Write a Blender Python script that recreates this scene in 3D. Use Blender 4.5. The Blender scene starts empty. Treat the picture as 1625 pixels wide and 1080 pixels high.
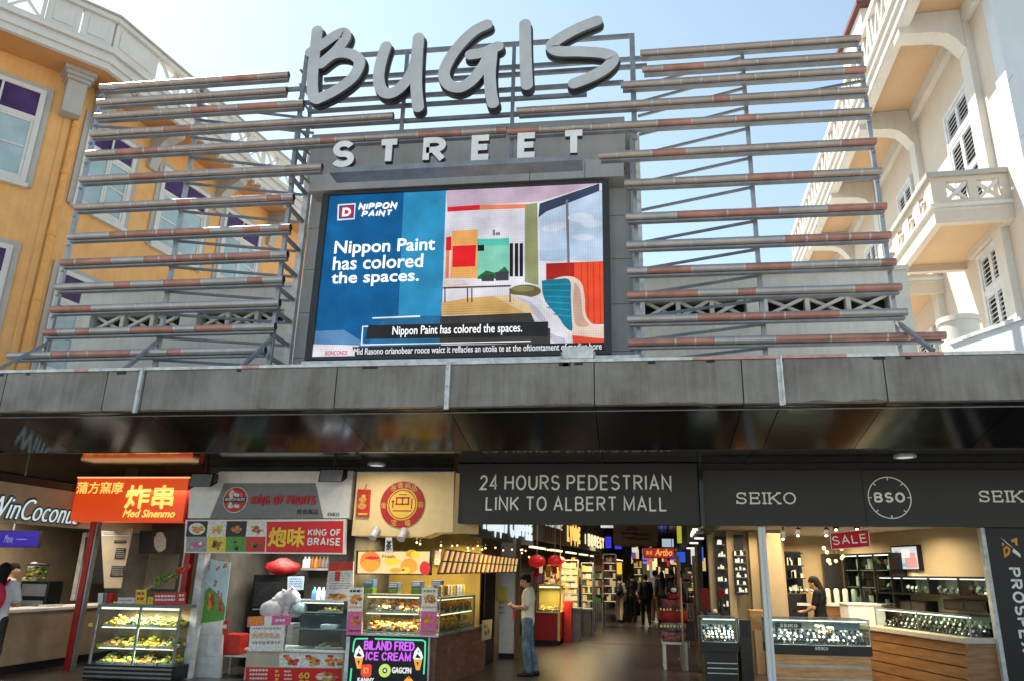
import bpy, bmesh, math, random
import numpy as np
from mathutils import Vector, Matrix
random.seed(7)
sc = bpy.context.scene
COL = sc.collection
rad = math.radians
# ------------------------------------------------------------------ camera
CF, CPI, CRO, CYA, CPX = 1181.3, rad(17.254), rad(0.863), rad(-7.268), 852.7
CZ = 1.65
fw = Vector((math.sin(CYA)*math.cos(CPI), math.cos(CYA)*math.cos(CPI), math.sin(CPI)))
_r0 = Vector((math.cos(CYA), -math.sin(CYA), 0)); _u0 = _r0.cross(fw)
cR = _r0*math.cos(CRO)+_u0*math.sin(CRO); cU = _u0*math.cos(CRO)-_r0*math.sin(CRO)
cd = bpy.data.cameras.new("camera"); cam = bpy.data.objects.new("camera", cd); COL.objects.link(cam)
m3 = Matrix((cR, cU, -fw)).transposed()
cam.matrix_world = Matrix.Translation((0, 0, CZ)) @ m3.to_4x4()
cd.sensor_fit = 'HORIZONTAL'; cd.sensor_width = 36
cd.lens = CF/1625*36; cd.shift_x = -(CPX-812.5)/1625; cd.clip_end = 2000
sc.camera = cam
# ------------------------------------------------------------------ world, sun, exposure
EXPO = 1.5
SUN_EL, SUN_AZ = rad(52), math.atan2(-0.80, 0.38)
w = bpy.data.worlds.new("World"); sc.world = w; w.use_nodes = True
wn = w.node_tree.nodes; wl = w.node_tree.links
sky = wn.new('ShaderNodeTexSky'); sky.sky_type = 'NISHITA'; sky.sun_disc = False
sky.sun_elevation = SUN_EL; sky.sun_rotation = SUN_AZ % (2*math.pi)
sky.air_density = 1.0; sky.dust_density = 0.5; sky.ozone_density = 1.0
hsv = wn.new('ShaderNodeHueSaturation'); hsv.inputs['Saturation'].default_value = .74; hsv.inputs['Hue'].default_value = .478; wl.new(sky.outputs[0], hsv.inputs['Color'])   # thin high haze pales the blue
wl.new(hsv.outputs[0], wn['Background'].inputs[0]); wn['Background'].inputs[1].default_value = 0.094
sl = bpy.data.lights.new("sun", 'SUN'); sl.energy = 3.3; sl.angle = rad(0.5); sl.color = (1, .93, .82)
so = bpy.data.objects.new("sun", sl); COL.objects.link(so)
so.rotation_euler = (math.pi/2-SUN_EL, 0, math.pi-SUN_AZ)
sc.view_settings.view_transform = 'Standard'; sc.view_settings.look = 'None'
sc.view_settings.exposure = EXPO; sc.view_settings.gamma = 1; sc.view_settings.use_curve_mapping = False
sc.cycles.max_bounces = 6; sc.cycles.diffuse_bounces = 3; sc.cycles.glossy_bounces = 3
sc.cycles.transmission_bounces = 4; sc.cycles.transparent_max_bounces = 6
sc.cycles.use_denoising = True; sc.cycles.sample_clamp_indirect = 4
EM = 2**-EXPO
# ------------------------------------------------------------------ pixel -> place (the photo's sight lines, cut with a real plane)
def ray(p): return fw + cR*((p[0]-CPX)/CF) + cU*((540-p[1])/CF)
def at(p, Y):
    d = ray(p); return Vector((0, 0, CZ)) + d*(Y/d.y)
def atz(p, Z):
    d = ray(p); return Vector((0, 0, CZ)) + d*((Z-CZ)/d.z)
def atplane(p, o, n):
    d = ray(p); o = Vector(o); n = Vector(n)
    return Vector((0, 0, CZ)) + d*(((o-Vector((0, 0, CZ))).dot(n))/d.dot(n))
CR = dict(A1=(0,0,3.125),A2=(0,290,3.125),A3=(440,0,2.708),A4=(460,260,2.902),A5=(960,30,3.385),A6=(960,310,2.708),
 A7=(1260,0,3.6),A8=(1260,260,3.175),B1=(0,560,2.902),B2=(540,560,2.902),B3=(1080,560,2.982),B4=(0,700,2.843),
 B5=(280,700,2.843),B6=(540,700,2.843),B7=(780,800,3.856),B8=(1080,720,2.982),C1=(1440,820,4.151),C2=(1180,940,6.771),
 C3=(940,830,4.321),C4=(1100,830,6.25),C5=(380,960,9.),C6=(540,990,10.156),C7=(0,770,3.486),C8=(540,850,6.25),P=(0,0,1.))
def q(c, x, y):
    a = CR[c]; return (a[0]+x/a[2], a[1]+y/a[2])
def span(c, x0, y0, x1, y1, Y):
    """upright rectangle (X0,X1,Z0,Z1) in the plane y=Y seen at that box"""
    mx, my = (x0+x1)/2, (y0+y1)/2
    return (at(q(c,x0,my),Y).x, at(q(c,x1,my),Y).x, at(q(c,mx,y1),Y).z, at(q(c,mx,y0),Y).z)
# ------------------------------------------------------------------ materials
MT = {}
def _princ(name):
    m = bpy.data.materials.new(name); m.use_nodes = True
    return m, m.node_tree.nodes, m.node_tree.links, m.node_tree.nodes['Principled BSDF']
def mat(name, col, rough=.6, metal=0., var=.12, scale=6., bump=0., bscale=40., stretch=(1,1,1), col2=None, spec=None, coat=0.):
    if name in MT: return MT[name]
    m, n, l, b = _princ(name)
    b.inputs['Roughness'].default_value = rough; b.inputs['Metallic'].default_value = metal
    if spec is None and not metal: spec = .3
    if spec is not None: b.inputs['Specular IOR Level'].default_value = spec
    if coat: b.inputs['Coat Weight'].default_value = coat; b.inputs['Coat Roughness'].default_value = .05
    tc = n.new('ShaderNodeTexCoord'); mp = n.new('ShaderNodeMapping'); mp.inputs['Scale'].default_value = stretch
    l.new(tc.outputs['Object'], mp.inputs[0])
    nz = n.new('ShaderNodeTexNoise'); nz.inputs['Scale'].default_value = scale; nz.inputs['Detail'].default_value = 6
    nz.inputs['Roughness'].default_value = .62
    l.new(mp.outputs[0], nz.inputs['Vector'])
    cr = n.new('ShaderNodeValToRGB'); c2 = col2 or tuple(c*(1-var*1.6) for c in col); c1 = tuple(min(1, c*(1+var*.6)) for c in col)
    cr.color_ramp.elements[0].position = .32; cr.color_ramp.elements[1].position = .66
    cr.color_ramp.elements[0].color = (*c2, 1); cr.color_ramp.elements[1].color = (*c1, 1)
    l.new(nz.outputs[0], cr.inputs[0]); l.new(cr.outputs[0], b.inputs['Base Color'])
    mr = n.new('ShaderNodeMapRange'); mr.inputs['To Min'].default_value = max(0.02, rough-.08); mr.inputs['To Max'].default_value = min(1, rough+.1)
    l.new(nz.outputs[0], mr.inputs[0]); l.new(mr.outputs[0], b.inputs['Roughness'])
    if bump:
        n2 = n.new('ShaderNodeTexNoise'); n2.inputs['Scale'].default_value = bscale; n2.inputs['Detail'].default_value = 4
        l.new(mp.outputs[0], n2.inputs['Vector'])
        bp = n.new('ShaderNodeBump'); bp.inputs['Strength'].default_value = bump; bp.inputs['Distance'].default_value = .02
        l.new(n2.outputs[0], bp.inputs['Height']); l.new(bp.outputs[0], b.inputs['Normal'])
    MT[name] = m; return m
def glow(name, col, s=1., base=None, led=False):
    """something that gives off light: lamp, lit sign, screen. s is its brightness as seen"""
    if name in MT: return MT[name]
    m, n, l, b = _princ(name)
    b.inputs['Base Color'].default_value = (*(base or tuple(c*.3 for c in col)), 1); b.inputs['Roughness'].default_value = .35
    b.inputs['Emission Color'].default_value = (*col, 1); b.inputs['Emission Strength'].default_value = s*EM
    if led: b.inputs['Specular IOR Level'].default_value = .08; b.inputs['Base Color'].default_value = (.004,.004,.004,1)
    if led:   # pixel grid of the display modules, uneven panels
        tc = n.new('ShaderNodeTexCoord')
        wv = n.new('ShaderNodeTexWave'); wv.wave_type = 'BANDS'; wv.bands_direction = 'Z'; wv.inputs['Scale'].default_value = 9
        wx = n.new('ShaderNodeTexWave'); wx.wave_type = 'BANDS'; wx.bands_direction = 'X'; wx.inputs['Scale'].default_value = 9
        nz = n.new('ShaderNodeTexNoise'); nz.inputs['Scale'].default_value = 2.2; nz.inputs['Detail'].default_value = 7
        for t in (wv, wx, nz): l.new(tc.outputs['Object'], t.inputs['Vector'])
        a = n.new('ShaderNodeMath'); a.operation = 'ADD'; l.new(wv.outputs['Fac'], a.inputs[0]); l.new(wx.outputs['Fac'], a.inputs[1])
        mr = n.new('ShaderNodeMapRange'); mr.inputs['From Max'].default_value = 2; mr.inputs['To Min'].default_value = .84*s*EM; mr.inputs['To Max'].default_value = 1.1*s*EM
        l.new(a.outputs[0], mr.inputs[0])
        m2 = n.new('ShaderNodeMapRange'); m2.inputs['From Min'].default_value = .3; m2.inputs['From Max'].default_value = .7; m2.inputs['To Min'].default_value = .70; m2.inputs['To Max'].default_value = 1.16
        l.new(nz.outputs[0], m2.inputs[0])
        mu = n.new('ShaderNodeMath'); mu.operation = 'MULTIPLY'; l.new(mr.outputs[0], mu.inputs[0]); l.new(m2.outputs[0], mu.inputs[1])
        l.new(mu.outputs[0], b.inputs['Emission Strength'])
    MT[name] = m; return m
def glass(name, tint=(.85,.93,.92), alpha=.0, rough=.03):
    if name in MT: return MT[name]
    m, n, l, b = _princ(name)
    b.inputs['Base Color'].default_value = (*tint, 1); b.inputs['Roughness'].default_value = rough
    tr = n.new('ShaderNodeBsdfTransparent'); tr.inputs[0].default_value = (*tint, 1)
    gl = n.new('ShaderNodeBsdfGlossy'); gl.inputs['Roughness'].default_value = rough; gl.inputs['Color'].default_value = (.45,.48,.48,1)
    lw = n.new('ShaderNodeLayerWeight'); lw.inputs[0].default_value = .5
    pw_ = n.new('ShaderNodeMath'); pw_.operation = 'POWER'; pw_.inputs[1].default_value = 4; l.new(lw.outputs['Facing'], pw_.inputs[0])
    ad = n.new('ShaderNodeMath'); ad.operation = 'MULTIPLY_ADD'; ad.inputs[1].default_value = .5; ad.inputs[2].default_value = .03+alpha; l.new(pw_.outputs[0], ad.inputs[0])
    mx = n.new('ShaderNodeMixShader'); l.new(ad.outputs[0], mx.inputs[0]); l.new(tr.outputs[0], mx.inputs[1]); l.new(gl.outputs[0], mx.inputs[2])
    l.new(mx.outputs[0], n['Material Output'].inputs[0])
    MT[name] = m; return m
def brickmat(name, c1, c2, mortar, scale, bw=.5, bh=.25, ms=.02, rough=.8, rot=(0,0,0), bump=.4):
    if name in MT: return MT[name]
    m, n, l, b = _princ(name); b.inputs['Roughness'].default_value = rough
    tc = n.new('ShaderNodeTexCoord'); mp = n.new('ShaderNodeMapping'); mp.inputs['Rotation'].default_value = (0,0,0) if rot == 'wall' else rot
    if rot == 'wall':   # courses run along any upright wall
        sx = n.new('ShaderNodeSeparateXYZ'); cb = n.new('ShaderNodeCombineXYZ'); sm = n.new('ShaderNodeMath'); sm.operation = 'ADD'
        l.new(tc.outputs['Object'], sx.inputs[0]); l.new(sx.outputs[0], sm.inputs[0]); l.new(sx.outputs[1], sm.inputs[1]); l.new(sm.outputs[0], cb.inputs[0]); l.new(sx.outputs[2], cb.inputs[1]); l.new(cb.outputs[0], mp.inputs[0])
    else: l.new(tc.outputs['Object'], mp.inputs[0])
    br = n.new('ShaderNodeTexBrick'); br.inputs['Color1'].default_value = (*c1,1); br.inputs['Color2'].default_value = (*c2,1); br.inputs['Mortar'].default_value = (*mortar,1)
    br.inputs['Scale'].default_value = scale; br.inputs['Brick Width'].default_value = bw; br.inputs['Row Height'].default_value = bh; br.inputs['Mortar Size'].default_value = ms
    l.new(mp.outputs[0], br.inputs['Vector'])
    nz = n.new('ShaderNodeTexNoise'); nz.inputs['Scale'].default_value = 7; nz.inputs['Detail'].default_value = 6; l.new(mp.outputs[0], nz.inputs['Vector'])
    mr = n.new('ShaderNodeMapRange'); mr.inputs['To Min'].default_value = .5; mr.inputs['To Max'].default_value = 1.35; l.new(nz.outputs[0], mr.inputs[0])
    mx = n.new('ShaderNodeMix'); mx.data_type = 'RGBA'; mx.blend_type = 'MULTIPLY'; mx.inputs[0].default_value = 1
    l.new(br.outputs[0], mx.inputs[6]); l.new(mr.outputs[0], mx.inputs[7]); l.new(mx.outputs[2], b.inputs['Base Color'])
    bp = n.new('ShaderNodeBump'); bp.inputs['Strength'].default_value = bump; bp.inputs['Distance'].default_value = .01; bp.invert = True
    l.new(br.outputs['Fac'], bp.inputs['Height']); l.new(bp.outputs[0], b.inputs['Normal'])
    MT[name] = m; return m
def stained(name, col, dirt, rough=.45, metal=.0, amount=.5, bump=.05):
    """weathered sheet: blotches plus vertical run-off streaks with their own shape"""
    if name in MT: return MT[name]
    m, n, l, b = _princ(name); b.inputs['Metallic'].default_value = metal
    tc = n.new('ShaderNodeTexCoord')
    def noise(sx, sy, sz, sc_, det=6):
        mp = n.new('ShaderNodeMapping'); mp.inputs['Scale'].default_value = (sx, sy, sz); l.new(tc.outputs['Object'], mp.inputs[0])
        z = n.new('ShaderNodeTexNoise'); z.inputs['Scale'].default_value = sc_; z.inputs['Detail'].default_value = det; z.inputs['Roughness'].default_value = .65
        l.new(mp.outputs[0], z.inputs['Vector']); return z.outputs[0]
    st = noise(1, 1, .06, 16); bl = noise(1, 1, 1, 1.6); fi = noise(1, 1, 1, 45, 3)
    a = n.new('ShaderNodeMath'); a.operation = 'MULTIPLY_ADD'; l.new(st, a.inputs[0]); a.inputs[1].default_value = .55; l.new(bl, a.inputs[2])
    c = n.new('ShaderNodeMath'); c.operation = 'MULTIPLY_ADD'; l.new(fi, c.inputs[0]); c.inputs[1].default_value = .15; l.new(a.outputs[0], c.inputs[2])
    mr = n.new('ShaderNodeMapRange'); mr.inputs['From Min'].default_value = .68; mr.inputs['From Max'].default_value = 1.08
    mr.inputs['To Min'].default_value = 0; mr.inputs['To Max'].default_value = amount; l.new(c.outputs[0], mr.inputs[0])
    mx = n.new('ShaderNodeMix'); mx.data_type = 'RGBA'; mx.inputs[6].default_value = (*col,1); mx.inputs[7].default_value = (*dirt,1)
    l.new(mr.outputs[0], mx.inputs[0]); l.new(mx.outputs[2], b.inputs['Base Color'])
    rr = n.new('ShaderNodeMapRange'); rr.inputs['To Min'].default_value = max(.05, rough-.12); rr.inputs['To Max'].default_value = rough+.2
    l.new(c.outputs[0], rr.inputs[0]); l.new(rr.outputs[0], b.inputs['Roughness'])
    bp = n.new('ShaderNodeBump'); bp.inputs['Strength'].default_value = bump; bp.inputs['Distance'].default_value = .03
    l.new(bl, bp.inputs['Height']); l.new(bp.outputs[0], b.inputs['Normal'])
    MT[name] = m; return m
# ------------------------------------------------------------------ mesh builder
ORG = {}
class MB:
    def __init__(s): s.v = []; s.f = []; s.m = []
    def face(s, pts, mi=0):
        k = len(s.v); s.v += [tuple(p) for p in pts]; s.f.append(tuple(range(k, k+len(pts)))); s.m.append(mi)
    def idx(s, pts, faces, mi=0):
        k = len(s.v); s.v += [tuple(p) for p in pts]
        for f in faces: s.f.append(tuple(i+k for i in f)); s.m.append(mi)
    def box(s, x0, x1, y0, y1, z0, z1, mi=0):
        if x0 > x1: x0, x1 = x1, x0
        if y0 > y1: y0, y1 = y1, y0
        if z0 > z1: z0, z1 = z1, z0
        p = [(x0,y0,z0),(x1,y0,z0),(x1,y1,z0),(x0,y1,z0),(x0,y0,z1),(x1,y0,z1),(x1,y1,z1),(x0,y1,z1)]
        s.idx(p, [(0,3,2,1),(4,5,6,7),(0,1,5,4),(1,2,6,5),(2,3,7,6),(3,0,4,7)], mi); return s
    def obox(s, o, a, b, c, mi=0):
        """box from corner o along vectors a, b, c"""
        o, a, b, c = map(Vector, (o, a, b, c))
        p = [o, o+a, o+a+b, o+b, o+c, o+a+c, o+a+b+c, o+b+c]
        s.idx(p, [(0,3,2,1),(4,5,6,7),(0,1,5,4),(1,2,6,5),(2,3,7,6),(3,0,4,7)], mi); return s
    def prism(s, pts, d, mi=0, mside=None):
        """polygon pts (3-D, in one plane) pushed along vector d"""
        d = Vector(d); pts = [Vector(p) for p in pts]; n = len(pts); ms = mi if mside is None else mside
        s.face(pts, mi); s.face([p+d for p in reversed(pts)], ms)
        for i in range(n):
            a, b = pts[i], pts[(i+1) % n]; s.face([a, a+d, b+d, b], ms)
        return s
    def bar(s, a, b, w, h=None, mi=0, up=(0,0,1)):
        """rectangular bar a->b, w across, h along up"""
        a, b = Vector(a), Vector(b); h = h or w; d = (b-a).normalized(); u = Vector(up)
        if abs(d.dot(u)) > .95: u = Vector((0,1,0))
        sd = d.cross(u).normalized(); u = sd.cross(d).normalized()
        o = a - sd*w/2 - u*h/2
        return s.obox(o, sd*w, b-a, u*h, mi)
    def tube(s, a, b, r, n=10, mi=0, r2=None, cap=True, mcap=None):
        a, b = Vector(a), Vector(b); r2 = r if r2 is None else r2
        d = (b-a).normalized(); u = Vector((0,0,1)) if abs(d.z) < .9 else Vector((1,0,0))
        e1 = d.cross(u).normalized(); e2 = d.cross(e1)
        k = len(s.v)
        for i in range(n):
            t = 2*math.pi*i/n; v = e1*math.cos(t)+e2*math.sin(t)
            s.v.append(tuple(a+v*r)); s.v.append(tuple(b+v*r2))
        for i in range(n):
            j = (i+1) % n; s.f.append((k+2*i, k+2*i+1, k+2*j+1, k+2*j)); s.m.append(mi)
        if cap:
            mc = mi if mcap is None else mcap
            s.f.append(tuple(k+2*i for i in range(n))); s.m.append(mc)
            s.f.append(tuple(k+2*i+1 for i in reversed(range(n)))); s.m.append(mc)
        return s
    def path(s, pts, r, n=8, mi=0):
        for a, b in zip(pts[:-1], pts[1:]): s.tube(a, b, r, n, mi)
        return s
    def ball(s, c, r, seg=10, ring=7, sx=1, sy=1, sz=1, mi=0, jit=0.):
        k = len(s.v); c = Vector(c)
        for j in range(ring+1):
            ph = math.pi*j/ring
            for i in range(seg):
                t = 2*math.pi*i/seg; rr = r*(1+random.uniform(-jit, jit))
                s.v.append((c.x+rr*sx*math.sin(ph)*math.cos(t), c.y+rr*sy*math.sin(ph)*math.sin(t), c.z+rr*sz*math.cos(ph)))
        for j in range(ring):
            for i in range(seg):
                i2 = (i+1) % seg; s.f.append((k+j*seg+i, k+(j+1)*seg+i, k+(j+1)*seg+i2, k+j*seg+i2)); s.m.append(mi)
        return s
    def lump(s, c, r, sx=1, sy=1, sz=1, mi=0, amp=.22, seg=26, ring=18):
        """crumpled bag: a ball creased by folds running to its top"""
        k = len(s.v); c = Vector(c); w_ = [(random.uniform(2,7), random.uniform(-4,4), random.uniform(0,6.28), random.uniform(.3,1)) for _ in range(7)]
        for j in range(ring+1):
            ph = math.pi*j/ring
            for i in range(seg):
                t = 2*math.pi*i/seg; f = sum(a*abs(math.sin(round(n)*t/1.0+m_*ph+o)) for n, m_, o, a in w_)/3.5-.5; rr = r*(1+amp*f*math.sin(ph)**.5); top = max(0, math.cos(ph))**4
                s.v.append((c.x+rr*sx*(1-.45*top)*math.sin(ph)*math.cos(t), c.y+rr*sy*(1-.45*top)*math.sin(ph)*math.sin(t), c.z+rr*sz*(math.cos(ph)+.35*top)))
        for j in range(ring):
            for i in range(seg):
                i2 = (i+1) % seg; s.f.append((k+j*seg+i, k+(j+1)*seg+i, k+(j+1)*seg+i2, k+j*seg+i2)); s.m.append(mi)
        return s
    def lathe(s, c, prof, n=16, mi=0):
        k = len(s.v); c = Vector(c)
        for (r, z) in prof:
            for i in range(n):
                t = 2*math.pi*i/n; s.v.append((c.x+r*math.cos(t), c.y+r*math.sin(t), c.z+z))
        for j in range(len(prof)-1):
            for i in range(n):
                i2 = (i+1) % n; s.f.append((k+j*n+i, k+j*n+i2, k+(j+1)*n+i2, k+(j+1)*n+i)); s.m.append(mi)
        return s
    def add(s, o, M=None):
        k = len(s.v); s.v += [tuple(M @ Vector(p)) if M else p for p in o.v]
        s.f += [tuple(i+k for i in f) for f in o.f]; s.m += o.m; return s
    def build(s, name, mats, parent=None, smooth=False, bevel=0., label=None, kind=None, org=None):
        if not isinstance(mats, (list, tuple)): mats = [mats]
        o_ = Vector(ORG.get(parent.name, (0,0,0))) if parent else Vector(org or (0,0,0))
        me = bpy.data.meshes.new(name)
        me.from_pydata([tuple(Vector(p)-o_) for p in s.v], [], s.f)
        for mm in mats: me.materials.append(mm)
        me.polygons.foreach_set('material_index', s.m)
        bm = bmesh.new(); bm.from_mesh(me)
        bmesh.ops.remove_doubles(bm, verts=bm.verts, dist=1e-5)
        bmesh.ops.recalc_face_normals(bm, faces=bm.faces)
        if bevel:
            ed = [e for e in bm.edges if len(e.link_faces) == 2 and e.calc_face_angle(0) > .6]
            bmesh.ops.bevel(bm, geom=ed, offset=bevel, segments=2, profile=.6, affect='EDGES', clamp_overlap=True)
        bm.to_mesh(me); bm.free()
        if smooth: me.polygons.foreach_set('use_smooth', [True]*len(me.polygons))
        if smooth == 'auto':
            try: me.set_sharp_from_angle(angle=rad(40))
            except Exception: pass
        o = bpy.data.objects.new(name, me); COL.objects.link(o)
        if parent: o.parent = parent
        else: o.location = o_
        ORG[o.name] = tuple(o_)
        if label: o['label'] = label
        if kind: o['kind'] = kind
        return o
def thing(name, label, cat, loc=(0,0,0), group=None):
    o = bpy.data.objects.new(name, None); COL.objects.link(o); o.location = loc; o.empty_display_size = .1
    o['label'] = label; o['category'] = cat
    if group: o['group'] = group
    ORG[o.name] = tuple(loc); return o
def tag(o, label, cat, group=None):
    o['label'] = label; o['category'] = cat
    if group: o['group'] = group
    return o
def struct(o): o['kind'] = 'structure'; return o
def dup(root, loc, rotz=0., label=None, scale=None):
    r = root.copy(); COL.objects.link(r); r.location = loc; r.rotation_euler = (0, 0, rotz)
    if scale: r.scale = scale
    if label: r['label'] = label
    for ch in root.children:
        c = ch.copy(); COL.objects.link(c); c.parent = r
        for g in ch.children:
            d = g.copy(); COL.objects.link(d); d.parent = c
    return r
def flat(mb, c, pts, Y, d=.01, mi=0, mside=None):
    """outline in photo coordinates -> real plate with its front in the plane y=Y"""
    return mb.prism([at(q(c, *p), Y) for p in pts], (0, d, 0), mi, mside)
def frect(mb, c, x0, y0, x1, y1, Y, d=.01, mi=0):
    X0, X1, Z0, Z1 = span(c, x0, y0, x1, y1, Y); return mb.box(X0, X1, Y, Y+d, Z0, Z1, mi)
# ------------------------------------------------------------------ lettering
def arc(cx, cy, rx, ry, a0, a1, n=14):
    return [(cx+rx*math.cos(rad(a0+(a1-a0)*i/n)), cy+ry*math.sin(rad(a0+(a1-a0)*i/n))) for i in range(n+1)]
GL = {
'A': (.74, [[(0,0),(.5,1),(1,0)],[(.17,.33),(.83,.33)]]), 'B': (.66, [[(0,0),(0,1)],[(0,1),(.5,1)]+arc(.5,.76,.42,.24,90,-90)+[(0,.52)],[(0,.52),(.55,.52)]+arc(.55,.26,.45,.26,90,-90)+[(0,0)]]),
'C': (.74, [arc(.52,.5,.52,.5,42,318,24)]), 'D': (.7, [[(0,0),(0,1),(.4,1)]+arc(.4,.5,.6,.5,90,-90)+[(0,0)]]),
'E': (.6, [[(1,1),(0,1),(0,0),(1,0)],[(0,.52),(.9,.52)]]), 'F': (.56, [[(1,1),(0,1),(0,0)],[(0,.5),(.85,.5)]]),
'G': (.76, [arc(.5,.5,.5,.5,45,330,24)+[(1,.46),(.55,.46)]]), 'H': (.7, [[(0,0),(0,1)],[(1,0),(1,1)],[(0,.52),(1,.52)]]),
'I': (.0, [[(.5,0),(.5,1)]]), 'K': (.68, [[(0,0),(0,1)],[(1,1),(0,.38)],[(.3,.57),(1,0)]]), 'L': (.54, [[(0,1),(0,0),(1,0)]]),
'M': (.84, [[(0,0),(0,1),(.5,.12),(1,1),(1,0)]]), 'N': (.7, [[(0,0),(0,1),(1,0),(1,1)]]), 'O': (.78, [arc(.5,.5,.5,.5,90,450,30)]),
'P': (.62, [[(0,0),(0,1),(.5,1)]+arc(.5,.74,.5,.26,90,-90)+[(0,.48)]]), 'R': (.66, [[(0,0),(0,1),(.5,1)]+arc(.5,.75,.48,.25,90,-90)+[(0,.5)],[(.45,.5),(1,0)]]),
'S': (.64, [arc(.5,.745,.46,.255,25,270,16)[:-1]+arc(.5,.25,.5,.25,88,-158,16)]), 'T': (.66, [[(0,1),(1,1)],[(.5,1),(.5,0)]]),
'U': (.68, [[(0,1),(0,.4)]+arc(.5,.4,.5,.4,180,360)+[(1,1)]]), 'W': (.95, [[(0,1),(.25,0),(.5,.9),(.75,0),(1,1)]]),
'X': (.68, [[(0,0),(1,1)],[(0,1),(1,0)]]), 'Y': (.68, [[(0,1),(.5,.45),(1,1)],[(.5,.45),(.5,0)]]), 'V': (.7, [[(0,1),(.5,0),(1,1)]]),
'2': (.56, [arc(.5,.72,.48,.28,170,-25,14)+[(0,0),(1,0)]]), '4': (.58, [[(.74,0),(.74,1),(0,.28),(1,.28)]]), ' ': (.16, []), '.': (.0,[[(.5,0),(.5,.06)]])}
def strip2d(pts, w, rnd=False):
    P = [Vector(p) for p in pts]; out = [P[0]]
    for p in P[1:]:
        if (p-out[-1]).length > 1e-4: out.append(p)
    P = out; n = len(P); closed = (P[0]-P[-1]).length < 1e-3
    L, Rr = [], []
    for i in range(n):
        if closed: a, b = P[(i-1) % (n-1)], P[(i+1) % (n-1)]
        else: a, b = P[max(0,i-1)], P[min(n-1,i+1)]
        d1 = (P[i]-a); d2 = (b-P[i])
        d1 = d1.normalized() if d1.length > 1e-6 else d2.normalized(); d2 = d2.normalized() if d2.length > 1e-6 else d1
        n1 = Vector((-d1.y, d1.x)); n2 = Vector((-d2.y, d2.x)); mm = (n1+n2)
        mm = mm.normalized() if mm.length > 1e-4 else n1
        k = w/2/max(.38, mm.dot(n1)); L.append(P[i]+mm*k); Rr.append(P[i]-mm*k)
    return L, Rr, closed, P
class Plane:
    """writing plane: origin o, right vector u, up vector v (metres), normal n towards the reader"""
    def __init__(s, o, u=(1,0,0), v=(0,0,1)):
        s.o, s.u, s.v = Vector(o), Vector(u).normalized(), Vector(v).normalized(); s.n = s.u.cross(s.v).normalized()
    def p(s, x, y, z=0): return s.o+s.u*x+s.v*y+s.n*z
def strokes(mb, pl, lines, w, depth, mi=0, ms=None, rnd=False, z0=0.):
    """stroked lines as raised ribbons; overlapping strokes step half a millimetre so that no faces share a plane"""
    ms = mi if ms is None else ms
    for k, ln in enumerate(lines):
        L, Rr, closed, P = strip2d(ln, w, rnd); z = z0+depth+.0006*(k+1)
        for i in range(len(L)-1):
            mb.face([pl.p(*Rr[i], z), pl.p(*Rr[i+1], z), pl.p(*L[i+1], z), pl.p(*L[i], z)], mi)
            mb.face([pl.p(*L[i], z), pl.p(*L[i+1], z), pl.p(*L[i+1], z0), pl.p(*L[i], z0)], ms)
            mb.face([pl.p(*Rr[i], z), pl.p(*Rr[i+1], z), pl.p(*Rr[i+1], z0), pl.p(*Rr[i], z0)], ms)
        if not closed:
            for e, sgn in ((0, -1), (len(P)-1, 1)):
                a, b = L[e], Rr[e]
                if rnd:
                    c = P[e]; t0 = math.atan2(*(a-c).yx); pts = []
                    dirv = (P[e]-P[e-1] if e else P[0]-P[1]); td = math.atan2(dirv.y, dirv.x)
                    pts = [(c.x+w/2*math.cos(td-math.pi/2+math.pi*i/8), c.y+w/2*math.sin(td-math.pi/2+math.pi*i/8)) for i in range(9)]
                    mb.face([pl.p(*p, z) for p in pts], mi)
                    for i in range(8): mb.face([pl.p(*pts[i], z), pl.p(*pts[i+1], z), pl.p(*pts[i+1], z0), pl.p(*pts[i], z0)], ms)
                else: mb.face([pl.p(*a, z), pl.p(*b, z), pl.p(*b, z0), pl.p(*a, z0)], ms)
    return mb
def caps(mb, pl, s, x0, y0, W, H, wt=.14, gap=.24, depth=.01, mi=0, ms=None, rnd=False, slab=False, slant=0., z0=0.):
    """capitals drawn as strokes into the box x0,y0,W,H of plane pl; wt = stroke / cap height"""
    x = 0; items = []
    for ch in s:
        g, ls = GL[ch]; gw = g+wt; ls2 = [[(x+wt/2+px*g, wt/2+py*(1-wt)) for px, py in ln] for ln in ls]
        if slab:
            t = wt*.55; e = .15
            def ser(cx, yy): ls2.append([(cx-e, yy), (cx+e, yy)])
            X0, X1 = x+wt/2, x+wt/2+g
            if ch == 'I': ser(X0, wt/2); ser(X0, 1-wt/2)
            if ch == 'K':
                for cx in (X0, X1): ser(cx, wt/2); ser(cx, 1-wt/2)
            if ch == 'E': ls2 += [[(X1,1-wt/2),(X1,.7)],[(X1,wt/2),(X1,.3)],[(X0-e*.7,1-wt/2),(X0,1-wt/2)],[(X0-e*.7,wt/2),(X0,wt/2)],[(X0+g*.8,.64),(X0+g*.8,.4)]]
            if ch == 'S': ls2 += [[(X1-.02,.98),(X1-.02,.68)],[(X0,.02),(X0,.32)]]
        items += ls2; x += gw+(gap if ch != ' ' else gap*.6)
    tot = x-gap; sx, sy = W/tot, H
    lines = [[(x0+(px+slant*py)*sx, y0+py*sy) for px, py in ln] for ln in items]
    strokes(mb, pl, lines, wt*H, depth, mi, ms, rnd, z0)
    return mb
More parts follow.
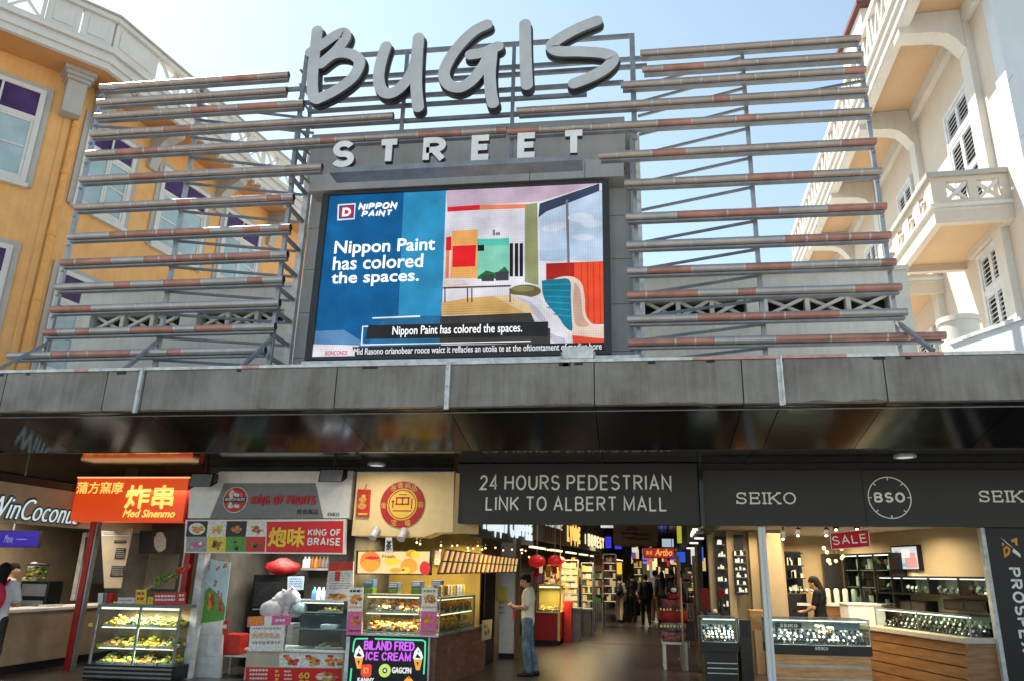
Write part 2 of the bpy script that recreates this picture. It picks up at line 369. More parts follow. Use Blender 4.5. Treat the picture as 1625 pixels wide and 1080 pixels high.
def font(mb, pl, s, x0, y0, W, H, depth=.006, mi=0, bold=0., shear=0., z0=0.002, off=0.):
    """type set with the built-in font (any script), fitted to the box; bold thickens by stepped copies"""
    c = bpy.data.curves.new("type", "FONT"); c.body = s; c.shear = shear; c.offset = off; c.resolution_u = 3
    o = bpy.data.objects.new("type", c); COL.objects.link(o)
    dg = bpy.context.evaluated_depsgraph_get(); dg.update()
    me = bpy.data.meshes.new_from_object(o.evaluated_get(dg))
    vs = [(v.co.x, v.co.y) for v in me.vertices]; fs = [tuple(p.vertices) for p in me.polygons]
    bpy.data.objects.remove(o); bpy.data.curves.remove(c); bpy.data.meshes.remove(me)
    if not vs: return mb
    ax, bx = min(v[0] for v in vs), max(v[0] for v in vs); ay, by = min(v[1] for v in vs), max(v[1] for v in vs)
    kx, ky = W/max(1e-6, bx-ax), H/max(1e-6, by-ay)
    sh = [(0,0)] if not bold else [(0,0),(bold,0),(0,bold),(bold,bold),(bold/2,-bold*.4),(-bold*.4,bold/2)]
    ed = {}
    for f in fs:
        for a, b in zip(f, f[1:]+f[:1]): ed[(a,b)] = 1
    rim = [e for e in ed if (e[1], e[0]) not in ed]
    for k, (dx, dy) in enumerate(sh):
        z = z0+depth+.0005*k
        mb.idx([pl.p(x0+(v[0]-ax)*kx+dx*H, y0+(v[1]-ay)*ky+dy*H, z) for v in vs], fs, mi)
        if depth > .003:
            for a, b in rim:
                A, B = vs[a], vs[b]
                pa = (x0+(A[0]-ax)*kx+dx*H, y0+(A[1]-ay)*ky+dy*H); pb = (x0+(B[0]-ax)*kx+dx*H, y0+(B[1]-ay)*ky+dy*H)
                mb.face([pl.p(*pa, z), pl.p(*pb, z), pl.p(*pb, z0), pl.p(*pa, z0)], mi)
    return mb
def fplane(Y): return Plane((0, Y, 0))          # plane of the shopfronts, reader on the street
def wcaps(mb, s, c, x0, y0, x1, y1, Y, **k):
    X0, X1, Z0, Z1 = span(c, x0, y0, x1, y1, Y); return caps(mb, fplane(Y), s, X0, Z0, X1-X0, Z1-Z0, **k)
def wfont(mb, s, c, x0, y0, x1, y1, Y, **k):
    X0, X1, Z0, Z1 = span(c, x0, y0, x1, y1, Y); return font(mb, fplane(Y), s, X0, Z0, X1-X0, Z1-Z0, **k)
def smoothline(pts, n=5):
    out = []
    P = [pts[0]]+list(pts)+[pts[-1]]
    for i in range(1, len(P)-2):
        p0, p1, p2, p3 = [Vector(P[j]) for j in (i-1, i, i+1, i+2)]
        for k in range(n):
            t = k/n; out.append(tuple(.5*((2*p1)+(p2-p0)*t+(2*p0-5*p1+4*p2-p3)*t*t+(3*p1-p0-3*p2+p3)*t**3)))
    out.append(tuple(pts[-1])); return out
def disc(mb, c, r, d, n=28, mi=0, pl=None, rin=0.):
    """round plate (or ring) facing the reader of plane pl, centre c=(x,y) on it"""
    o = [(c[0]+r*math.cos(2*math.pi*i/n), c[1]+r*math.sin(2*math.pi*i/n)) for i in range(n)]
    if not rin:
        mb.prism([pl.p(*p, d[1]) for p in o], pl.n*(d[0]-d[1]), mi)
    else:
        ii = [(c[0]+rin*math.cos(2*math.pi*i/n), c[1]+rin*math.sin(2*math.pi*i/n)) for i in range(n)]
        for i in range(n):
            j = (i+1) % n; mb.prism([pl.p(*o[i], d[1]), pl.p(*o[j], d[1]), pl.p(*ii[j], d[1]), pl.p(*ii[i], d[1])], pl.n*(d[0]-d[1]), mi)
    return mb
# ================================================================== SETTING
M_paint_w = mat('white_paint', (.66,.65,.62), .55, var=.08, scale=2.5)
M_steel = mat('galvanised_steel', (.33,.345,.36), .38, .55, var=.2, scale=3)
M_steel2 = mat('grey_painted_steel', (.22,.235,.255), .45, .2, var=.2, scale=4)
M_copper = mat('weathered_copper', (.40,.195,.145), .36, .35, var=.28, scale=4, col2=(.27,.14,.11))
M_tube = mat('dull_metal_tube', (.40,.375,.35), .3, .6, var=.12, scale=3)
M_tan = mat('brown_metal_tube', (.40,.33,.285), .28, .6, var=.12, scale=3)
M_clamp = mat('bright_clamp', (.44,.43,.42), .3, .7)
M_black = mat('black_paint', (.018,.018,.02), .45, var=.2)
M_blackgloss = mat('black_gloss', (.012,.012,.013), .12, var=.2)
M_fascia = stained('weathered_fascia_sheet', (.215,.195,.168), (.075,.06,.045), .3, .2, .75)
M_clad = stained('grey_cladding', (.40,.40,.39), (.26,.255,.245), .45, .1, .5)
M_conc = stained('grey_render', (.58,.57,.52), (.33,.32,.285), .8, 0, .55)
M_soffit = mat('dark_polished_soffit', (.010,.009,.0085), .12, .0, var=.3, scale=1.5, bump=.015, bscale=3, spec=.17)
M_ceil = mat('dark_glossy_ceiling', (.035,.029,.022), .05, 0, var=.25, scale=1.2, bump=.006, bscale=2, spec=.8)
M_flash = mat('pale_flashing', (.58,.59,.58), .5, .1, var=.22, scale=8)
# ground
def tilefloor(name, c1, c2, mortar, sc_, rough):
    return brickmat(name, c1, c2, mortar, sc_, 1.0, 1.0, .018, rough, bump=.2)
g = MB(); g.face([(-300,-300,0),(300,-300,0),(300,300,0),(-300,300,0)])
struct(g.build('plaza_ground', brickmat('plaza_paving', (.33,.30,.26), (.375,.34,.295), (.2,.185,.16), 1.0, .6, .6, .008, .7, bump=.2)))
g = MB(); g.face([(-13,11.0,.004),(12,11.0,.004),(14,44,.004),(-13,44,.004)])
struct(g.build('arcade_floor', tilefloor('arcade_tiles', (.048,.041,.034), (.068,.058,.048), (.015,.013,.011), 1.5, .3)))
for yy in (19.5, 25.5, 31.5):
    g = MB(); g.box(-2.2+.1*(yy-12), 1.2+.04*(yy-12), yy, yy+.22, .006, .009)
    struct(g.build('floor_band', mat('dark_floor_band', (.05,.045,.04), .4)))
# ceiling of the arcade: sheets with open joints, recessed service tracks
seams = [at(q('P',x,600),8.4).x for x in (10,170,230,534,711,943,1178,1238,1405)]
cx = [-13.,]+[seams[i] for i in (1,3,4,5,7)]+[3.9,6.2,9.,12.]
g = MB()
for a, b in zip(cx[:-1], cx[1:]):
    yb = [9.97,12.4,15,18,22,27,33,44]
    for y0, y1 in zip(yb[:-1], yb[1:]): g.box(a+.006, b-.006, y0+.006, y1-.006, 3.28, 3.32)
g.box(-13,12,9.97,44,3.34,3.36,1)
struct(g.build('arcade_ceiling', [M_ceil, M_black]))
g = MB(); g.box(-13,12,10.0,46,3.40,3.98); struct(g.build('arcade_roof', M_conc))
g = MB(); g.box(-13,14,44,44.3,0,3.4); struct(g.build('arcade_end_wall', mat('arcade_wall_dark', (.09,.08,.07), .7)))

# ------------------------------------------------------------------ canopy
YF = 8.4
can = thing('entrance_canopy', 'long grey street canopy of stained metal sheets with a dark polished underside', 'canopy', (-2.1, YF, 3.2))
edges = [-13.]+seams+[6.1, 8.6, 11.5]
for a, b in zip(edges[:-1], edges[1:]):
    m = MB(); m.box(a+.006, b-.006, YF, YF+.03, 3.492, 4.0)
    m.box(a+.006, b-.006, YF+.03, YF+.10, 3.492, 3.512); m.build('fascia_panel', M_fascia, can, bevel=.004)
m = MB(); m.box(-13, 11.5, YF+.035, YF+.09, 3.52, 3.99); m.build('fascia_backing', M_black, can)
sf = [-13.]+[seams[i] for i in (0,2,3,4,5,6,7,8)]+[4.2,5.6,8,11.5]
for a, b in zip(sf[:-1], sf[1:]):
    m = MB(); m.prism([(a+.005,YF+.11,3.488),(a+.005,9.88,3.205),(a+.005,9.88,3.235),(a+.005,YF+.11,3.518)], (b-a-.01,0,0)); m.build('soffit_panel', M_soffit, can)
m = MB(); m.prism([(-13,YF+.1,3.53),(-13,9.9,3.25),(-13,9.9,3.37),(-13,YF+.1,3.60)], (24.5,0,0)); m.build('soffit_backing', M_black, can)
m = MB(); m.box(-13,11.5,9.885,9.96,3.198,3.39); m.build('soffit_lip', M_blackgloss, can)
m = MB(); m.tube((-13,YF+.2,3.462),(11.5,YF+.2,3.462),.007,6); m.build('soffit_cable', M_steel2, can)
for px in (224, 711, 1238):
    X = at((px, 600), YF).x; m = MB()
    m.box(X-.03, X+.03, YF-.012, YF-.002, 3.46, 4.03); m.box(X+.012, X+.03, YF-.045, YF-.012, 3.46, 4.03)
    for zz in (3.52,3.74,3.95): m.tube((X-.01,YF-.02,zz),(X-.01,YF-.011,zz),.008,8,1)
    m.build('joint_cover_strip', [M_flash, M_steel], can)
m = MB(); xs = [-13]+[at((x,585),YF).x for x in (120,142,385,412,560,780,905,1100,1290,1345,1430,1500,1515)]+[11.5]
for k, (a, b) in enumerate(zip(xs[:-1], xs[1:])):
    m.box(a, b-.004, YF-.02, YF+.2, 4.004, 4.04, 1 if k in (1,3,8,9,11) else 0)
m.build('gutter_cap', [M_flash, mat('faded_copper_cap', (.52,.30,.25), .5, .2, var=.2)], can)
for k in range(18):      # bits of torn sealant along the top edge
    m = MB(); x = random.uniform(-10, 6); m.box(x, x+random.uniform(.03,.18), YF-.006, YF-.001, 3.975-random.uniform(0,.015), 3.998); m.build('torn_sealant', M_black, can)
m = MB(); m.box(-13,11.5,YF+.21,11.6,3.985,4.0); m.build('canopy_deck', M_conc, can)
# rain-worn tide marks near the lower edge of the fascia
M_grime = mat('dark_grime', (.105,.10,.09), .7, var=.4, scale=20)
for k in range(16):
    m = MB(); x = random.choice([random.uniform(-8,5), random.uniform(-1.6,3)]); wd = random.uniform(.1,.5); h = random.uniform(.008,.028)
    n_ = 9; m.prism([(x,YF-.0015-.0001*k,3.497)]+[(x+wd*i/n_,YF-.0015-.0001*k,3.4975+h*random.uniform(.5,1)*math.sin(math.pi*(i+.5)/n_)) for i in range(n_)]+[(x+wd,YF-.0015-.0001*k,3.497)], (0,.00005,0)); m.build('tide_stain', M_grime, can)
# small floodlight box sitting on the canopy edge
X0, X1, Z0, Z1 = span('P', 893, 556, 942, 573, YF+.05)
t = thing('floodlight_box', 'small pale grey metal lamp box standing on the canopy edge under the screen', 'floodlight', ((X0+X1)/2, YF+.08, 4.04))
m = MB(); m.box(X0, X1, YF+.0, YF+.16, 4.05, 4.05+Z1-Z0+.02); m.build('housing', M_flash, t, bevel=.01)
m = MB(); m.box(X0-.02, X0-.004, YF+.03, YF+.12, 4.041, 4.14); m.box(X1+.004, X1+.02, YF+.03, YF+.12, 4.041, 4.14); m.build('bracket', M_steel, t)
# flood lamps and puck lights under the ceiling
def pucklight(p, label, r=.13):
    P = atz(p, 3.272); t = thing('ceiling_light', label, 'ceiling light', (P.x, P.y, 3.28))
    m = MB(); m.lathe((P.x,P.y,3.28), [(r*1.15,0),(r*1.15,-.02),(r*.9,-.022),(r*.9,0)], 20); m.build('trim_ring', M_flash, t, smooth='auto')
    m = MB(); m.lathe((P.x,P.y,3.272), [(0,-.008),(r*.88,-.008)], 20); m.build('diffuser', glow('pale_diffuser', (.9,.92,.9), .55, (.7,.7,.7)), t)
pucklight((598,737), 'round white ceiling light above the yellow emblem board')
pucklight((1436,724), 'flat round ceiling light above the round clock emblem')

# ------------------------------------------------------------------ billboard tower
YS = 10.2
tw = thing('billboard_tower', 'grey clad tower frame that carries the big street screen and the sign', 'tower', (-2.55, 10.4, 4.0))
yc = 10.42
xl0, xl1 = at(q('A4',62,480),yc).x, at(q('A4',150,480),yc).x
xr0, xr1 = at(q('A4',1470,480),yc).x, at(q('A4',1608,480),yc).x
zt = at(q('A3',800,610),yc).z
def panels(name, x0, x1, y0, y1, z0, z1, nz, mm):
    m = MB(); h = (z1-z0)/nz
    for k in range(nz): m.box(x0, x1, y0, y1, z0+k*h+.004, z0+(k+1)*h-.004)
    m.box(x0+.01, x1-.01, y0+.012, y1-.01, z0, z1, 1); return m.build(name, [mm, M_black], tw)
panels('side_pier', xl0, xl1+.35, yc, yc+.5, 4.0, zt, 6, M_clad)
panels('side_pier', xr0-.35, xr1, yc, yc+.5, 4.0, zt, 6, M_clad)
m = MB(); m.box(xl1+.355, xr0-.355, yc+.1, yc+.5, 4.0, zt); m.build('back_panel', M_clad, tw)
# header box, three sheets, and its upper set-back band
hx0, hx1 = at(q('A4',85,110),10.05).x, at(q('A4',1540,60),10.05).x
hz0 = at(q('A4',800,92),10.05).z; hz1 = at(q('A3',800,715),10.05).z
for a, b in ((hx0, at(q('A3',1085,740),10.05).x), (at(q('A3',1085,740),10.05).x, at(q('A3',1322,740),10.05).x), (at(q('A3',1322,740),10.05).x, hx1)):
    m = MB(); m.box(a+.004, b-.004, 10.05, 10.9, hz0, hz1); m.build('header_panel', M_clad, tw, bevel=.005)
hz2 = at(q('A3',800,640),10.16).z
x0a, x1a = at(q('A3',140,660),10.16).x, at(q('A3',1495,620),10.16).x
m = MB(); m.box(x0a, x1a, 10.16, 10.85, hz1+.002, hz2+.42); m.build('header_band', M_clad, tw, bevel=.005)
ax0, ax1 = at(q('A3',360,600),10.6).x, at(q('A3',1480,590),10.6).x; az0 = at(q('A3',1400,590),10.6).z-.3; az1 = at(q('A3',950,540),10.6).z
pts = [(ax0,10.6,az0)]+[(ax0+(ax1-ax0)*i/16, 10.6, az0+.25+(az1-az0-.25)*math.sin(math.pi*i/16)) for i in range(17)]+[(ax1,10.6,az0)]
m = MB(); m.prism(pts, (0,.2,0)); m.build('arched_top', M_conc, tw)
m = MB(); zz = at((560,571),9.4).z
m.box(at((478,572),9.4).x, at((1015,567),9.4).x, 9.4, 10.4, zz-.12, zz); m.build('sill', M_flash, tw, bevel=.006)
for px0, px1, yy in ((1004,1012,430),(1013,1021,430),(466,475,430)):
    a, b = at((px0,yy),10.3).x, at((px1,yy),10.3).x; m = MB(); m.box(a, b, 10.30, 10.40, 4.0, at((1010,215),10.3).z); m.build('edge_post', M_flash if px0 != 1004 else M_steel, tw)

# ------------------------------------------------------------------ screen
sx0, sx1, sz0, sz1 = -4.80, -.25, 4.66, 7.49
YS = 10.0
_k = YS/10.3
sx0, sx1 = at((498,435),YS).x, at((968,425),YS).x; sz0 = at((730,566),YS).z; sz1 = at((738,296),YS).z
scn = thing('street_screen', 'large lit advertising screen showing a blue paint advert beside a colourful room', 'screen', ((sx0+sx1)/2, YS, sz0))
m = MB(); fr = .1
m.box(sx0, sx0+fr, YS, YS+.3, sz0, sz1); m.box(sx1-fr, sx1, YS, YS+.3, sz0, sz1)
m.box(sx0+fr, sx1-fr, YS, YS+.3, sz0, sz0+.05); m.box(sx0+fr, sx1-fr, YS, YS+.3, sz1-.03, sz1); m.box(sx0+fr, sx1-fr, YS+.06, YS+.3, sz0+.05, sz1-.03)
m.build('screen_frame', mat('dark_screen_frame', (.035,.037,.04), .5), scn)
YD = YS+.05
def X_(p): return at(p, YD)
ix0, ix1, iz0, iz1 = sx0+fr, sx1-fr, sz0+.05, sz1-.03
ptl, ptr, pbr, pbl = (185,130), (1420,78), (1437,840), (110,890)
def sp(x, y):
    """point of the picture (photo detail A4) -> place on the flat display, clamped to it"""
    p = at(q('A4', x, y), YD); return (min(max(p.x, ix0), ix1), min(max(p.z, iz0), iz1))
adv = MB(); am = []
def led(name, c, s=1.): 
    mm = glow('led_'+name, c, s, (.02,.02,.02), led=True); am.append(mm) if mm not in am else None; return am.index(mm)
lay = [0]
def ad(pts, mi, clamp=True):
    lay[0] += 1; y = YD-.0002*lay[0]
    P = [sp(*p) for p in pts]; adv.face([(a, y, b) for a, b in P], mi)
m = MB(); m.box(ix0, ix1, YD+.002, YD+.02, iz0, iz1); m.build('display_module', M_black, scn)
ad([(60,40),(1475,40),(1475,915),(60,915)], led('room_white', (.80,.78,.86), 1))
ad([(60,40),(532,40),(515,330),(492,880),(60,915)], led('deep_blue', (.005,.125,.34), 1))
ad([(532,40),(725,40),(712,330),(695,880),(492,880),(515,330)], led('sky_blue', (.03,.30,.56), 1))
ad([(490,700),(697,700),(695,880),(330,880),(430,712)], led('floor_blue', (.03,.20,.42), .8))
ad([(110,770),(250,765),(430,880),(100,900)], led('pale_sheen', (.12,.28,.52), 1))
ad([(380,708),(600,698),(600,706),(380,714)], led('white', (.95,.97,1), 1))
ad([(725,40),(1475,40),(1425,90),(1150,175),(725,200)], led('ceiling_mauve', (.58,.45,.56), 1))
ad([(725,200),(875,190),(875,213),(725,222)], led('red', (.78,.02,.03)))
ad([(875,190),(1110,186),(1110,205),(875,213)], led('coral', (.85,.25,.13)))
ad([(725,222),(1082,205),(1082,330),(725,330)], led('wall_lilac', (.76,.74,.84)))
ad([(1082,190),(1140,180),(1145,560),(1082,545)], led('olive', (.30,.32,.16)))
ad([(748,310),(865,303),(865,528),(738,528)], led('orange', (.90,.44,.13)))
ad([(720,340),(744,335),(744,400),(718,400)], led('red', (.78,.02,.03)))
ad([(750,380),(858,375),(853,473),(748,477)], led('red2', (.80,.015,.02)))
ad([(720,400),(736,400),(732,528),(716,528)], led('coral', (.85,.25,.13)))
ad([(862,348),(1010,343),(1010,500),(862,528)], led('mint', (.26,.68,.52)))
ad([(862,348),(1010,343),(1010,375),(862,380)], led('teal', (.10,.60,.48)))
ad([(865,376),(895,374),(895,402),(865,403)], led('ink', (.012,.012,.02)))
for x in (1012,1036,1058): ad([(x,368),(x+16,366),(x+16,520),(x,520)], led('ink', (.012,.012,.02)))
ad([(865,520),(905,492),(950,505),(990,474),(1010,500),(1005,530),(865,532)], led('leaf', (.02,.16,.05)))
ad([(880,515),(940,508),(940,542),(884,542)], led('pot', (.05,.055,.06))); ad([(946,500),(1008,495),(1008,538),(948,540)], led('pot', (.05,.055,.06)))
ad([(935,305),(945,305),(945,332),(935,332)], led('grey', (.2,.2,.22))); ad([(948,318),(968,316),(968,330),(948,330)], led('grey', (.2,.2,.22)))
ad([(1150,185),(1425,92),(1425,130),(1180,222),(1145,250)], led('beam_blue', (.04,.06,.11)))
ad([(1180,222),(1475,120),(1475,450),(1150,440),(1148,250)], led('window_sky', (.52,.66,.84)))
ad([(1150,400),(1280,395),(1280,450),(1150,450)], led('haze_blue', (.44,.60,.78)))
ad([(1270,170),(1282,166),(1290,470),(1278,470)], led('grey', (.2,.2,.22)))
ad([(1180,460),(1310,455),(1310,555),(1180,555)], led('dark_red', (.42,.02,.015)))
ad([(1310,455),(1475,448),(1475,740),(1360,740),(1340,560),(1310,540)], led('vermilion', (.86,.085,.03)))
def adc(pts, mi): ad(smoothline(pts, 5), mi)
def oval(cx, cy, rx, ry, mi, n=20): ad([(cx+rx*math.cos(2*math.pi*i/n), cy+ry*math.sin(2*math.pi*i/n)) for i in range(n)], mi)
for cx_, cy_, rx_, ry_ in ((1200,300,40,16),(1235,285,36,18),(1340,250,60,22),(1390,275,50,20),(1350,340,50,14)): oval(cx_, cy_, rx_, ry_, led('cloud_white', (.68,.76,.88)))
for x in (1340,1368,1396,1424): ad([(x,456),(x+5,456),(x+9,735),(x+3,735)], led('red_fold', (.62,.045,.02)))
adc([(1080,600),(1150,625),(1220,690),(1275,770),(1310,835),(1180,835),(1100,740),(1070,660)], led('rug_white', (.70,.70,.76)))
adc([(1110,640),(1170,680),(1230,745),(1270,820),(1215,820),(1160,740),(1110,690)], led('rug_shade', (.50,.50,.60)))
adc([(1215,532),(1260,520),(1310,524),(1345,556),(1358,620),(1362,690),(1390,735),(1440,752),(1475,760),(1475,800),(1400,806),(1310,790),(1292,740),(1290,600),(1275,545)], led('chair_cream', (.82,.66,.56)))
adc([(1312,545),(1335,580),(1345,650),(1352,705),(1378,745),(1340,752),(1312,730),(1304,640)], led('chair_shade', (.62,.40,.32)))
adc([(1160,540),(1225,533),(1288,537),(1294,620),(1298,700),(1300,768),(1268,752),(1235,705),(1180,640),(1163,590)], led('teal_blue', (.01,.20,.32)))
for k in range(6): ad([(1166+k*3,556+k*26),(1292,552+k*30),(1292,558+k*30),(1167+k*3,562+k*26)], led('teal_light', (.03,.30,.42)))
ad([(1300,790),(1390,800),(1475,805),(1475,832),(1305,832)], led('vermilion', (.86,.085,.03)))
ad([(705,540),(800,540),(830,560),(705,575)], led('sofa', (.74,.60,.56))); oval(760, 548, 40, 10, led('cushion', (.80,.72,.70)))
oval(1085, 588, 72, 30, led('moss', (.16,.15,.05))); oval(1075, 578, 50, 14, led('moss_light', (.28,.26,.10)))
adc([(1020,604),(1110,616),(1190,668),(1245,735),(1280,800),(1200,780),(1130,720),(1070,660)], led('blanket', (.78,.76,.82)))
adc([(1040,612),(1100,632),(1160,690),(1200,750),(1150,720),(1090,660)], led('blanket_shade', (.60,.58,.68)))
ad([(700,640),(820,620),(940,610),(1010,610),(1100,690),(700,700)], led('wood_floor', (.74,.46,.16)))
ad([(940,612),(1010,605),(1100,650),(1120,690),(1090,692)], led('wood_light', (.85,.66,.38)))
for k in range(5): ad([(702,650+k*11),(1040-k*5,632+k*13),(1040-k*5,634+k*13),(702,653+k*11)], led('floor_line', (.60,.34,.10)))
ad([(706,570),(1018,560),(1018,568),(706,578)], led('table', (.10,.06,.05)))
for x in (712,816,836,1012): ad([(x,575),(x+6,575),(x+6,640),(x,640)], led('table', (.10,.06,.05)))
ad([(695,704),(1110,688),(1130,735),(1200,760),(1200,830),(690,830)], led('dark_floor', (.055,.05,.045)))
ad([(362,745),(1190,728),(1190,795),(350,808)], led('caption_box', (.022,.022,.022)))
for P in ([(335,748),(362,747),(362,753),(335,754)], [(335,748),(340,748),(335,835),(328,835)], [(328,831),(1110,815),(1110,819),(328,836)]): ad(P, led('white', (.95,.97,1), 1))
ad([(60,832),(320,836),(300,880),(330,900),(60,915)], led('tag_white', (.85,.82,.88)))
ad([(290,843),(1475,822),(1475,915),(300,915)], led('ticker', (.025,.025,.025)))
ad([(60,840),(285,846),(300,868),(285,915),(60,915)], led('tag_white', (.85,.82,.88)))
ad([(222,190),(305,184),(300,258),(220,264)], led('white', (.95,.97,1), 1)); ad([(229,196),(299,191),(295,252),(227,257)], led('badge_blue', (.01,.07,.28)))
ad([(236,203),(292,198),(289,245),(234,250)], led('red2', (.80,.015,.02)))
adv.build('display', am, scn)
# badge monogram and the words on the display
wt_ = led('white', (.95,.97,1), 1)
pd = fplane(YD-.028)
def adtext(s, x0, y0, x1, y1, name='display_lettering', fnt=True, col=None, **k):
    m = MB(); X0, X1, Z0, Z1 = span('A4', x0, y0, x1, y1, YD)
    (font if fnt else caps)(m, pd, s, X0, Z0, X1-X0, Z1-Z0, **k); m.build(name, col or glow('led_text', (.95,.97,1), 1.0), scn)
adtext('D', 245, 207, 284, 246, fnt=False, wt=.24, depth=.002)
adtext('NIPPON', 318, 184, 492, 215, fnt=False, wt=.24, gap=.16, slant=.22, depth=.002)
adtext('PAINT', 332, 219, 470, 247, fnt=False, wt=.24, gap=.16, slant=.22, depth=.002)
adtext('Nippon Paint', 210, 354, 668, 428, bold=.03, depth=.001); adtext('has colored', 204, 427, 614, 487, bold=.03, depth=.001); adtext('the spaces.', 196, 498, 594, 566, bold=.03, depth=.001)
adtext('Nippon Paint has colored the spaces.', 476, 745, 1070, 796, bold=.012, depth=.001)
adtext('Mid Rasono orianobear rooce waict it reflacies an utoiia te at the oftiomtament of medius bore', 300, 838, 1436, 868, bold=.02, depth=.001, col=glow('led_text_dim',(.75,.77,.8),.85))
adtext('RONCONDS', 168, 862, 268, 882, bold=.03, depth=.001, col=glow('led_text_red', (.5,.02,.1), 1))

# ------------------------------------------------------------------ roof sign frame, letters
YB = 9.72
sf_ = thing('sign_frame', 'open grey steel frame rising above the screen behind the big brush letters', 'sign frame', (-2.5, YB, 4.0))
def fpost(ptop, pbot, w=.07, Y=YB, name='post', par=sf_, mm=M_steel2, zb=None):
    a, b = at(ptop, Y), at(pbot, Y); x = (a.x+b.x)/2; m = MB(); m.box(x-w/2, x+w/2, Y-w/2, Y+w/2, zb if zb is not None else b.z, a.z); return m.build(name, mm, par, bevel=.004)
fpost(q('A3',108,242), q('A3',80,790), .06); fpost(q('A3',135,250), q('A3',140,790), .05, 10.05)
fpost(q('A3',560,222), q('A3',532,585), .055); fpost(q('A3',1014,192), q('A3',1010,692), .055); fpost(q('A3',1525,150), q('A3',1535,600), .08)
m = MB()
z_ = at(q('A3',1525,153),YB).z
rails = [(q('A3',320,231),q('A3',1525,153)), (q('A3',200,333),q('A3',1590,252)), (q('A3',0,345),q('A3',1590,320)), (q('A3',0,410),q('A3',1490,388)), (q('A3',130,468),q('A3',1330,410)), (q('A3',140,535),q('A3',1040,492))]
for a, b in rails:
    A, B = at(a, YB+.05), at(b, YB+.05); z = (A.z+B.z)/2; r_ = MB(); r_.box(A.x, B.x, YB+.05, YB+.11, z-.03, z+.03); r_.build('rail', M_steel2, sf_, bevel=.004)
for k in range(8):     # lattice between the doubled left posts
    y0 = 300+k*62; a = at(q('A3',100-k*3,y0), YB); b = at(q('A3',138,y0+52), 10.05); m.bar(a, b, .03)
m.build('lattice_brace', M_steel2, sf_)
def brush(lines, wpx, Y, name, mats, par, depth=.12):
    """brush-drawn letter: a dark shell with a paler face standing proud of it"""
    wv = (at(q('A3',400+wpx,300),Y).x-at(q('A3',400,300),Y).x); m = MB(); p_ = fplane(Y)
    for kk, ln in enumerate(lines):
        L = [(at(q('A3',*p),Y).x, at(q('A3',*p),Y).z) for p in ln]; L = smoothline(L, 6)
        strokes(m, p_, [L], wv, depth*.35+.001*kk, 1, 1, True, -depth*.55); strokes(m, p_, [L], wv-.03, depth*.35+.008+.001*kk, 0, 1, True, depth*.3)
    return m.build(name, mats, par)
M_face = mat('silver_letter_face', (.50,.50,.495), .42, .1, var=.10, scale=1.8)
M_side = mat('dark_letter_side', (.045,.05,.06), .4, .2)
sg = thing('brush_letter_sign', 'giant silver brush style letters standing on the roof frame', 'sign', (-2.5, 9.5, 8.9))
BR = {
'B': [[(180,147),(175,200),(166,280),(160,360),(164,425),(182,441)], [(152,240),(205,205),(255,170),(292,156),(300,180),(262,232),(196,290)], [(196,290),(255,248),(320,247),(361,280),(335,345),(262,402),(182,441)]],
'U': [[(474,215),(455,275),(443,345),(455,400),(490,417),(535,392),(580,335),(603,270),(612,200)], [(613,178),(606,280),(604,390),(612,475)]],
'G': [[(905,122),(850,150),(790,208),(740,280),(722,335),(742,378),(790,391),(842,360),(890,300),(925,235)], [(836,251),(890,242),(935,222),(952,216)], [(926,240),(918,330),(922,410),(932,458)]],
'I': [[(1068,120),(1070,250),(1076,380)]],
'S': [[(1374,106),(1290,140),(1212,184),(1182,214),(1212,236),(1310,238),(1405,246),(1444,268),(1412,310),(1340,350),(1277,374)]]}
for ch in 'BUGIS':
    o = brush(BR[ch], 56, 9.42, 'brush_letter', [M_face, M_side], sg)
st = thing('block_letter_sign', 'row of white block letters on a dark ledge above the screen', 'sign', (-2.5, 9.3, 7.6))
M_lf = mat('pale_letter_face', (.72,.715,.70), .5, .0, var=.08); 
for ch, x0, y0, x1, y1, wt in (('S',244,615,336,728,.22),('T',438,608,530,716,.24),('R',632,600,728,708,.23),('E',840,590,924,699,.24),('E',1037,580,1121,690,.24),('T',1225,569,1326,681,.24)):
    m = MB(); X0, X1, Z0, Z1 = span('A3', x0, y0, x1, y1, 9.3); caps(m, fplane(9.3), ch, X0, Z0, X1-X0, Z1-Z0, wt=wt, depth=.09, mi=0, ms=1, z0=-.03); m.build('block_letter', [M_lf, M_side], st)
A, B = at(q('A3',235,748), 9.3), at(q('A3',1310,698), 9.3); z = (A.z+B.z)/2
m = MB(); m.box(A.x, B.x, 9.2, 9.5, z-.03, z+.05); m.box(A.x,B.x,9.35,9.5,z+.05,z+.1); m.build('ledge', M_steel2, st)

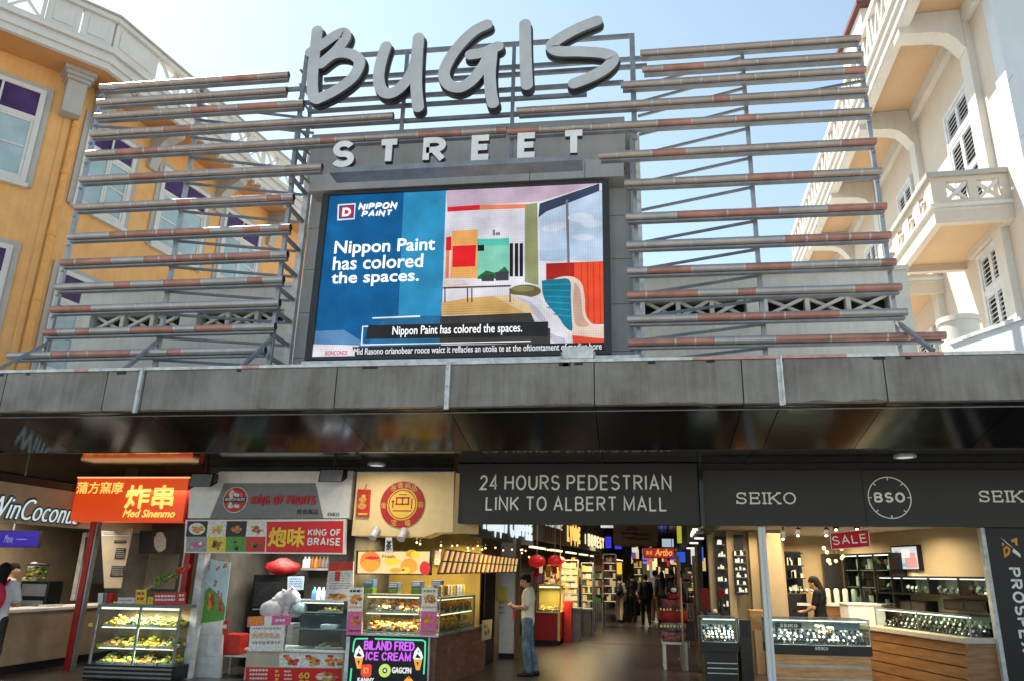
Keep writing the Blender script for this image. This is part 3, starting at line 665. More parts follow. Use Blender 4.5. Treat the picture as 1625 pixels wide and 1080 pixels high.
# ------------------------------------------------------------------ louvre screens of tubes either side
YT = 9.6
RT = [((1016,85),(1366,61)),((1019,110),(1370,88)),((985,135),(1374,111)),((820,175),(1378,144)),((805,205),(1384,181)),((950,247),(1391,225)),((991,291),(1399.6,272)),((993,345),(1407,326.6)),((994,389),(1414,373)),((995,430),(1421.6,416)),((995,467),(1431,457)),((995,506.5),(1440,496)),((997,542.6),(1501,533))]
LT = [((160,139),(459,119)),((156,162),(456,144)),((152,184),(483,165)),((145,211),(625,186)),((137,246),(805,205)),((128,283),(512,267)),((120,329),(467,313)),((109,376),(462,361)),((97.6,417),(457.6,403.6)),((89.6,456.4),(451,443)),((81.6,492),(445,480)),((70.4,528),(438,518)),((14.4,564.6),(422.4,554))]
clampme = None
def louvre(tubes, label, side):
    global clampme
    root = thing('tube_screen', label, 'louvre screen', ((-7.0 if side < 0 else 1.8), YT, 4.0), 'tube screens either side of the big screen')
    Zs = []
    for k, (a, b) in enumerate(tubes):
        A, B = at(a, YT), at(b, YT); z = (A.z+B.z)/2; Zs.append(z)
        m = MB(); x = A.x; sgm = []
        while x < B.x-.02:
            L = random.choice([.26,.26,.5,.62,.3,.7]); e = min(B.x, x+L)
            if B.x-e < .15: e = B.x
            cop = random.random() < (.08 if k < 4 else .22 if k < 7 else .42 if k < 10 else .55); base_ = 3 if k < 7 else 0
            m.tube((x,YT,z), (e-.006,YT,z), .054, 18, 1 if cop else base_, mcap=2); sgm.append(e); x = e
        o = m.build('tube', [M_tube, M_copper, M_black, M_tan], root, smooth='auto')
        for e in sgm[:-1]:
            if clampme is None:
                c = MB(); c.lathe((0,0,0), [(.053,-.011),(.057,-.011),(.057,.011),(.053,.011)], 14); c.v = [(v[2],v[0],v[1]) for v in c.v]; oc_ = c.build('clamp', M_clamp, None, smooth='auto'); clampme = oc_.data; bpy.data.objects.remove(oc_)
            oc_ = bpy.data.objects.new('clamp', clampme); COL.objects.link(oc_); oc_.parent = o; oc_.location = Vector((e,YT,z))-root.location
        s = MB(); s.box(A.x+.03, B.x-.03, YT-.0, YT+.085, z-.086, z-.062); s.box(A.x+.03, B.x-.03, YT+.065, YT+.085, z-.062, z+.0); s.build('support_channel', M_steel2, root)
    return root, Zs
lv, ZL = louvre(LT, 'screen of horizontal copper and grey tubes left of the big screen, before the yellow house', -1)
rv, ZR = louvre(RT, 'screen of horizontal copper and grey tubes right of the big screen, before the cream house', 1)
YP = YT+.18
def vpost(root, x, zt, zb=4.0, Y=YP, w=.06, mm=M_steel): m = MB(); m.box(x-w/2, x+w/2, Y-w/2, Y+w/2, zb, zt); m.build('post', mm, root, bevel=.004)
xo = at((141,250),YP).x; vpost(lv, xo, ZL[0]); xm = at((286,350),YP).x; vpost(lv, xm, ZL[0]); xi = at((452,380),YP).x; vpost(lv, xi, ZL[3])
for k in range(0, 13):
    for x in (xo, xm, xi):
        if x == xi and k < 3: continue
        m = MB(); m.box(x-.02, x+.02, YT+.12, YP-.03, ZL[k]-.085, ZL[k]-.05); m.build('bracket', M_steel, lv)
xe = at((476,400),10.34).x
for k in range(1, 13):
    m = MB(); m.bar((xm, YP, ZL[k]-.06), (xe, 10.34, ZL[k]-.06), .035); m.build('stay', M_steel2, lv)
    if k > 3: m = MB(); m.bar((xi, YP, ZL[k]-.06), (xe, 10.34, ZL[k]-.06), .05); m.build('stay', M_steel2, lv)
m = MB(); m.bar((xo,YP,ZL[2]-.06),(xm,YP+.4,ZL[2]-.06),.035); m.build('stay', M_steel2, lv)
for a_, b_ in ((xi,xi-.1),(xm,xm-.05),(xo,xo-.3)): m = MB(); m.bar((a_,YP,ZL[11]-.1),(b_,9.0,4.06),.05); m.build('foot_brace', M_steel2, lv)
xo = at((1386,250),YP).x; vpost(rv, xo, ZR[0]); xm = at((1190,250),YP).x; vpost(rv, xm, ZR[0]); xi = at((1010,400),YP).x; vpost(rv, xi, ZR[6], w=.06)
xe = at((1019,400),10.34).x
for k in range(0, 13):
    for x in (xo, xm):
        m = MB(); m.box(x-.02, x+.02, YT+.12, YP-.03, ZR[k]-.085, ZR[k]-.05); m.build('bracket', M_steel, rv)
    m = MB(); m.bar((xm, YP, ZR[k]-.06), (xe, 10.34, ZR[k]-.06), .035); m.build('stay', M_steel2, rv)
m = MB(); m.bar((xo,YP,ZR[2]-.06),(xm,YP+.4,ZR[2]-.06),.035); m.build('stay', M_steel2, rv)
m = MB(); m.bar((xo,YP,ZR[11]-.06),at((1481,556),9.0),.05); m.build('foot_brace', M_steel2, rv)

# ------------------------------------------------------------------ parapet walls with cross lattices behind the tubes
def parapet(label, px0, px1, ytop, open_, crop, Y=11.3):
    x0, x1 = px0, px1; t = thing('parapet_wall', label, 'wall', ((x0+x1)/2, Y, 4.0), 'low roof walls with cross lattices')
    zt = ytop; ops = []
    for (a, b, c, d) in open_:
        ops.append(span(crop, a, b, c, d, Y))
    z0 = min(o[2] for o in ops); z1 = max(o[3] for o in ops)
    m = MB(); m.box(x0, x1, Y, Y+.35, 3.99, z0); m.box(x0, x1, Y, Y+.35, z1, zt)
    xs = [x0]+[v for o in ops for v in (max(x0,o[0]), min(x1,o[1]))]+[x1]
    for i in range(0, len(xs), 2):
        if xs[i+1]-xs[i] > .01: m.box(xs[i], xs[i+1], Y, Y+.35, z0, z1)
    m.box(x0-.03, x1+.03, Y-.04, Y+.4, zt, zt+.07)
    m.build('wall_body', M_conc, t)
    for o in ops:
        a, b = max(x0, o[0]), min(x1, o[1]); m = MB(); n = max(2, round((b-a)/.62)); w_ = (b-a)/n
        for k in range(n):
            u0, u1 = a+k*w_+.03, a+(k+1)*w_-.03
            m.bar((u0,Y+.10,z0),(u1,Y+.10,z1),.05,.05,0,(0,1,0)); m.bar((u0,Y+.155,z1),(u1,Y+.155,z0),.05,.05,0,(0,1,0))
            if k: m.box(a+k*w_-.035, a+k*w_+.035, Y+.06, Y+.2, z0, z1)
        m.build('lattice', M_conc, t)
        m = MB(); m.box(a, b, Y+.30, Y+.345, z0, z1); m.build('dark_recess', M_black, t)
parapet('grey rendered roof wall with dark cross lattice openings behind the right tubes', at((1003,500),11.3).x, at((1446,480),11.3).x, at((1210,436),11.3).z, [(172,445,610,507),(700,432,1232,497)], 'A6')
parapet('grey rendered roof wall with dark cross lattice openings behind the left tubes', at((118,520),11.3).x, at((462,480),11.3).x, at((300,460),11.3).z, [(445,650,890,720),(975,638,1405,708)], 'A2')
g = MB(); g.box(-13.2,-13.0,10,44,0,3.4); struct(g.build('arcade_wall_west', MT['arcade_wall_dark'])); g = MB(); g.box(12.0,12.2,10,44,0,3.4); struct(g.build('arcade_wall_east', MT['arcade_wall_dark']))
# ================================================================== HOUSES BEHIND
class Wall:
    """facade frame: s along it, o outwards, z up"""
    def __init__(s, c, ang, side):
        a = rad(ang); s.c = Vector((c[0], c[1], 0)); s.u = Vector((math.sin(a), math.cos(a), 0)); s.n = Vector((math.cos(a), -math.sin(a), 0))*side
    def p(s, t, o, z): return s.c+s.u*t+s.n*o+Vector((0,0,z))
    def hit(s, px, o=0.):
        P = atplane(px, s.c+s.n*o, s.n); return ((P-s.c).dot(s.u), P.z)
    def box(s, m, t0, t1, o0, o1, z0, z1, mi=0):
        return m.obox(s.p(t0,o0,z0), s.u*(t1-t0), s.n*(o1-o0), (0,0,z1-z0), mi)
    def bar(s, m, a, b, w, d, mi=0):
        return m.bar(s.p(*a), s.p(*b), w, d, mi, up=s.n)
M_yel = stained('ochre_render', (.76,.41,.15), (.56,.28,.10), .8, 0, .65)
M_trim = stained('white_trim', (.62,.60,.56), (.42,.40,.36), .6, 0, .4)
M_grt = stained('grey_stone_trim', (.42,.39,.35), (.28,.26,.23), .7, 0, .4)
M_purple = mat('purple_glass', (.06,.022,.10), .15, var=.3, scale=2)
M_pane = mat('frosted_pane', (.36,.47,.50), .16, var=.16, scale=1.2)
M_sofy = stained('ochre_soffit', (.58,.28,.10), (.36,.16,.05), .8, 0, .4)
def sash(house, W, t0, t1, z0, z1, ztr, cols=2):
    """white casement pair under a purple transom: surround, frames, panes"""
    m = MB(); f = .10
    W.box(m, t0, t1, 0, .06, z0, z0+f); W.box(m, t0, t1, 0, .06, z1-f, z1); W.box(m, t0, t0+f, 0, .06, z0+f, z1-f); W.box(m, t1-f, t1, 0, .06, z0+f, z1-f)
    W.box(m, t0+f, t1-f, 0, .055, ztr-.05, ztr+.05)
    W.box(m, t0-.05, t1+.05, 0, .12, z0-.09, z0-.003)
    wf = m.build('window', M_trim, house, bevel=.006)
    wd = (t1-t0-2*f)/cols
    for k in range(cols):
        a, b = t0+f+k*wd, t0+f+(k+1)*wd; e = .055; m = MB(); zb, zt_ = z0+f, ztr-.05; zm = zb+(zt_-zb)*.52
        for x0, x1, y0, y1 in ((a,a+e,zb,zt_),(b-e,b,zb,zt_),(a+e,b-e,zb,zb+e),(a+e,b-e,zt_-e,zt_),(a+e,b-e,zm-.02,zm+.02)): W.box(m, x0+.003, x1-.003, .01, .045, y0, y1)
        m.build('casement', M_trim, wf)
        m = MB(); W.box(m, a+.02, b-.02, .012, .022, zb+.02, zt_-.02); m.build('pane', M_pane, wf)
    m = MB(); W.box(m, t0+f, t1-f, .01, .02, ztr+.05, z1-f); m.build('transom_pane', M_purple, wf)
    m = MB()
    for k in range(1, cols): W.box(m, t0+f+k*wd-.02, t0+f+k*wd+.02, .02, .045, ztr+.05, z1-f)
    m.build('transom_bar', M_trim, wf)
    m = MB(); W.box(m, t0-.12, t0-.003, 0, .035, z0-.05, z1+.1); W.box(m, t1+.003, t1+.12, 0, .035, z0-.05, z1+.1); W.box(m, t0-.003, t1+.003, 0, .035, z1+.003, z1+.1); m.build('surround', M_grt, wf)
hc = at((97,300), 12.5)
F1, F2 = Wall(hc, 41, 1), Wall(hc, 10, 1)
hs = thing('ochre_house', 'ochre yellow house with white windows, purple transoms and a white balustrade on its roof', 'house', (hc.x, hc.y, 4.0))
zs = 11.68
m = MB(); m.prism([F1.p(-9,0,3.9), F1.p(0,0,3.9), F1.p(0,0,zs), F1.p(-9,0,zs)], F1.n*-.3); m.build('wall', M_yel, hs)
m = MB(); m.prism([F2.p(0,0,3.9), F2.p(9.5,0,3.9), F2.p(9.5,0,zs), F2.p(0,0,zs)], F2.n*-.3); m.build('wall', M_yel, hs)
ov = .87
def corner(o):   # where the two offset eaves lines meet
    a, b = F1.p(0,o,0), F2.p(0,o,0); n1, n2 = F1.n, F2.n
    A = Matrix(((n1.x,n1.y),(n2.x,n2.y))); v = Vector((a.dot(n1), b.dot(n2))); r = A.inverted() @ v; return Vector((r.x, r.y, 0))
def eaves(name, mm, o0, o1, z0, z1):
    for Wl, far in ((F1,-9), (F2,9.5)):
        i0, i1 = corner(o0), corner(o1); e0, e1 = Wl.p(far,o0,0), Wl.p(far,o1,0); m = MB()
        m.prism([v+Vector((0,0,z0)) for v in (i0,i1,e1,e0)], (0,0,z1-z0)); m.build(name, mm, hs)
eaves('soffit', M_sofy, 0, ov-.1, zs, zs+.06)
for o, z0, z1 in ((ov,zs-.02,zs+.12),(ov+.06,zs+.121,zs+.24),(ov+.02,zs+.241,zs+.34),(ov+.11,zs+.341,zs+.43)): eaves('cornice', M_trim, ov-.1, o, z0, z1)
eaves('roof_slab', M_conc, -6 if False else -.3, ov-.1, zs+.06, zs+.40)
zb = zs+.43
eaves('base_rail', M_trim, ov-.12, ov+.03, zb, zb+.1); eaves('top_rail', M_trim, ov-.16, ov+.07, zb+.72, zb+.83); eaves('cap_rail', M_grt, ov-.12, ov+.12, zb+.831, zb+.87)
def balus(Wl, t0, t1, solid):
    m = MB(); z0, z1 = zb+.1, zb+.72
    if solid: Wl.box(m, t0, t1, ov-.1, ov-.02, z0, z1); Wl.box(m, t0+.12, t1-.12, ov-.019, ov-.0, z0+.1, z1-.1); m.build('balustrade_panel', M_trim, hs); return
    n = max(1, round((t1-t0)/.62)); w_ = (t1-t0)/n
    for k in range(n):
        a, b = t0+k*w_, t0+(k+1)*w_
        Wl.bar(m, (a+.03,ov-.07,z0),(b-.03,ov-.07,z1),.055,.05); Wl.bar(m, (a+.03,ov-.015,z1),(b-.03,ov-.015,z0),.055,.05); Wl.box(m, b-.035, b+.035, ov-.1, ov+.01, z0, z1)
    m.build('balustrade_panel', M_trim, hs)
c1 = (corner(ov)-F1.c).dot(F1.u); c2 = (corner(ov)-F2.c).dot(F2.u)
balus(F1, -6, c1-1.3, False); balus(F1, c1-1.25, c1-.65, True); balus(F1, c1-.62, c1-.03, True)
balus(F2, c2+.03, c2+1.2, True); balus(F2, c2+1.25, c2+3.1, False); balus(F2, c2+3.15, c2+3.8, True); balus(F2, c2+3.85, c2+6.4, False)
def corbel(Wl, t, w_=.26):
    pr = [(0,zs-1.0),(.10,zs-1.0),(.14,zs-.8),(.24,zs-.55),(.42,zs-.36),(.72,zs-.24),(.76,zs-.2),(.76,zs-.001),(0,zs-.001)]
    m = MB(); m.prism([Wl.p(t-w_/2, o, z) for o, z in pr], Wl.u*w_)
    Wl.box(m, t-w_/2-.04, t+w_/2+.04, -.001, .8, zs-.09, zs-.002); m.build('corbel', M_grt, hs)
m = MB(); F1.box(m, -.34, .02, 0, .34, zs-1.0, zs-.25); F1.box(m, -.38,.06,0,.40,zs-.25,zs-.17); F1.box(m,-.42,.10,0,.46,zs-.17,zs-.09); F1.box(m,-.46,.14,0,.52,zs-.09,zs-.001); m.build('corner_bracket', M_grt, hs, bevel=.01)
for t in (.42, 2.05, 4.35, 6.6): corbel(F2, t)
m = MB()
for k in range(14): F2.box(m, 2.4+k*.28, 2.46+k*.28, ov-.095, ov-.002, zs-.10, zs-.021)
m.build('dentils', M_trim, hs)
# windows
sash(hs, F1, -2.1, -.62, 8.95, 11.12, 10.42); 
t_, z_ = F1.hit((21,391)); sash(hs, F1, t_-1.48, t_, z_-2.2, z_, z_-.02-.6)
def row(px0, px1, zt_, zb_, ztr):
    t0 = F2.hit(px0)[0]; t1 = F2.hit(px1)[0]; sash(hs, F2, t0, t1, zb_, zt_, ztr)
row((112,325),(192,367), 11.0, 8.92, 10.36); row((236,389),(312,430), 11.0, 8.92, 10.36); row((340,440),(402,456), 11.0, 8.92, 10.36)
t0, z0 = F2.hit((90,415)); sash(hs, F2, t0+.05, t0+1.4, z0-2.3, z0-.1, z0-.75); sash(hs, F2, t0+2.4, t0+3.8, z0-2.3, z0-.1, z0-.75)
m = MB(); m.tube(F1.p(.0,.07,3.95), F1.p(.0,.07,zs-1.02), .065, 12)
for z in (5.2,6.6,8.0,9.4,10.5): m.tube(F1.p(0,.07,z), F1.p(0,.07,z+.05), .08, 12)
m.build('drainpipe', mat('orange_pipe_paint',(.74,.36,.10),.55,var=.1), hs, smooth='auto')
m = MB(); F1.box(m, -.22, -.10, 0, .03, 4, zs-1.0); m.build('corner_strip', M_yel, hs)
# the roof behind the balustrade
m = MB(); m.face([F1.p(-9,-.2,zs+.41), F1.p(0,-.2,zs+.41), F2.p(9.5,-.2,zs+.41), F2.p(9.5,-6,zs+1.2), F1.p(-9,-6,zs+1.2)]); m.build('roof', mat('clay_roof', (.25,.11,.07), .8), hs)

# ------------------------------------------------------------------ cream house on the right
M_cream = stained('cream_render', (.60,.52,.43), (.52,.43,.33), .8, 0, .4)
M_crw = stained('cream_white_render', (.66,.63,.575), (.48,.45,.40), .75, 0, .55)
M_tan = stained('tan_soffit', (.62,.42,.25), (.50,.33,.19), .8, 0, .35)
M_shut = mat('white_shutter', (.66,.66,.66), .5, var=.1)
M_dark = mat('window_dark', (.02,.022,.025), .25)
c0 = (6.248, 11.5)
F = Wall(c0, 3, -1)
ch = thing('cream_house', 'cream arcaded house on the right with balconies, tan soffits and white louvred doors', 'house', (6.25, 11.5, 4.0))
m = MB(); F.box(m, .0, 13, -.3, 0, 3.9, 13.2); m.build('wall', M_cream, ch)
zg = 11.3
def fb(name, mm, t0, t1, o0, o1, z0, z1, bevel=.0): m = MB(); F.box(m, t0, t1, o0, o1, z0, z1); return m.build(name, mm, ch, bevel=bevel)
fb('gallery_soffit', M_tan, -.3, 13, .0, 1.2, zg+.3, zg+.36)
fb('gallery_beam', M_crw, -.3, 13, 1.02, 1.2, zg, zg+.30); fb('wall_moulding', M_crw, -.0, 13, .001, .12, zg-.02, zg+.3)
for o, z0, z1 in ((1.24,zg+.05,zg+.22),(1.30,zg+.221,zg+.36),(1.36,zg+.361,zg+.46)): fb('gallery_cornice', M_crw, -.3, 13, 1.2, o, z0, z1)
fb('gallery_rail', M_crw, -.3, 13, 1.14, 1.34, zg+1.22, zg+1.36); fb('gallery_plinth', M_crw, -.3, 13, 1.18, 1.30, zg+.461, zg+.56)
fb('roof', M_conc, -.3, 13, -4, 1.2, zg+.37, zg+.44)
def pierced(t0, t1, o, z0, z1, Wl=F, par=ch, mm=M_crw, n=None):
    m = MB(); n = n or max(1, round((t1-t0)/.5)); w_ = (t1-t0)/n
    for k in range(n):
        a, b = t0+k*w_+.05, t0+(k+1)*w_-.05
        Wl.bar(m, (a,o-.03,z0),(b,o-.03,z1),.06,.05); Wl.bar(m, (a,o+.022,z1),(b,o+.022,z0),.06,.05); Wl.box(m, b, b+.1, o-.05, o+.05, z0, z1)
    return m.build('pierced_panel', mm, par)
for k in range(6): pierced(-.2+k*2.1, 1.7+k*2.1, 1.24, zg+.56, zg+1.22); fb('gallery_pier', M_crw, 1.75+k*2.1, 1.88+k*2.1, 1.15, 1.33, zg+.561, zg+1.22)
for k, t in enumerate((.55, 3.7, 6.9, 10.0)):
    pr = [(1.2,zg+.29),(1.2,zg-.12),(.55,zg-.16),(.38,zg-.22),(.26,zg-.34),(.17,zg-.5),(.125,zg-.55),(.125,zg+.29)]
    m = MB(); m.prism([F.p(t, o, z) for o, z in pr], F.u*.34); m.build('cross_bracket', M_crw, ch)
    fb('wall_pilaster', M_crw, t, t+.34, .0, .12, 3.95, zg-.021)
def louvred(t0, t1, z0, z1, ztop, depth=.03):
    """louvred double door: frame, two leaves, slatted top light"""
    m = MB(); f = .09
    F.box(m, t0, t1, 0, .07, z1-f, z1); F.box(m, t0, t0+f, 0, .07, z0, z1-f); F.box(m, t1-f, t1, 0, .07, z0, z1-f); F.box(m, t0+f, t1-f, 0, .065, ztop-.05, ztop+.05); d = m.build('louvred_door', M_shut, ch, bevel=.005)
    m = MB(); F.box(m, t0+f, t1-f, .002, .01, z0, z1-f); m.build('dark_opening', M_dark, d)
    tm = (t0+t1)/2
    for a, b, z_0, z_1 in ((t0+f,tm,z0+.02,ztop-.05),(tm,t1-f,z0+.02,ztop-.05),(t0+f,tm,ztop+.05,z1-f),(tm,t1-f,ztop+.05,z1-f)):
        m = MB(); e = .06
        for x0, x1, y0, y1 in ((a,a+e,z_0,z_1),(b-e,b,z_0,z_1),(a+e,b-e,z_0,z_0+e),(a+e,b-e,z_1-e,z_1)): F.box(m, x0+.003, x1-.003, .012, .05, y0, y1)
        if z_1-z_0 > 1.2: F.box(m, a+e, b-e, .012, .05, (z_0+z_1)/2-.05, (z_0+z_1)/2+.05)
        z = z_0+e+.04
        while z < z_1-e-.03: m.prism([F.p(a+e,.015,z+.03),F.p(a+e,.042,z),F.p(a+e,.048,z+.008),F.p(a+e,.02,z+.038)], F.u*(b-a-2*e)); z += .085
        m.build('leaf', M_shut, d)
t0 = F.hit((1596,400))[0]; t1 = F.hit((1557,420))[0]; zt = F.hit((1575,388))[1]
louvred(max(.38,t0), t1, zt-2.4, zt, zt-.75); fb('door_hood', M_cream, .3, t1+.15, 0, .14, zt+.02, zt+.16)
t0 = F.hit((1545,130))[0]; t1 = F.hit((1512,165))[0]; zt = F.hit((1530,128))[1]
louvred(.95, 2.2, 8.0, 10.35, 9.65)
louvred(4.4, 5.5, 8.0, 10.35, 9.65); louvred(4.4, 5.5, 4.6, 6.75, 6.1); louvred(7.6, 8.7, 8.0, 10.35, 9.65)
# balcony
bz, br = 7.2, 8.12
def balcony(t0, t1, o):
    m = MB(); F.box(m, t0, t1, 0, o, bz+.22, bz+.27); b = m.build('balcony', M_crw, ch)
    def bp(name, mm, *a): m = MB(); F.box(m, *a); m.build(name, mm, b)
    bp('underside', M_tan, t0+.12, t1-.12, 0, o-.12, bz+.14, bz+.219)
    bp('edge_beam', M_cream, t0, t1, o-.12, o, bz, bz+.219); bp('edge_beam', M_cream, t0, t0+.12, 0, o-.12, bz, bz+.219); bp('edge_beam', M_cream, t1-.12, t1, 0, o-.12, bz, bz+.219)
    bp('ledge', M_crw, t0-.06, t1+.06, 0, o+.06, bz+.271, bz+.33)
    z0, z1 = bz+.33, br-.09
    bp('rail', M_grt, t0-.05, t1+.05, o-.14, o+.05, z1, br); bp('rail', M_grt, t0-.05, t0+.14, 0, o-.14, z1, br); bp('rail', M_grt, t1-.14, t1+.05, 0, o-.14, z1, br)
    # parapet faces with pierced squares
    Wl = F
    def face_(P0, ud, nd, L, n):
        sq = .34; gap = (L-n*sq)/(n+1); m = MB(); zc0 = z0+(z1-z0-sq)/2; zc1 = zc0+sq
        m.obox(P0+Vector((0,0,z0)), ud*L, nd*.09, (0,0,zc0-z0)); m.obox(P0+Vector((0,0,zc1)), ud*L, nd*.09, (0,0,z1-zc1))
        x = 0
        for k in range(n+1): m.obox(P0+ud*x+Vector((0,0,zc0)), ud*gap, nd*.09, (0,0,sq)); x += gap+sq
        m.build('parapet', M_cream, b)
        for k in range(n):
            m = MB(); xx = gap+k*(gap+sq); A = P0+ud*xx+nd*.03; 
            m.bar(A+Vector((0,0,zc0)), A+ud*sq+Vector((0,0,zc1)), .06, .03, 0, nd); m.bar(A+nd*.033+Vector((0,0,zc1)), A+nd*.033+ud*sq+Vector((0,0,zc0)), .06, .03, 0, nd)
            m.ball(A+nd*.05+ud*sq/2+Vector((0,0,zc0+sq/2)), .06, 8, 5); m.build('cross_grille', M_crw, b)
    face_(F.p(t0, o-.1, 0), -F.n, F.u, o-.1, 2); face_(F.p(t0+.0, o-.1, 0), F.u, F.n, t1-t0, 3)
balcony(.25, 2.5, 1.2)
balcony(3.6, 6.4, 1.0)
fb('balcony_post', M_crw, 3.65, 3.9, .72, .97, 3.95, bz-.002)
# far end wall and neighbour block closing the row
m = MB(); F.box(m, 13, 13.4, -4, 1.1, 3.9, zg+.4); m.build('end_wall', M_cream, ch)
P = at((1531,520), 11.6); m = MB(); r = abs(at((1562,520),11.6).x-P.x)
t = thing('roof_drum', 'cream rendered round drum on the roof beside the louvred door', 'roof drum', (P.x, 11.7, 4.0))
m.lathe((P.x, 11.7+r*.3, 0), [(0,3.99),(r,3.99),(r,at((1531,503),11.6).z),(0,at((1531,503),11.6).z)], 28); m.build('drum', M_crw, t, smooth='auto')
m = MB(); zt_ = at((1531,503),11.6).z; m.lathe((P.x, 11.7+r*.3, 0), [(r+.001,zt_-.06),(r+.03,zt_-.06),(r+.03,zt_+.02),(0,zt_+.02)], 28); m.build('rim', M_crw, t, smooth='auto')
t = thing('wing_wall', 'tall plain pale blue grey wall at the right edge beside the cream house', 'wall', (9.2, 11.3, 4.0))
m = MB(); m.box(6.25, 14, 11.2, 11.498, 3.9, 16.5); m.build('wall_body', stained('pale_blue_render', (.58,.61,.645), (.47,.49,.51), .8, 0, .35), t)
m = MB()
for a, b in (((1600,130),(1608,118)),((1618,220),(1624,214)),((1602,165),(1607,162))):
    A, B = at(a, 11.199), at(b, 11.199); m.bar(A, B, .012, .004, 0, (0,1,0))
m.build('crack', M_grt, t)
for px in ((1591,297),(1608,298)):
    A = at(px, 11.19); m = MB(); m.tube(A, A+Vector((0,.03,0)), .022, 8); m.build('vent_hole', M_flash, t)
A, B = at((1509,547), 10.1), at((1650,520), 8.95); zt_ = A.z
t = thing('roof_kerb', 'low pale blue grey kerb wall on the canopy roof at the right', 'wall', (A.x, A.y, 4.0))
d = Vector((B.x-A.x, B.y-A.y, 0)); m = MB(); m.obox((A.x,A.y,3.99), d, (.12,.12,0), (0,0,zt_-3.99)); m.build('kerb_body', MT['pale_blue_render'], t)
m = MB(); m.obox((A.x-.03,A.y-.02,zt_), d*1.02, (.2,.2,0), (0,0,.05)); m.build('coping', M_flash, t)
# a scrap of a dark red roof high behind the gallery
P = at((1378,0), 19.5); t = thing('distant_roof', 'edge of a dark red tiled roof showing above the cream gallery', 'roof', (P.x, 19.5, 4))
m = MB(); m.box(P.x-.35, P.x+2.6, 19.5, 22, P.z-.12, P.z+.02, 0); m.box(P.x-.2, P.x+2.4, 19.7, 21.8, 11, P.z-.121, 1); m.build('eave', [mat('red_tile', (.16,.06,.05), .7), M_crw], t)
# ================================================================== SHOPS ON THE LEFT
M_beige = mat('beige_panel', (.44,.37,.27), .5, var=.1, scale=3)
M_beiged = mat('tan_laminate', (.30,.235,.165), .45, var=.12, scale=4)
M_cremeboard = mat('cream_signboard', (.78,.57,.28), .4, var=.06)
M_white = mat('white_laminate', (.70,.70,.68), .4, var=.08)
M_red = mat('red_paint', (.42,.022,.018), .38, var=.12)
M_orange = glow('lit_orange_panel', (.60,.052,.004), .92, (.35,.035,.006))
M_gold = glow('lit_gold_letter', (1,.62,.13), 1.15)
M_whiteglow = glow('lit_white_letter', (.95,.95,.9), 1.0)
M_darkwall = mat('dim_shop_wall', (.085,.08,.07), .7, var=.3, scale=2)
M_olive = mat('mustard_wall', (.30,.22,.05), .6, var=.2, scale=2)
M_chrome = mat('brushed_steel', (.45,.46,.47), .28, .85, var=.15, scale=5, stretch=(1,1,12))
M_glass = glass('display_glass')
M_tray = mat('steel_tray', (.4,.4,.4), .3, .7)
M_grey = mat('mid_grey_plastic', (.17,.175,.18), .4, var=.15)
FOOD = [mat('fried_gold', (.52,.24,.05), .5, var=.35, scale=25), mat('fried_brown', (.34,.13,.035), .5, var=.35, scale=25), mat('fried_orange', (.60,.27,.05), .5, var=.3, scale=25),
        mat('leafy_green', (.12,.22,.045), .5, var=.4, scale=25), mat('corn_yellow', (.62,.48,.06), .45, var=.25, scale=25), mat('pale_dough', (.55,.47,.30), .55, var=.25, scale=25), mat('tomato_red', (.5,.05,.03), .35, var=.3, scale=20)]
def heap(m, x0, x1, y0, y1, z, n, r, cols, h=2.2):
    for i in range(n):
        u, v = random.random(), random.random(); e = (1-(2*u-1)**2)*(1-(2*v-1)**2)
        m.ball((x0+(x1-x0)*u, y0+(y1-y0)*v, z+r*.6+random.random()*h*r*e), r*random.uniform(.7,1.25), 7, 5, random.uniform(.8,1.3), random.uniform(.8,1.3), random.uniform(.6,.95), random.choice(cols), .12)
def tray(label, x0, x1, y0, y1, z, n, r, cols, group, h=2.2, cat='food tray'):
    t = thing('food_tray', label, cat, ((x0+x1)/2, (y0+y1)/2, z), group)
    m = MB(); m.box(x0,x1,y0,y1,z,z+.006); m.box(x0,x1,y0,y0+.008,z+.006,z+.03); m.box(x0,x1,y1-.008,y1,z+.006,z+.03); m.build('tray_pan', M_tray, t)
    m = MB(); heap(m, x0+.02, x1-.02, y0+.02, y1-.02, z+.006, n, r, cols, h); o = m.build('food', FOOD, t, smooth=True); o['kind'] = 'stuff'; return t
LY = [0]
def blob(m, c, cx, cy, rx, ry, Y, mi, n=12, jit=.15):
    """one printed patch of a food picture"""
    LY[0] = (LY[0]+1) % 9; y = Y-.0006-.0005*LY[0]; A = random.random()
    m.face([at(q(c, cx+rx*random.uniform(1-jit,1)*math.cos(2*math.pi*i/n+A), cy+ry*random.uniform(1-jit,1)*math.sin(2*math.pi*i/n+A)), y) for i in range(n)], mi)
PRINT = [mat('print_'+n, c, .35, var=.25, scale=30) for n, c in (('gold',(.62,.30,.06)),('brown',(.30,.11,.03)),('red',(.55,.03,.02)),('white',(.70,.68,.64)),('green',(.10,.30,.05)),('yellow',(.75,.55,.06)),('black',(.02,.02,.02)),('pink',(.62,.12,.30)),('blue',(.06,.16,.40)),('grey',(.30,.30,.30)),('orange',(.70,.22,.03)))]
PN = dict(gold=0, brown=1, red=2, white=3, green=4, yellow=5, black=6, pink=7, blue=8, grey=9, orange=10)
def pic(m, c, cx, cy, rx, ry, Y, cols=('gold','brown','orange'), n=9):
    for i in range(n):
        a = random.uniform(0, 6.28); d = random.random()**.5
        blob(m, c, cx+rx*.75*d*math.cos(a), cy+ry*.75*d*math.sin(a), rx*random.uniform(.2,.42), ry*random.uniform(.2,.42), Y, PN[random.choice(cols)], 8, .3)
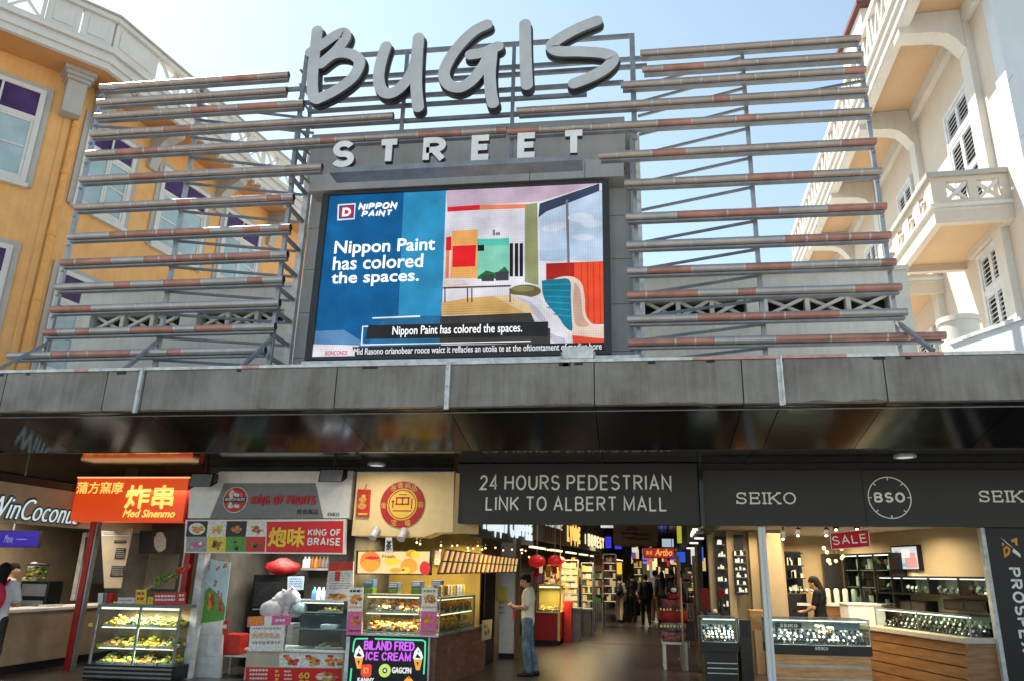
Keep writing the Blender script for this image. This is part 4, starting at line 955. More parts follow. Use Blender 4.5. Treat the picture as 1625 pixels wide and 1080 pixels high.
def poster(name, label, cat, c, pts, Y, base, group=None, d=.012, frame=None):
    P = [at(q(c, *p), Y) for p in pts]; lo = min(p.z for p in P); cx_ = sum(p.x for p in P)/len(P)
    t = thing(name, label, cat, (cx_, Y, lo), group); m = MB(); flat(m, c, pts, Y, d); m.build('sheet', base, t); return t
def pplate(t, name, c, pts, Y, mm, d=.002): m = MB(); flat(m, c, pts, Y, d); return m.build(name, mm, t)
def rows(m, c, x0, x1, y0, y1, n, Y, h=.5):
    """lines of small print"""
    for k in range(n):
        yy = y0+(y1-y0)*k/n; hh = (y1-y0)/n*h; x = x0
        while x < x1-2:
            w_ = random.uniform(.5,1.5)*hh; e = min(x1, x+w_); frect(m, c, x, yy, e, yy+hh, Y-.002, .0015); x = e+hh*.35

# ---- coconut drinks stall, running back along the left side
XC = -9.68
WC = Wall((XC, 0), 0, 1)
t = thing('drinks_stall_sign', 'tan signboard with white lit script lettering at the far left', 'signboard', (XC, 12.5, 2.28))
m = MB(); WC.box(m, 9.2, 16.5, -.25, 0, 2.28, 2.88); m.build('board', M_beige, t, bevel=.01)
m = MB(); WC.box(m, 9.2, 16.5, -.3, .03, 2.885, 3.0); m.build('top_trim', M_black, t)
pw = Plane((XC+.004, 0, 0), (0,1,0), (0,0,1)); s0 = WC.hit((-16,800))[0]; s1 = WC.hit((121,832))[0]
m = MB(); font(m, pw, 'WinCoconut', s0, 2.33, s1-s0, .33, depth=.03, shear=.35, off=-.012); m.build('lit_lettering', glow('lit_cold_white', (.66,.80,.84), .8), t)
m = MB(); font(m, pw, 'WinCoconut', s0-.01, 2.315, s1-s0+.03, .36, depth=.012, bold=.05, shear=.35); m.build('letter_backing', mat('slate_letter', (.03,.06,.07), .4), t)
t = thing('drinks_counter', 'tan fronted service counter with a pale top at the far left', 'counter', (XC, 12.5, 0))
m = MB(); WC.box(m, 9.2, 15.6, -.55, -.02, .14, .92); m.build('front_panel', M_beiged, t); m = MB(); WC.box(m, 9.2, 15.6, -.5, -.06, 0, .139); m.build('kickboard', M_black, t)
m = MB(); WC.box(m, 9.2, 15.6, -.62, .03, .921, .965); m.build('worktop', M_white, t, bevel=.006)
t = thing('stall_partition', 'tan back wall of the drinks stall with dark posters', 'wall', (-11.8, 13, 0))
m = MB(); m.box(-12.2,-12.0,9,17,0,3.2); m.box(-12.0,-9.9,16.6,16.75,0,3.2); m.build('wall_body', M_beiged, t)
for (x0,y0,x1,y1) in ((245,425,325,520),(225,540,285,610)):
    m = MB(); frect(m,'B4',x0,y0,x1,y1,16.57,.02); m.build('dark_poster', M_black, t)
    m = MB(); rows(m,'B4',x0+8,x1-8,y0+8,y1-8,5,16.57); m.build('print', mat('dim_print', (.09,.085,.075), .6), t)
t = thing('menu_monitor', 'blue lit menu monitor hanging over the drinks counter', 'monitor', (-10.3, 12.6, 2.0))
m = MB(); frect(m,'B4',-40,400,180,477,12.6,.05); m.build('monitor_case', M_black, t)
m = MB(); flat(m,'B4',[(-38,402),(177,404),(170,472),(-38,475)],12.598,.001); m.build('lit_face', glow('deep_blue_lit', (.035,.02,.35), .55), t)
m = MB(); wfont(m,'Menu','B4',20,420,60,455,12.596,shear=.3,depth=.001); rows(m,'B4',75,120,438,446,1,12.596); m.build('lettering', glow('pale_lit', (.3,.3,.6), .6), t)
m = MB(); a = at(q('B4',60,400),12.62); m.tube(a,(a.x,a.y,3.28),.012,6); m.build('hanger', M_steel, t)
t = thing('aluminium_post', 'pale aluminium post at the end of the drinks counter', 'post', (-9.8, 15, 0))
X = at(q('B4',360,560),14.6).x; m = MB(); m.box(X-.07,X+.02,14.6,14.7,.97,2.3); m.box(X+.03,X+.06,14.62,14.68,.97,2.3); m.build('post_body', M_flash, t)
def machine(label, c, x0, y0, x1, y1, Y, d=.35):
    X0,X1,Z0,Z1 = span(c,x0,y0,x1,y1,Y); t = thing('drinks_machine', label, 'machine', ((X0+X1)/2,Y,Z0))
    m = MB(); m.box(X0,X1,Y,Y+d,Z0,Z1); m.build('body', M_blackgloss, t, bevel=.02); m = MB(); m.box(X0+.05,X1-.05,Y-.02,Y-.001,Z0+.1*(Z1-Z0),Z0+.35*(Z1-Z0)); m.box(X0+.04,X1-.04,Y-.006,Y-.001,Z0+.5*(Z1-Z0),Z0+.9*(Z1-Z0)); m.build('panel', M_grey, t); return t
P0 = at(q('B4',150,760),12.4)
t = machine('black drinks machine on the far left counter', 'B4', 82, 628, 212, 764, 12.4)
X0,X1,Z0,Z1 = span('B4',108,560,184,628,12.5)
t = thing('juice_jar', 'clear juice jar with yellow green slices on the black drinks machine', 'jar', ((X0+X1)/2,12.6,Z0))
m = MB(); r=(X1-X0)/2; m.lathe(((X0+X1)/2,12.6,Z0),[(0,0),(r,0),(r,Z1-Z0)],16); m.build('jar_wall', M_glass, t, smooth='auto')
m = MB()
for i in range(26): a=random.uniform(0,6.28); m.ball(((X0+X1)/2+r*.7*math.cos(a),12.6+r*.7*math.sin(a),Z0+random.random()*(Z1-Z0)*.9),.045,7,5,1,1,.6,random.choice([0,1]))
m.build('fruit', [FOOD[4],FOOD[3]], t, smooth=True)
t = thing('black_jar_cover', 'dark lid resting over the juice jar', 'lid', ((X0+X1)/2,12.6,Z1)); m = MB(); m.lathe(((X0+X1)/2,12.6,Z1),[(0,0),(r*1.05,0),(r*1.05,.03),(0,.05)],16); m.build('cap', M_black, t, smooth='auto')
m = MB(); X0,X1,Z0,Z1 = span('B4',205,725,265,750,12.6); m.prism([(X0,12.4,.967),(X1,12.3,.967),(X1,12.7,.967),(X0,12.7,.967)],(0,0,.03)); tag(m.build('napkin_stack', M_white), 'stack of white napkins on the far left counter', 'napkins')

# ---- orange lit stall
YO = 12.1
x0,x1,z0,z1 = span('B4',333,165,838,360,YO)
t = thing('orange_shop_sign', 'glowing orange light box sign with yellow Chinese lettering', 'sign', ((x0+x1)/2,YO,z0))
m = MB(); m.box(x0,x1,YO,YO+.35,z0,z1); m.build('light_box', M_orange, t, bevel=.006); m = MB(); m.box(x0-.01,x1+.005,YO-.012,YO+.35,z1+.002,z1+.025); m.build('top_edge', glow('lit_edge', (1,.55,.25), .9), t)
m = MB(); m.box(x1+.003,x1+.03,YO,YO+.35,z0,z1); m.build('side_panel', M_red, t)
m = MB(); wfont(m,'蒲方窯摩','B4',348,182,556,234,YO-.001,bold=.02,depth=.003); wfont(m,'炸串','B4',568,200,780,302,YO-.001,bold=.05,depth=.003); wfont(m,'Med Sinenmo','B4',556,308,789,341,YO-.001,bold=.05,shear=.25,depth=.003); m.build('lettering', M_gold, t)
for px, nm in ((126,'left'),(288,'right')):
    X = at((px,955),YO+.05).x; tt = thing('stall_post', 'slim red post at the %s of the orange lit stall'%nm, 'post', (X,YO+.05,0)); m = MB(); m.box(X-.05,X+.05,YO+.02,YO+.16,0,z0-.002 if nm=='left' else 3.2); m.build('post_body', M_red, tt, bevel=.008)
    m = MB(); m.box(X+.055,X+.085,YO+.04,YO+.14,0,z0-.01) if nm=='left' else m.box(X-.085,X-.055,YO+.04,YO+.14,0,z0-.01); m.build('metal_edge', M_steel, tt)
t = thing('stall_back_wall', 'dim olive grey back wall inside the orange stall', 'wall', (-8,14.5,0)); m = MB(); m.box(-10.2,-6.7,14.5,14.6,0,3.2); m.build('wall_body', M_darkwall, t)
frame = MB(); frect(frame,'B4',660,505,800,665,14.46,.03); frame.build('pale_panel', mat('dull_khaki', (.17,.16,.12), .6), t)
pt = poster('portrait_poster','dark framed portrait poster inside the orange stall','poster','B4',[(632,402),(800,400),(792,505),(626,505)],13.9,M_black)
m = MB(); blob(m,'B4',722,455,32,46,13.9,PN['grey']); blob(m,'B4',722,425,20,22,13.9,PN['grey']); m.build('figure_print', PRINT, pt)
pt = poster('column_poster','narrow pale column with small posters behind the orange stall counter','column','B4',[(455,392),(600,390),(545,660),(470,660)],13.7,M_beige)
for (a,b,c_,d_) in ((462,405,585,425),(515,445,570,458),(520,480,565,530),(500,560,560,610)):
    m = MB(); frect(m,'B4',a,b,c_,d_,13.69,.006); m.build('notice', M_white if b<430 else M_black, pt); m = MB(); rows(m,'B4',a+4,c_-4,b+4,d_-3,max(1,int((d_-b)/10)),13.689); m.build('notice_print', PRINT[6] if b<430 else PRINT[9], pt)
pt = poster('dark_doorway','dark doorway between the drinks stall and the orange stall','doorway','B4',[(385,430),(505,435),(480,640),(365,640)],14.2,M_black)
# display case
YD2 = 11.3
x0,x1,z0,z1 = span('B4',418,735,800,1008,YD2); zsh=[at(q('B4',600,y),YD2+.2).z for y in (1000,925,832)]
dc = thing('glass_display_case','black framed glass case with three shelves of skewers and greens','display case',((x0+x1)/2,YD2,0))
m = MB(); e=.03
for X in (x0,(x0+x1)/2-.01+.02,x1-e):
    m.box(X,X+e,YD2,YD2+e,z0,z1-.04)
for X in (x0,x1-e): m.box(X,X+e,YD2+.55-e,YD2+.55,z0,z1-.04)
m.box(x0,x1,YD2-.003,YD2+.55,z1-.04,z1); m.build('case_frame', M_grey, dc, bevel=.004)
m = MB(); m.box(x0+e,x1-e,YD2+.008,YD2+.014,z0+.002,z1-.041); m.build('front_glass', M_glass, dc)
m = MB(); m.box(x0-.04,x1+.02,YD2-.02,YD2+.6,.02,z0-.002); m.build('base_cabinet', M_blackgloss, dc, bevel=.01)
m = MB(); 
for k in range(3): m.box(x0-.03,x1+.01,YD2-.03,YD2-.021,.05+k*.06,.075+k*.06)
m.build('vent_slats', M_grey, dc)
m = MB(); m.box(x0+e,x1-e,YD2+.53,YD2+.545,z0,z1-.041); m.build('case_back', mat('case_back_tan', (.42,.33,.18), .5), dc)
for k, z in enumerate(zsh[1:]):
    m = MB(); m.box(x0+e,x1-e,YD2+.05,YD2+.52,z-.012,z); m.build('shelf', M_glass, dc); m = MB(); m.box(x0+.1,x1-.05,YD2+.04,YD2+.055,z-.02,z-.002); m.build('shelf_light', glow('shelf_tube', (1,.93,.75), 1.6), dc)
m = MB(); m.box(x0+.04,x1-.04,YD2+.04,YD2+.06,z1-.075,z1-.045); m.build('shelf_light', MT['shelf_tube'], dc)
zsh[0]=z0
pal=[[3,3,0,4],[4,4,3],[3,0,1],[4,3,3,0],[2,4],[0,3,5]]
desc=['green leafy skewers','yellow noodles','fried bean curd','sweetcorn','orange cups','chopped vegetables']
for k in range(3):
    n=4; w_=(x1-x0-.1)/n
    for j in range(n):
        a=x0+.05+j*w_; tray('%s on the %s shelf, %s tray from the left, orange stall case'%(desc[(k*2+j)%6],('bottom','middle','top')[k],('first','second','third','last')[j]), a+.01, a+w_-.01, YD2+.1, YD2+.48, zsh[k]+.002, 105, .03, pal[(k*2+j)%6], 'food trays in the orange stall case', 4.2)
for k,(a,b,c_,d_,cl,lb) in enumerate(((610,668,660,735,'yellow','yellow price card standing on the glass case'),(664,700,690,735,'yellow','small yellow card beside the tall yellow card'),(692,682,797,735,'red','red price sign on the orange stall case'),(800,678,838,735,'red','small red and white sign at the case end'),(530,703,608,730,'white','white snack box on the glass case'))):
    tt = poster('price_card',lb,'price card','B4',[(a+3,b),(c_,b),(c_-4,d_),(a,d_)],11.45,PRINT[PN[cl]],d=.02); m = MB(); rows(m,'B4',a+8,c_-8,b+10,d_-10,2,11.45,.55); m.build('print', PRINT[3 if cl=='red' else 2], tt)
A=at(q('B4',640,668),11.5); B=at(q('B4',740,615),11.4); C_=at(q('B4',800,590),11.35)
t = thing('skewer_bunch','bunch of green and red candied skewers leaning over the glass case','skewers',tuple(A)); m = MB()
for i in range(5): m.tube(A+Vector((0,i*.03,-.02)), C_+Vector((0,i*.02,i*.01)), .008, 6)
m.build('sticks', FOOD[5], t); m = MB()
for i in range(34):
    s_=random.uniform(.35,1.25); p=A.lerp(C_,s_); m.ball(p+Vector((random.uniform(-.05,.05),random.uniform(-.05,.05),random.uniform(-.05,.06))),.034,7,5,mi=0 if s_<1.0 else 1)
m.build('beads', [FOOD[3],FOOD[6]], t, smooth=True)
m = MB()
for i,(a,b) in enumerate(((455,690),(480,672),(500,660))): P=at(q('B4',a,b+40),11.9); m2=MB(); m2.lathe((P.x,11.9,1.06),[(0,0),(.05,0),(.065,.16),(0,.16)],12); tag(m2.build('plastic_cup', [M_white,M_grey,PRINT[2]][i], smooth='auto'), ('white','grey','red')[i]+' tub standing behind the glass case', 'tub')

# ---- fruit stall with grey trapezoid sign, red board under it
YK = 11.6
t = thing('fruit_shop_sign','white signboard with a grey trapezoid, round fruit badge and red lettering','signboard',(-5.9,YK,2.0))
m = MB(); flat(m,'B5',[(50,345),(60,215),(198,134),(797,132),(778,345)],YK,.4); m.build('board', mat('pearl_white_panel', (.72,.70,.66), .3, var=.08, coat=.3), t, bevel=.008)
m = MB(); flat(m,'B5',[(215,187),(626,187),(662,346),(150,344)],YK-.012,.01); m.build('grey_panel', mat('slate_panel', (.18,.19,.19), .35, var=.08), t)
pk = fplane(YK-.012); X,_,_,Z = span('B5',268,262,300,262,YK-.012); P=at(q('B5',267,262),YK-.012); r=abs(at(q('B5',322,262),YK-.012).x-P.x)
m = MB(); disc(m,(P.x,P.z),r,(0,.012),28,3,pk); disc(m,(P.x,P.z),r*.94,(.012,.014),28,2,pk); m.box(P.x-r*.93,P.x+r*.93,YK-.03,YK-.0265,P.z-r*.2,P.z+r*.2,6)
for i in range(16): a=random.uniform(.25,2.9); d_=random.uniform(.35,.75)*r; disc(m,(P.x+d_*math.cos(a),P.z+d_*math.sin(a)),.03,(.0145+.0004*i,.016+.0004*i),8,random.choice([3,7,2]),pk)
for i in range(6): a=random.uniform(3.6,5.8); d_=random.uniform(.4,.7)*r; disc(m,(P.x+d_*math.cos(a),P.z+d_*math.sin(a)),.03,(.0145+.0004*i,.016+.0004*i),8,random.choice([3,10]),pk)
m.build('fruit_badge', PRINT, t)
m = MB(); font(m,fplane(YK-.031),'KING OF FRUITS',P.x-r*.8,P.z-.02,r*1.6,.045,depth=.001,bold=.05); m.build('badge_lettering', PRINT[3], t)
m = MB(); wcaps(m,'KING OF FRUITS','B5',338,243,627,285,YK-.013,wt=.22,gap=.24,slant=.12,depth=.014); m.build('raised_lettering', mat('crimson_letter', (.45,.012,.02), .35), t)
m = MB(); wfont(m,'榜食風品','B5',543,304,640,328,YK-.013,depth=.004); wfont(m,'EXKO','B5',683,321,735,336,YK-.001,bold=.04,depth=.002); m.build('small_lettering', M_black, t)
t = thing('red_menu_board','white framed red board with food pictures and yellow Chinese lettering','signboard',(-5.9,YK-.1,1.9)); yk=YK-.1
m = MB(); flat(m,'B5',[(40,352),(762,349),(757,508),(33,501)],yk,.09); m.build('frame', M_white, t, bevel=.006)
pplate(t,'red_panel','B5',[(408,360),(754,357),(750,501),(404,498)],yk-.003,mat('red_vinyl', (.60,.014,.02), .35, var=.06))
cells=[('black','gold','orange'),('white','gold','yellow'),('black','brown','orange'),('white','red','brown'),('grey','white','pink'),('yellow','black','brown'),('green','black','green'),('red','black','brown')]
for k,(b_,c1_,c2_) in enumerate(cells):
    cxx=[(50,143),(143,228),(228,320),(320,406)][k%4]; yy=(358,428) if k<4 else (428,497); 
    o = pplate(t,'picture_panel','B5',[(cxx[0]-(4 if k>3 else 0),yy[0]),(cxx[1]-(4 if k>3 else 0),yy[0]),(cxx[1]-8,yy[1]),(cxx[0]-8,yy[1])],yk-.004,PRINT[PN[b_]])
    m = MB(); mx=(cxx[0]+cxx[1])/2-4; my=(yy[0]+yy[1])/2
    if k==0: blob(m,'B5',mx,my,38,27,yk-.005,PN['white'],16,.02)
    pic(m,'B5',mx,my+4,32,24,yk-.011,(c1_,c2_,'gold' if k<4 else c2_),12); m.build('picture', PRINT, o)
m = MB(); wfont(m,'炮味','B5',417,390,577,474,yk-.006,bold=.05,depth=.006); m.build('yellow_lettering', mat('sign_yellow', (.80,.50,.05), .4), t)
m = MB(); wcaps(m,'KING OF','B5',594,394,741,424,yk-.006,wt=.17,gap=.22,depth=.004); wcaps(m,'BRAISE','B5',592,434,741,468,yk-.006,wt=.17,gap=.22,depth=.004); m.build('white_lettering', mat('sign_white', (.74,.74,.72), .4), t)
def floodlamp(c,x0,y0,x1,y1,Y,label):
    X0,X1,Z0,Z1=span(c,x0,y0,x1,y1,Y); t=thing('flood_lamp',label,'flood lamp',((X0+X1)/2,Y,Z1)); m=MB()
    m.prism([(X0,Y,Z0+.02),(X0,Y+.18,Z0+.10),(X0,Y+.18,Z1),(X0,Y+.05,Z1)],(X1-X0,0,0)); m.build('lamp_body', M_blackgloss, t, bevel=.01)
    m=MB(); m.prism([(X0+.02,Y-.003,Z0+.03),(X0+.02,Y+.04,Z1-.02),(X0+.02,Y+.036,Z1-.02),(X0+.02,Y-.007,Z0+.03)],(X1-X0-.04,0,0)); m.build('lens', mat('lamp_lens', (.16,.17,.18), .15), t)
    m=MB(); m.bar(((X0+X1)/2,Y+.12,Z1),((X0+X1)/2,Y+.12,3.28),.03); m.build('bracket', M_black, t)
floodlamp('B5',640,120,752,188,YK-.35,'black flood lamp over the right end of the fruit shop sign'); floodlamp('B5',55,140,160,210,YK-.35,'black flood lamp over the left end of the fruit shop sign')
# inside the fruit stall
t = thing('stall_partition','pale jamb and white tiled low wall at the left of the fruit stall','wall',(-7.2,11.8,0))
x0=at(q('B5',85,800),11.75).x; m=MB(); m.box(x0-.07,x0+.05,11.7,11.85,0,2.0); m.build('jamb', M_flash, t)
m=MB(); flat(m,'B5',[(85,820),(205,800),(190,1150),(40,1150)],11.95,.08); m.build('tiled_wall', brickmat('white_wall_tile',(.56,.56,.55),(.60,.60,.585),(.36,.36,.35),3.2,1,1,.01,.3,'wall',.1), t)
pt=poster('green_drink_poster','tall green and pale blue poster with sausages on the left wall of the fruit stall','poster','B5',[(125,525),(245,546),(215,806),(82,822)],11.85,mat('poster_pale_blue', (.42,.58,.60), .4, var=.1))
pplate(pt,'green_print','B5',[(98,700),(150,655),(190,690),(222,745),(214,805),(84,821)],11.848,PRINT[4])
m=MB()
for x,y in ((140,565),(183,563),(220,560),(130,615)): pic(m,'B5',x,y,14,20,11.843,('red','orange','white'),8)
pic(m,'B5',155,720,18,55,11.843,('orange','gold','red'),12); pic(m,'B5',195,720,16,60,11.843,('red','brown','pink'),14); pic(m,'B5',172,640,14,22,11.843,('red','orange'),6); m.build('pictures', PRINT, pt)
t = thing('stall_back_wall','dark back wall of the fruit stall with a shelf','wall',(-5.9,14.2,0)); m=MB(); m.box(-7.2,-3.6,14.2,14.3,0,3.2); m.build('wall_body', M_darkwall, t); m=MB(); frect(m,'B5',560,570,690,580,13.9,.25); m.build('shelf', M_steel, t)
X0,X1,Z0,Z1=span('B5',325,600,500,1000,13.3); t=thing('black_oven','tall black oven cabinet at the back of the fruit stall','oven',((X0+X1)/2,13.3,0)); m=MB(); m.box(X0,X1,13.3,13.9,0,Z1); m.build('cabinet', M_blackgloss, t, bevel=.015); m=MB(); m.box(X0+.06,X1-.06,13.285,13.299,1.0,Z1-.12); m.build('oven_door', M_dark, t); m=MB(); m.tube((X0+.08,13.25,.95),(X1-.08,13.25,.95),.015,8); m.build('handle', M_chrome, t)
m=MB(); X0,X1,Z0,Z1=span('B5',395,535,520,595,13.2); m.lump(((X0+X1)/2,13.4,(Z0+Z1)/2-.02),.2,1.35,1,.62,0,.4); tag(m.build('red_bag', mat('dark_red_bag',(.34,.02,.02),.45,var=.2,bump=.5,bscale=10), smooth=True),'red plastic bag lying on top of the black oven','bag'); X0,X1,Z0,Z1=span('B5',380,578,445,600,13.1); m=MB(); m.lathe(((X0+X1)/2,13.35,Z0),[(0,0),(.1,0),(.13,.07),(.12,.07),(.09,.01)],16); tag(m.build('steel_bowl', M_chrome, smooth='auto'),'steel bowl beside the red bag on the oven','bowl')
for i in range(7):
    P=at(q('B5',575+i*17,570-2),13.95); m=MB(); m.lathe((P.x,13.98,P.z+.0),[(0,0),(.045,0),(.045,.13),(.02,.17),(.02,.2),(0,.2)],10); tag(m.build('jar', random.choice([M_grey,PRINT[1],M_white,PRINT[10]]), smooth='auto'),'small jar in the row on the back shelf of the fruit stall','jar','jars on the back shelf')
pt=poster('blue_notice','pale blue notice on the black oven','notice','B5',[(502,608),(577,606),(572,668),(500,672)],13.25,mat('pale_blue_paper', (.40,.52,.60), .5)); m=MB(); rows(m,'B5',510,568,616,660,4,13.25); m.build('print', PRINT[8], pt)
# plastic bags on the counter
for i,(cx_,cy_,rx_,ry_,lb) in enumerate(((430,758,40,26,'left'),(515,705,32,26,'top'),(475,725,40,30,'middle'),(525,750,48,30,'right'))):
    P=at(q('B5',cx_,cy_),12.05+.06*i); rr=abs(at(q('B5',cx_+rx_,cy_),12.05).x-at(q('B5',cx_,cy_),12.05).x); m=MB(); m.lump(P,rr*1.08,1.05,.8,ry_/rx_*1.1,0,.34); m.tube(P+Vector((0,0,rr*ry_/rx_*1.2)),P+Vector((.03,0,rr*ry_/rx_*1.65)),.012,7,0,.05)
    tag(m.build('plastic_bag', mat('white_plastic_bag', (.55,.55,.55), .35, var=.15, bump=.5, bscale=12), smooth=True),'crumpled white plastic bag, %s one in the heap on the fruit stall counter'%lb,'plastic bag','plastic bags on the fruit stall counter')
# counter front, menus, curved glass case
YC=11.85
x0,x1,z0,z1=span('B5',475,950,770,952,YC); zc=at(q('B5',620,948),YC).z
t=thing('snack_counter','pale counter of the fruit stall faced with red menus and food pictures','counter',((x0+x1)/2,YC,0)); xl=at(q('B5',318,950),YC).x
m=MB(); m.box(xl,x1,YC,YC+.6,0,zc-.002); m.build('counter_body', M_beige, t); m=MB(); m.box(xl-.03,x1+.01,YC-.03,YC+.62,zc,zc+.03); m.build('worktop', M_white, t)
o=pplate(t,'picture_strip','B5',[(466,952),(752,960),(748,1020),(462,1016)],YC-.004,PRINT[3]); m=MB()
for x in (512,612,712):
    pic(m,'B5',x,992,42,26,YC-.006,('gold','orange','brown','red'),16); frect(m,'B5',x-30,962,x-5,974,YC-.010,.001,2)
m.build('pictures', PRINT, o)
o=pplate(t,'red_menu','B5',[(314,1016),(746,1024),(740,1180),(306,1180)],YC-.006,MT['red_vinyl']); m=MB(); rows(m,'B5',330,412,1026,1100,4,YC-.007,.5); rows(m,'B5',486,520,1032,1100,4,YC-.007,.45); m.build('print', PRINT[3], o); m=MB(); 
for k in range(4): rows(m,'B5',445,464,1030+k*18,1042+k*18,1,YC-.007,.9)
wfont(m,'60','B5',552,1042,600,1068,YC-.008,bold=.06,depth=.001); wfont(m,'90','B5',552,1075,600,1100,YC-.008,bold=.06,depth=.001); m.build('prices', MT['sign_yellow'], o); m=MB(); pic(m,'B5',680,1060,60,26,YC-.009,('gold','orange','white','brown'),26); m.build('picture', PRINT, o)
pt=poster('white_menu_card','white menu card with red Chinese characters on the fruit stall counter','menu card','B5',[(333,832),(488,826),(478,946),(324,944)],YC-.09,PRINT[3],d=.02)
m=MB(); rows(m,'B5',348,472,838,847,1,YC-.09,.9); rows(m,'B5',342,466,900,914,1,YC-.09,.9); m.build('print', PRINT[9], pt); m=MB(); wfont(m,'煎烤肉串卤','B5',342,860,466,888,YC-.092,depth=.001); m.build('characters', PRINT[10], pt)
pt=poster('pink_price_strip','pink and orange price strip above the white menu card','price strip','B5',[(322,790),(398,786),(520,782),(508,830),(318,836)],YC-.06,PRINT[7],d=.02)
pplate(pt,'orange_part','B5',[(330,790),(394,786),(390,826),(322,828)],YC-.063,PRINT[10]); pplate(pt,'white_part','B5',[(398,788),(432,786),(428,828),(395,830)],YC-.063,PRINT[3]); m=MB(); rows(m,'B5',446,490,800,812,1,YC-.062,.9); m.build('print', PRINT[3], pt)
xa,xb=at(q('B5',485,930),YC).x,at(q('B5',770,930),YC).x; zt_=at(q('B5',650,722),YC+.3).z; zc+=.03
t=thing('curved_glass_case','curved glass food case on the fruit stall counter','display case',((xa+xb)/2,YC,zc))
pr=[(YC+.02,zc),(YC+.03,zc+.25),(YC+.09,zc+.5),(YC+.2,zc+.68),(YC+.34,zt_)]
for a,b in zip(pr[:-1],pr[1:]):
    m=MB(); m.prism([(xa,*a),(xa,*b),(xa,b[0]+.008,b[1]+.004),(xa,a[0]+.008,a[1]+.004)],(xb-xa,0,0)); m.build('curved_glass', M_glass, t)
m=MB()
for X in (xa-.03,xb): m.prism([(X,*p) for p in pr]+[(X,YC+.58,zt_),(X,YC+.58,zc)],(.03,0,0)) if X==xb else [m.bar((X+.015,*a),(X+.015,*b),.03,.03,0,(0,-1,.3)) for a,b in zip(pr[:-1],pr[1:])]
m.box(xa,xb,YC+.34,YC+.58,zt_,zt_+.03); m.build('case_frame', M_chrome, t)
for z,d0 in ((zc+.28,.14),(zc+.52,.22)):
    m=MB(); m.box(xa+.03,xb-.03,YC+d0,YC+.56,z,z+.012); m.build('shelf', M_chrome, t)
m=MB(); m.box(xa,xb,YC+.565,YC+.579,zc,zt_); m.build('case_back', M_darkwall, t)
m=MB(); m.box(xa+.05,xb-.05,YC+.36,YC+.38,zt_-.03,zt_-.012); m.build('strip_light', MT['shelf_tube'], t)
tray('steel tray of dark braised pieces low in the curved glass case', xa+.45, xb-.1, YC+.1, YC+.45, zc+.01, 30, .03, [1,5], 'trays in the curved case'); tray('steel tray of noodles and eggs on the upper shelf of the curved glass case', xa+.4, xb-.15, YC+.24, YC+.5, zc+.535, 34, .03, [1,4,0], 'trays in the curved case')
m=MB(); m.box(xa+.5,xb-.25,YC+.12,YC+.4,zc+.294,zc+.36); tag(m.build('foam_tray', M_white, bevel=.02),'white foam tray on the middle shelf of the curved glass case','tray')
pt=poster('price_list_stand','white price list with a red header and food picture standing by the curved case','price list','B5',[(690,545),(798,540),(795,720),(668,716)],YC+.05,PRINT[3],d=.03)
pplate(pt,'red_header','B5',[(690,545),(798,540),(797,580),(684,584)],YC+.046,PRINT[2]); m=MB(); rows(m,'B5',690,785,592,670,7,YC+.047,.4); m.build('print', PRINT[9], pt); m=MB(); pic(m,'B5',722,698,48,15,YC+.046,('orange','brown','gold'),16); m.build('picture', PRINT, pt); pplate(pt,'red_tag','B5',[(716,585),(740,585),(736,628),(714,628)],YC+.044,PRINT[2])
for i,c_ in enumerate((8,3,9)):
    P=at(q('B5',612+i*20,708),YC+.35); m=MB(); m.lathe((P.x,YC+.42,zt_+.03),[(0,0),(.04,0),(.04,.12),(.015,.16),(.015,.19),(0,.19)],10); tag(m.build('sauce_bottle', PRINT[c_], smooth='auto'),('blue','white','grey')[i]+' bottle standing on the curved glass case','bottle','bottles on the curved case')
X0,X1,Z0,Z1=span('B5',203,868,283,960,12.1); m=MB(); m.prism([(X0,12.1,Z0),(X1,12.1,Z0),(X1,12.4,Z0),(X0,12.4,Z0)],(0,0,Z1-Z0)); tag(m.build('red_bucket', PRINT[2], bevel=.02),'red tub on a steel table by the tiled wall','tub')
t=thing('steel_table','narrow steel table carrying the red tub','table',((X0+X1)/2,12.2,0)); m=MB(); m.box(X0-.05,X1+.25,12.05,12.5,Z0-.03,Z0-.002); m.build('table_top', M_chrome, t)
for a,b in ((X0,12.1),(X1+.18,12.1),(X0,12.45),(X1+.18,12.45)): m=MB(); m.tube((a,b,0),(a,b,Z0-.03),.015,8); m.build('leg', M_chrome, t)
pt=poster('red_tag_card','small red and white card hanging above the red tub','card','B5',[(203,808),(236,806),(232,868),(200,870)],12.0,PRINT[2],d=.008); m=MB(); frect(m,'B5',208,825,226,842,11.997,.002); m.build('white_patch', PRINT[3], pt)

# ---- yellow emblem stall
YE=11.5
x0,x1,z0,z1=span('B6',62,139,512,425,YE)
t=thing('emblem_signboard','cream yellow signboard with a round red emblem','signboard',((x0+x1)/2,YE,z0))
m=MB(); flat(m,'B6',[(77,140),(514,139),(508,409),(428,411),(378,430),(50,424)],YE,.45); m.build('board', M_cremeboard, t, bevel=.008)
m=MB(); flat(m,'B6',[(77,136),(516,135),(516,140),(77,141)],YE-.01,.45); m.build('top_edge', M_flash, t)
pk=fplane(YE); P=at(q('B6',281,283),YE); r=abs(at(q('B6',381,283),YE).x-P.x)
m=MB(); disc(m,(P.x,P.z),r,(.001,.02),40,0,pk,rin=r*.70); m.build('red_ring', mat('emblem_red', (.38,.02,.02), .4), t); m=MB(); disc(m,(P.x,P.z),r*.68,(.001,.015),36,0,pk); m.build('yellow_disc', mat('emblem_yellow', (.72,.46,.06), .4), t)
m=MB(); disc(m,(P.x,P.z),r*.63,(.0155,.0175),36,0,pk,rin=r*.59)
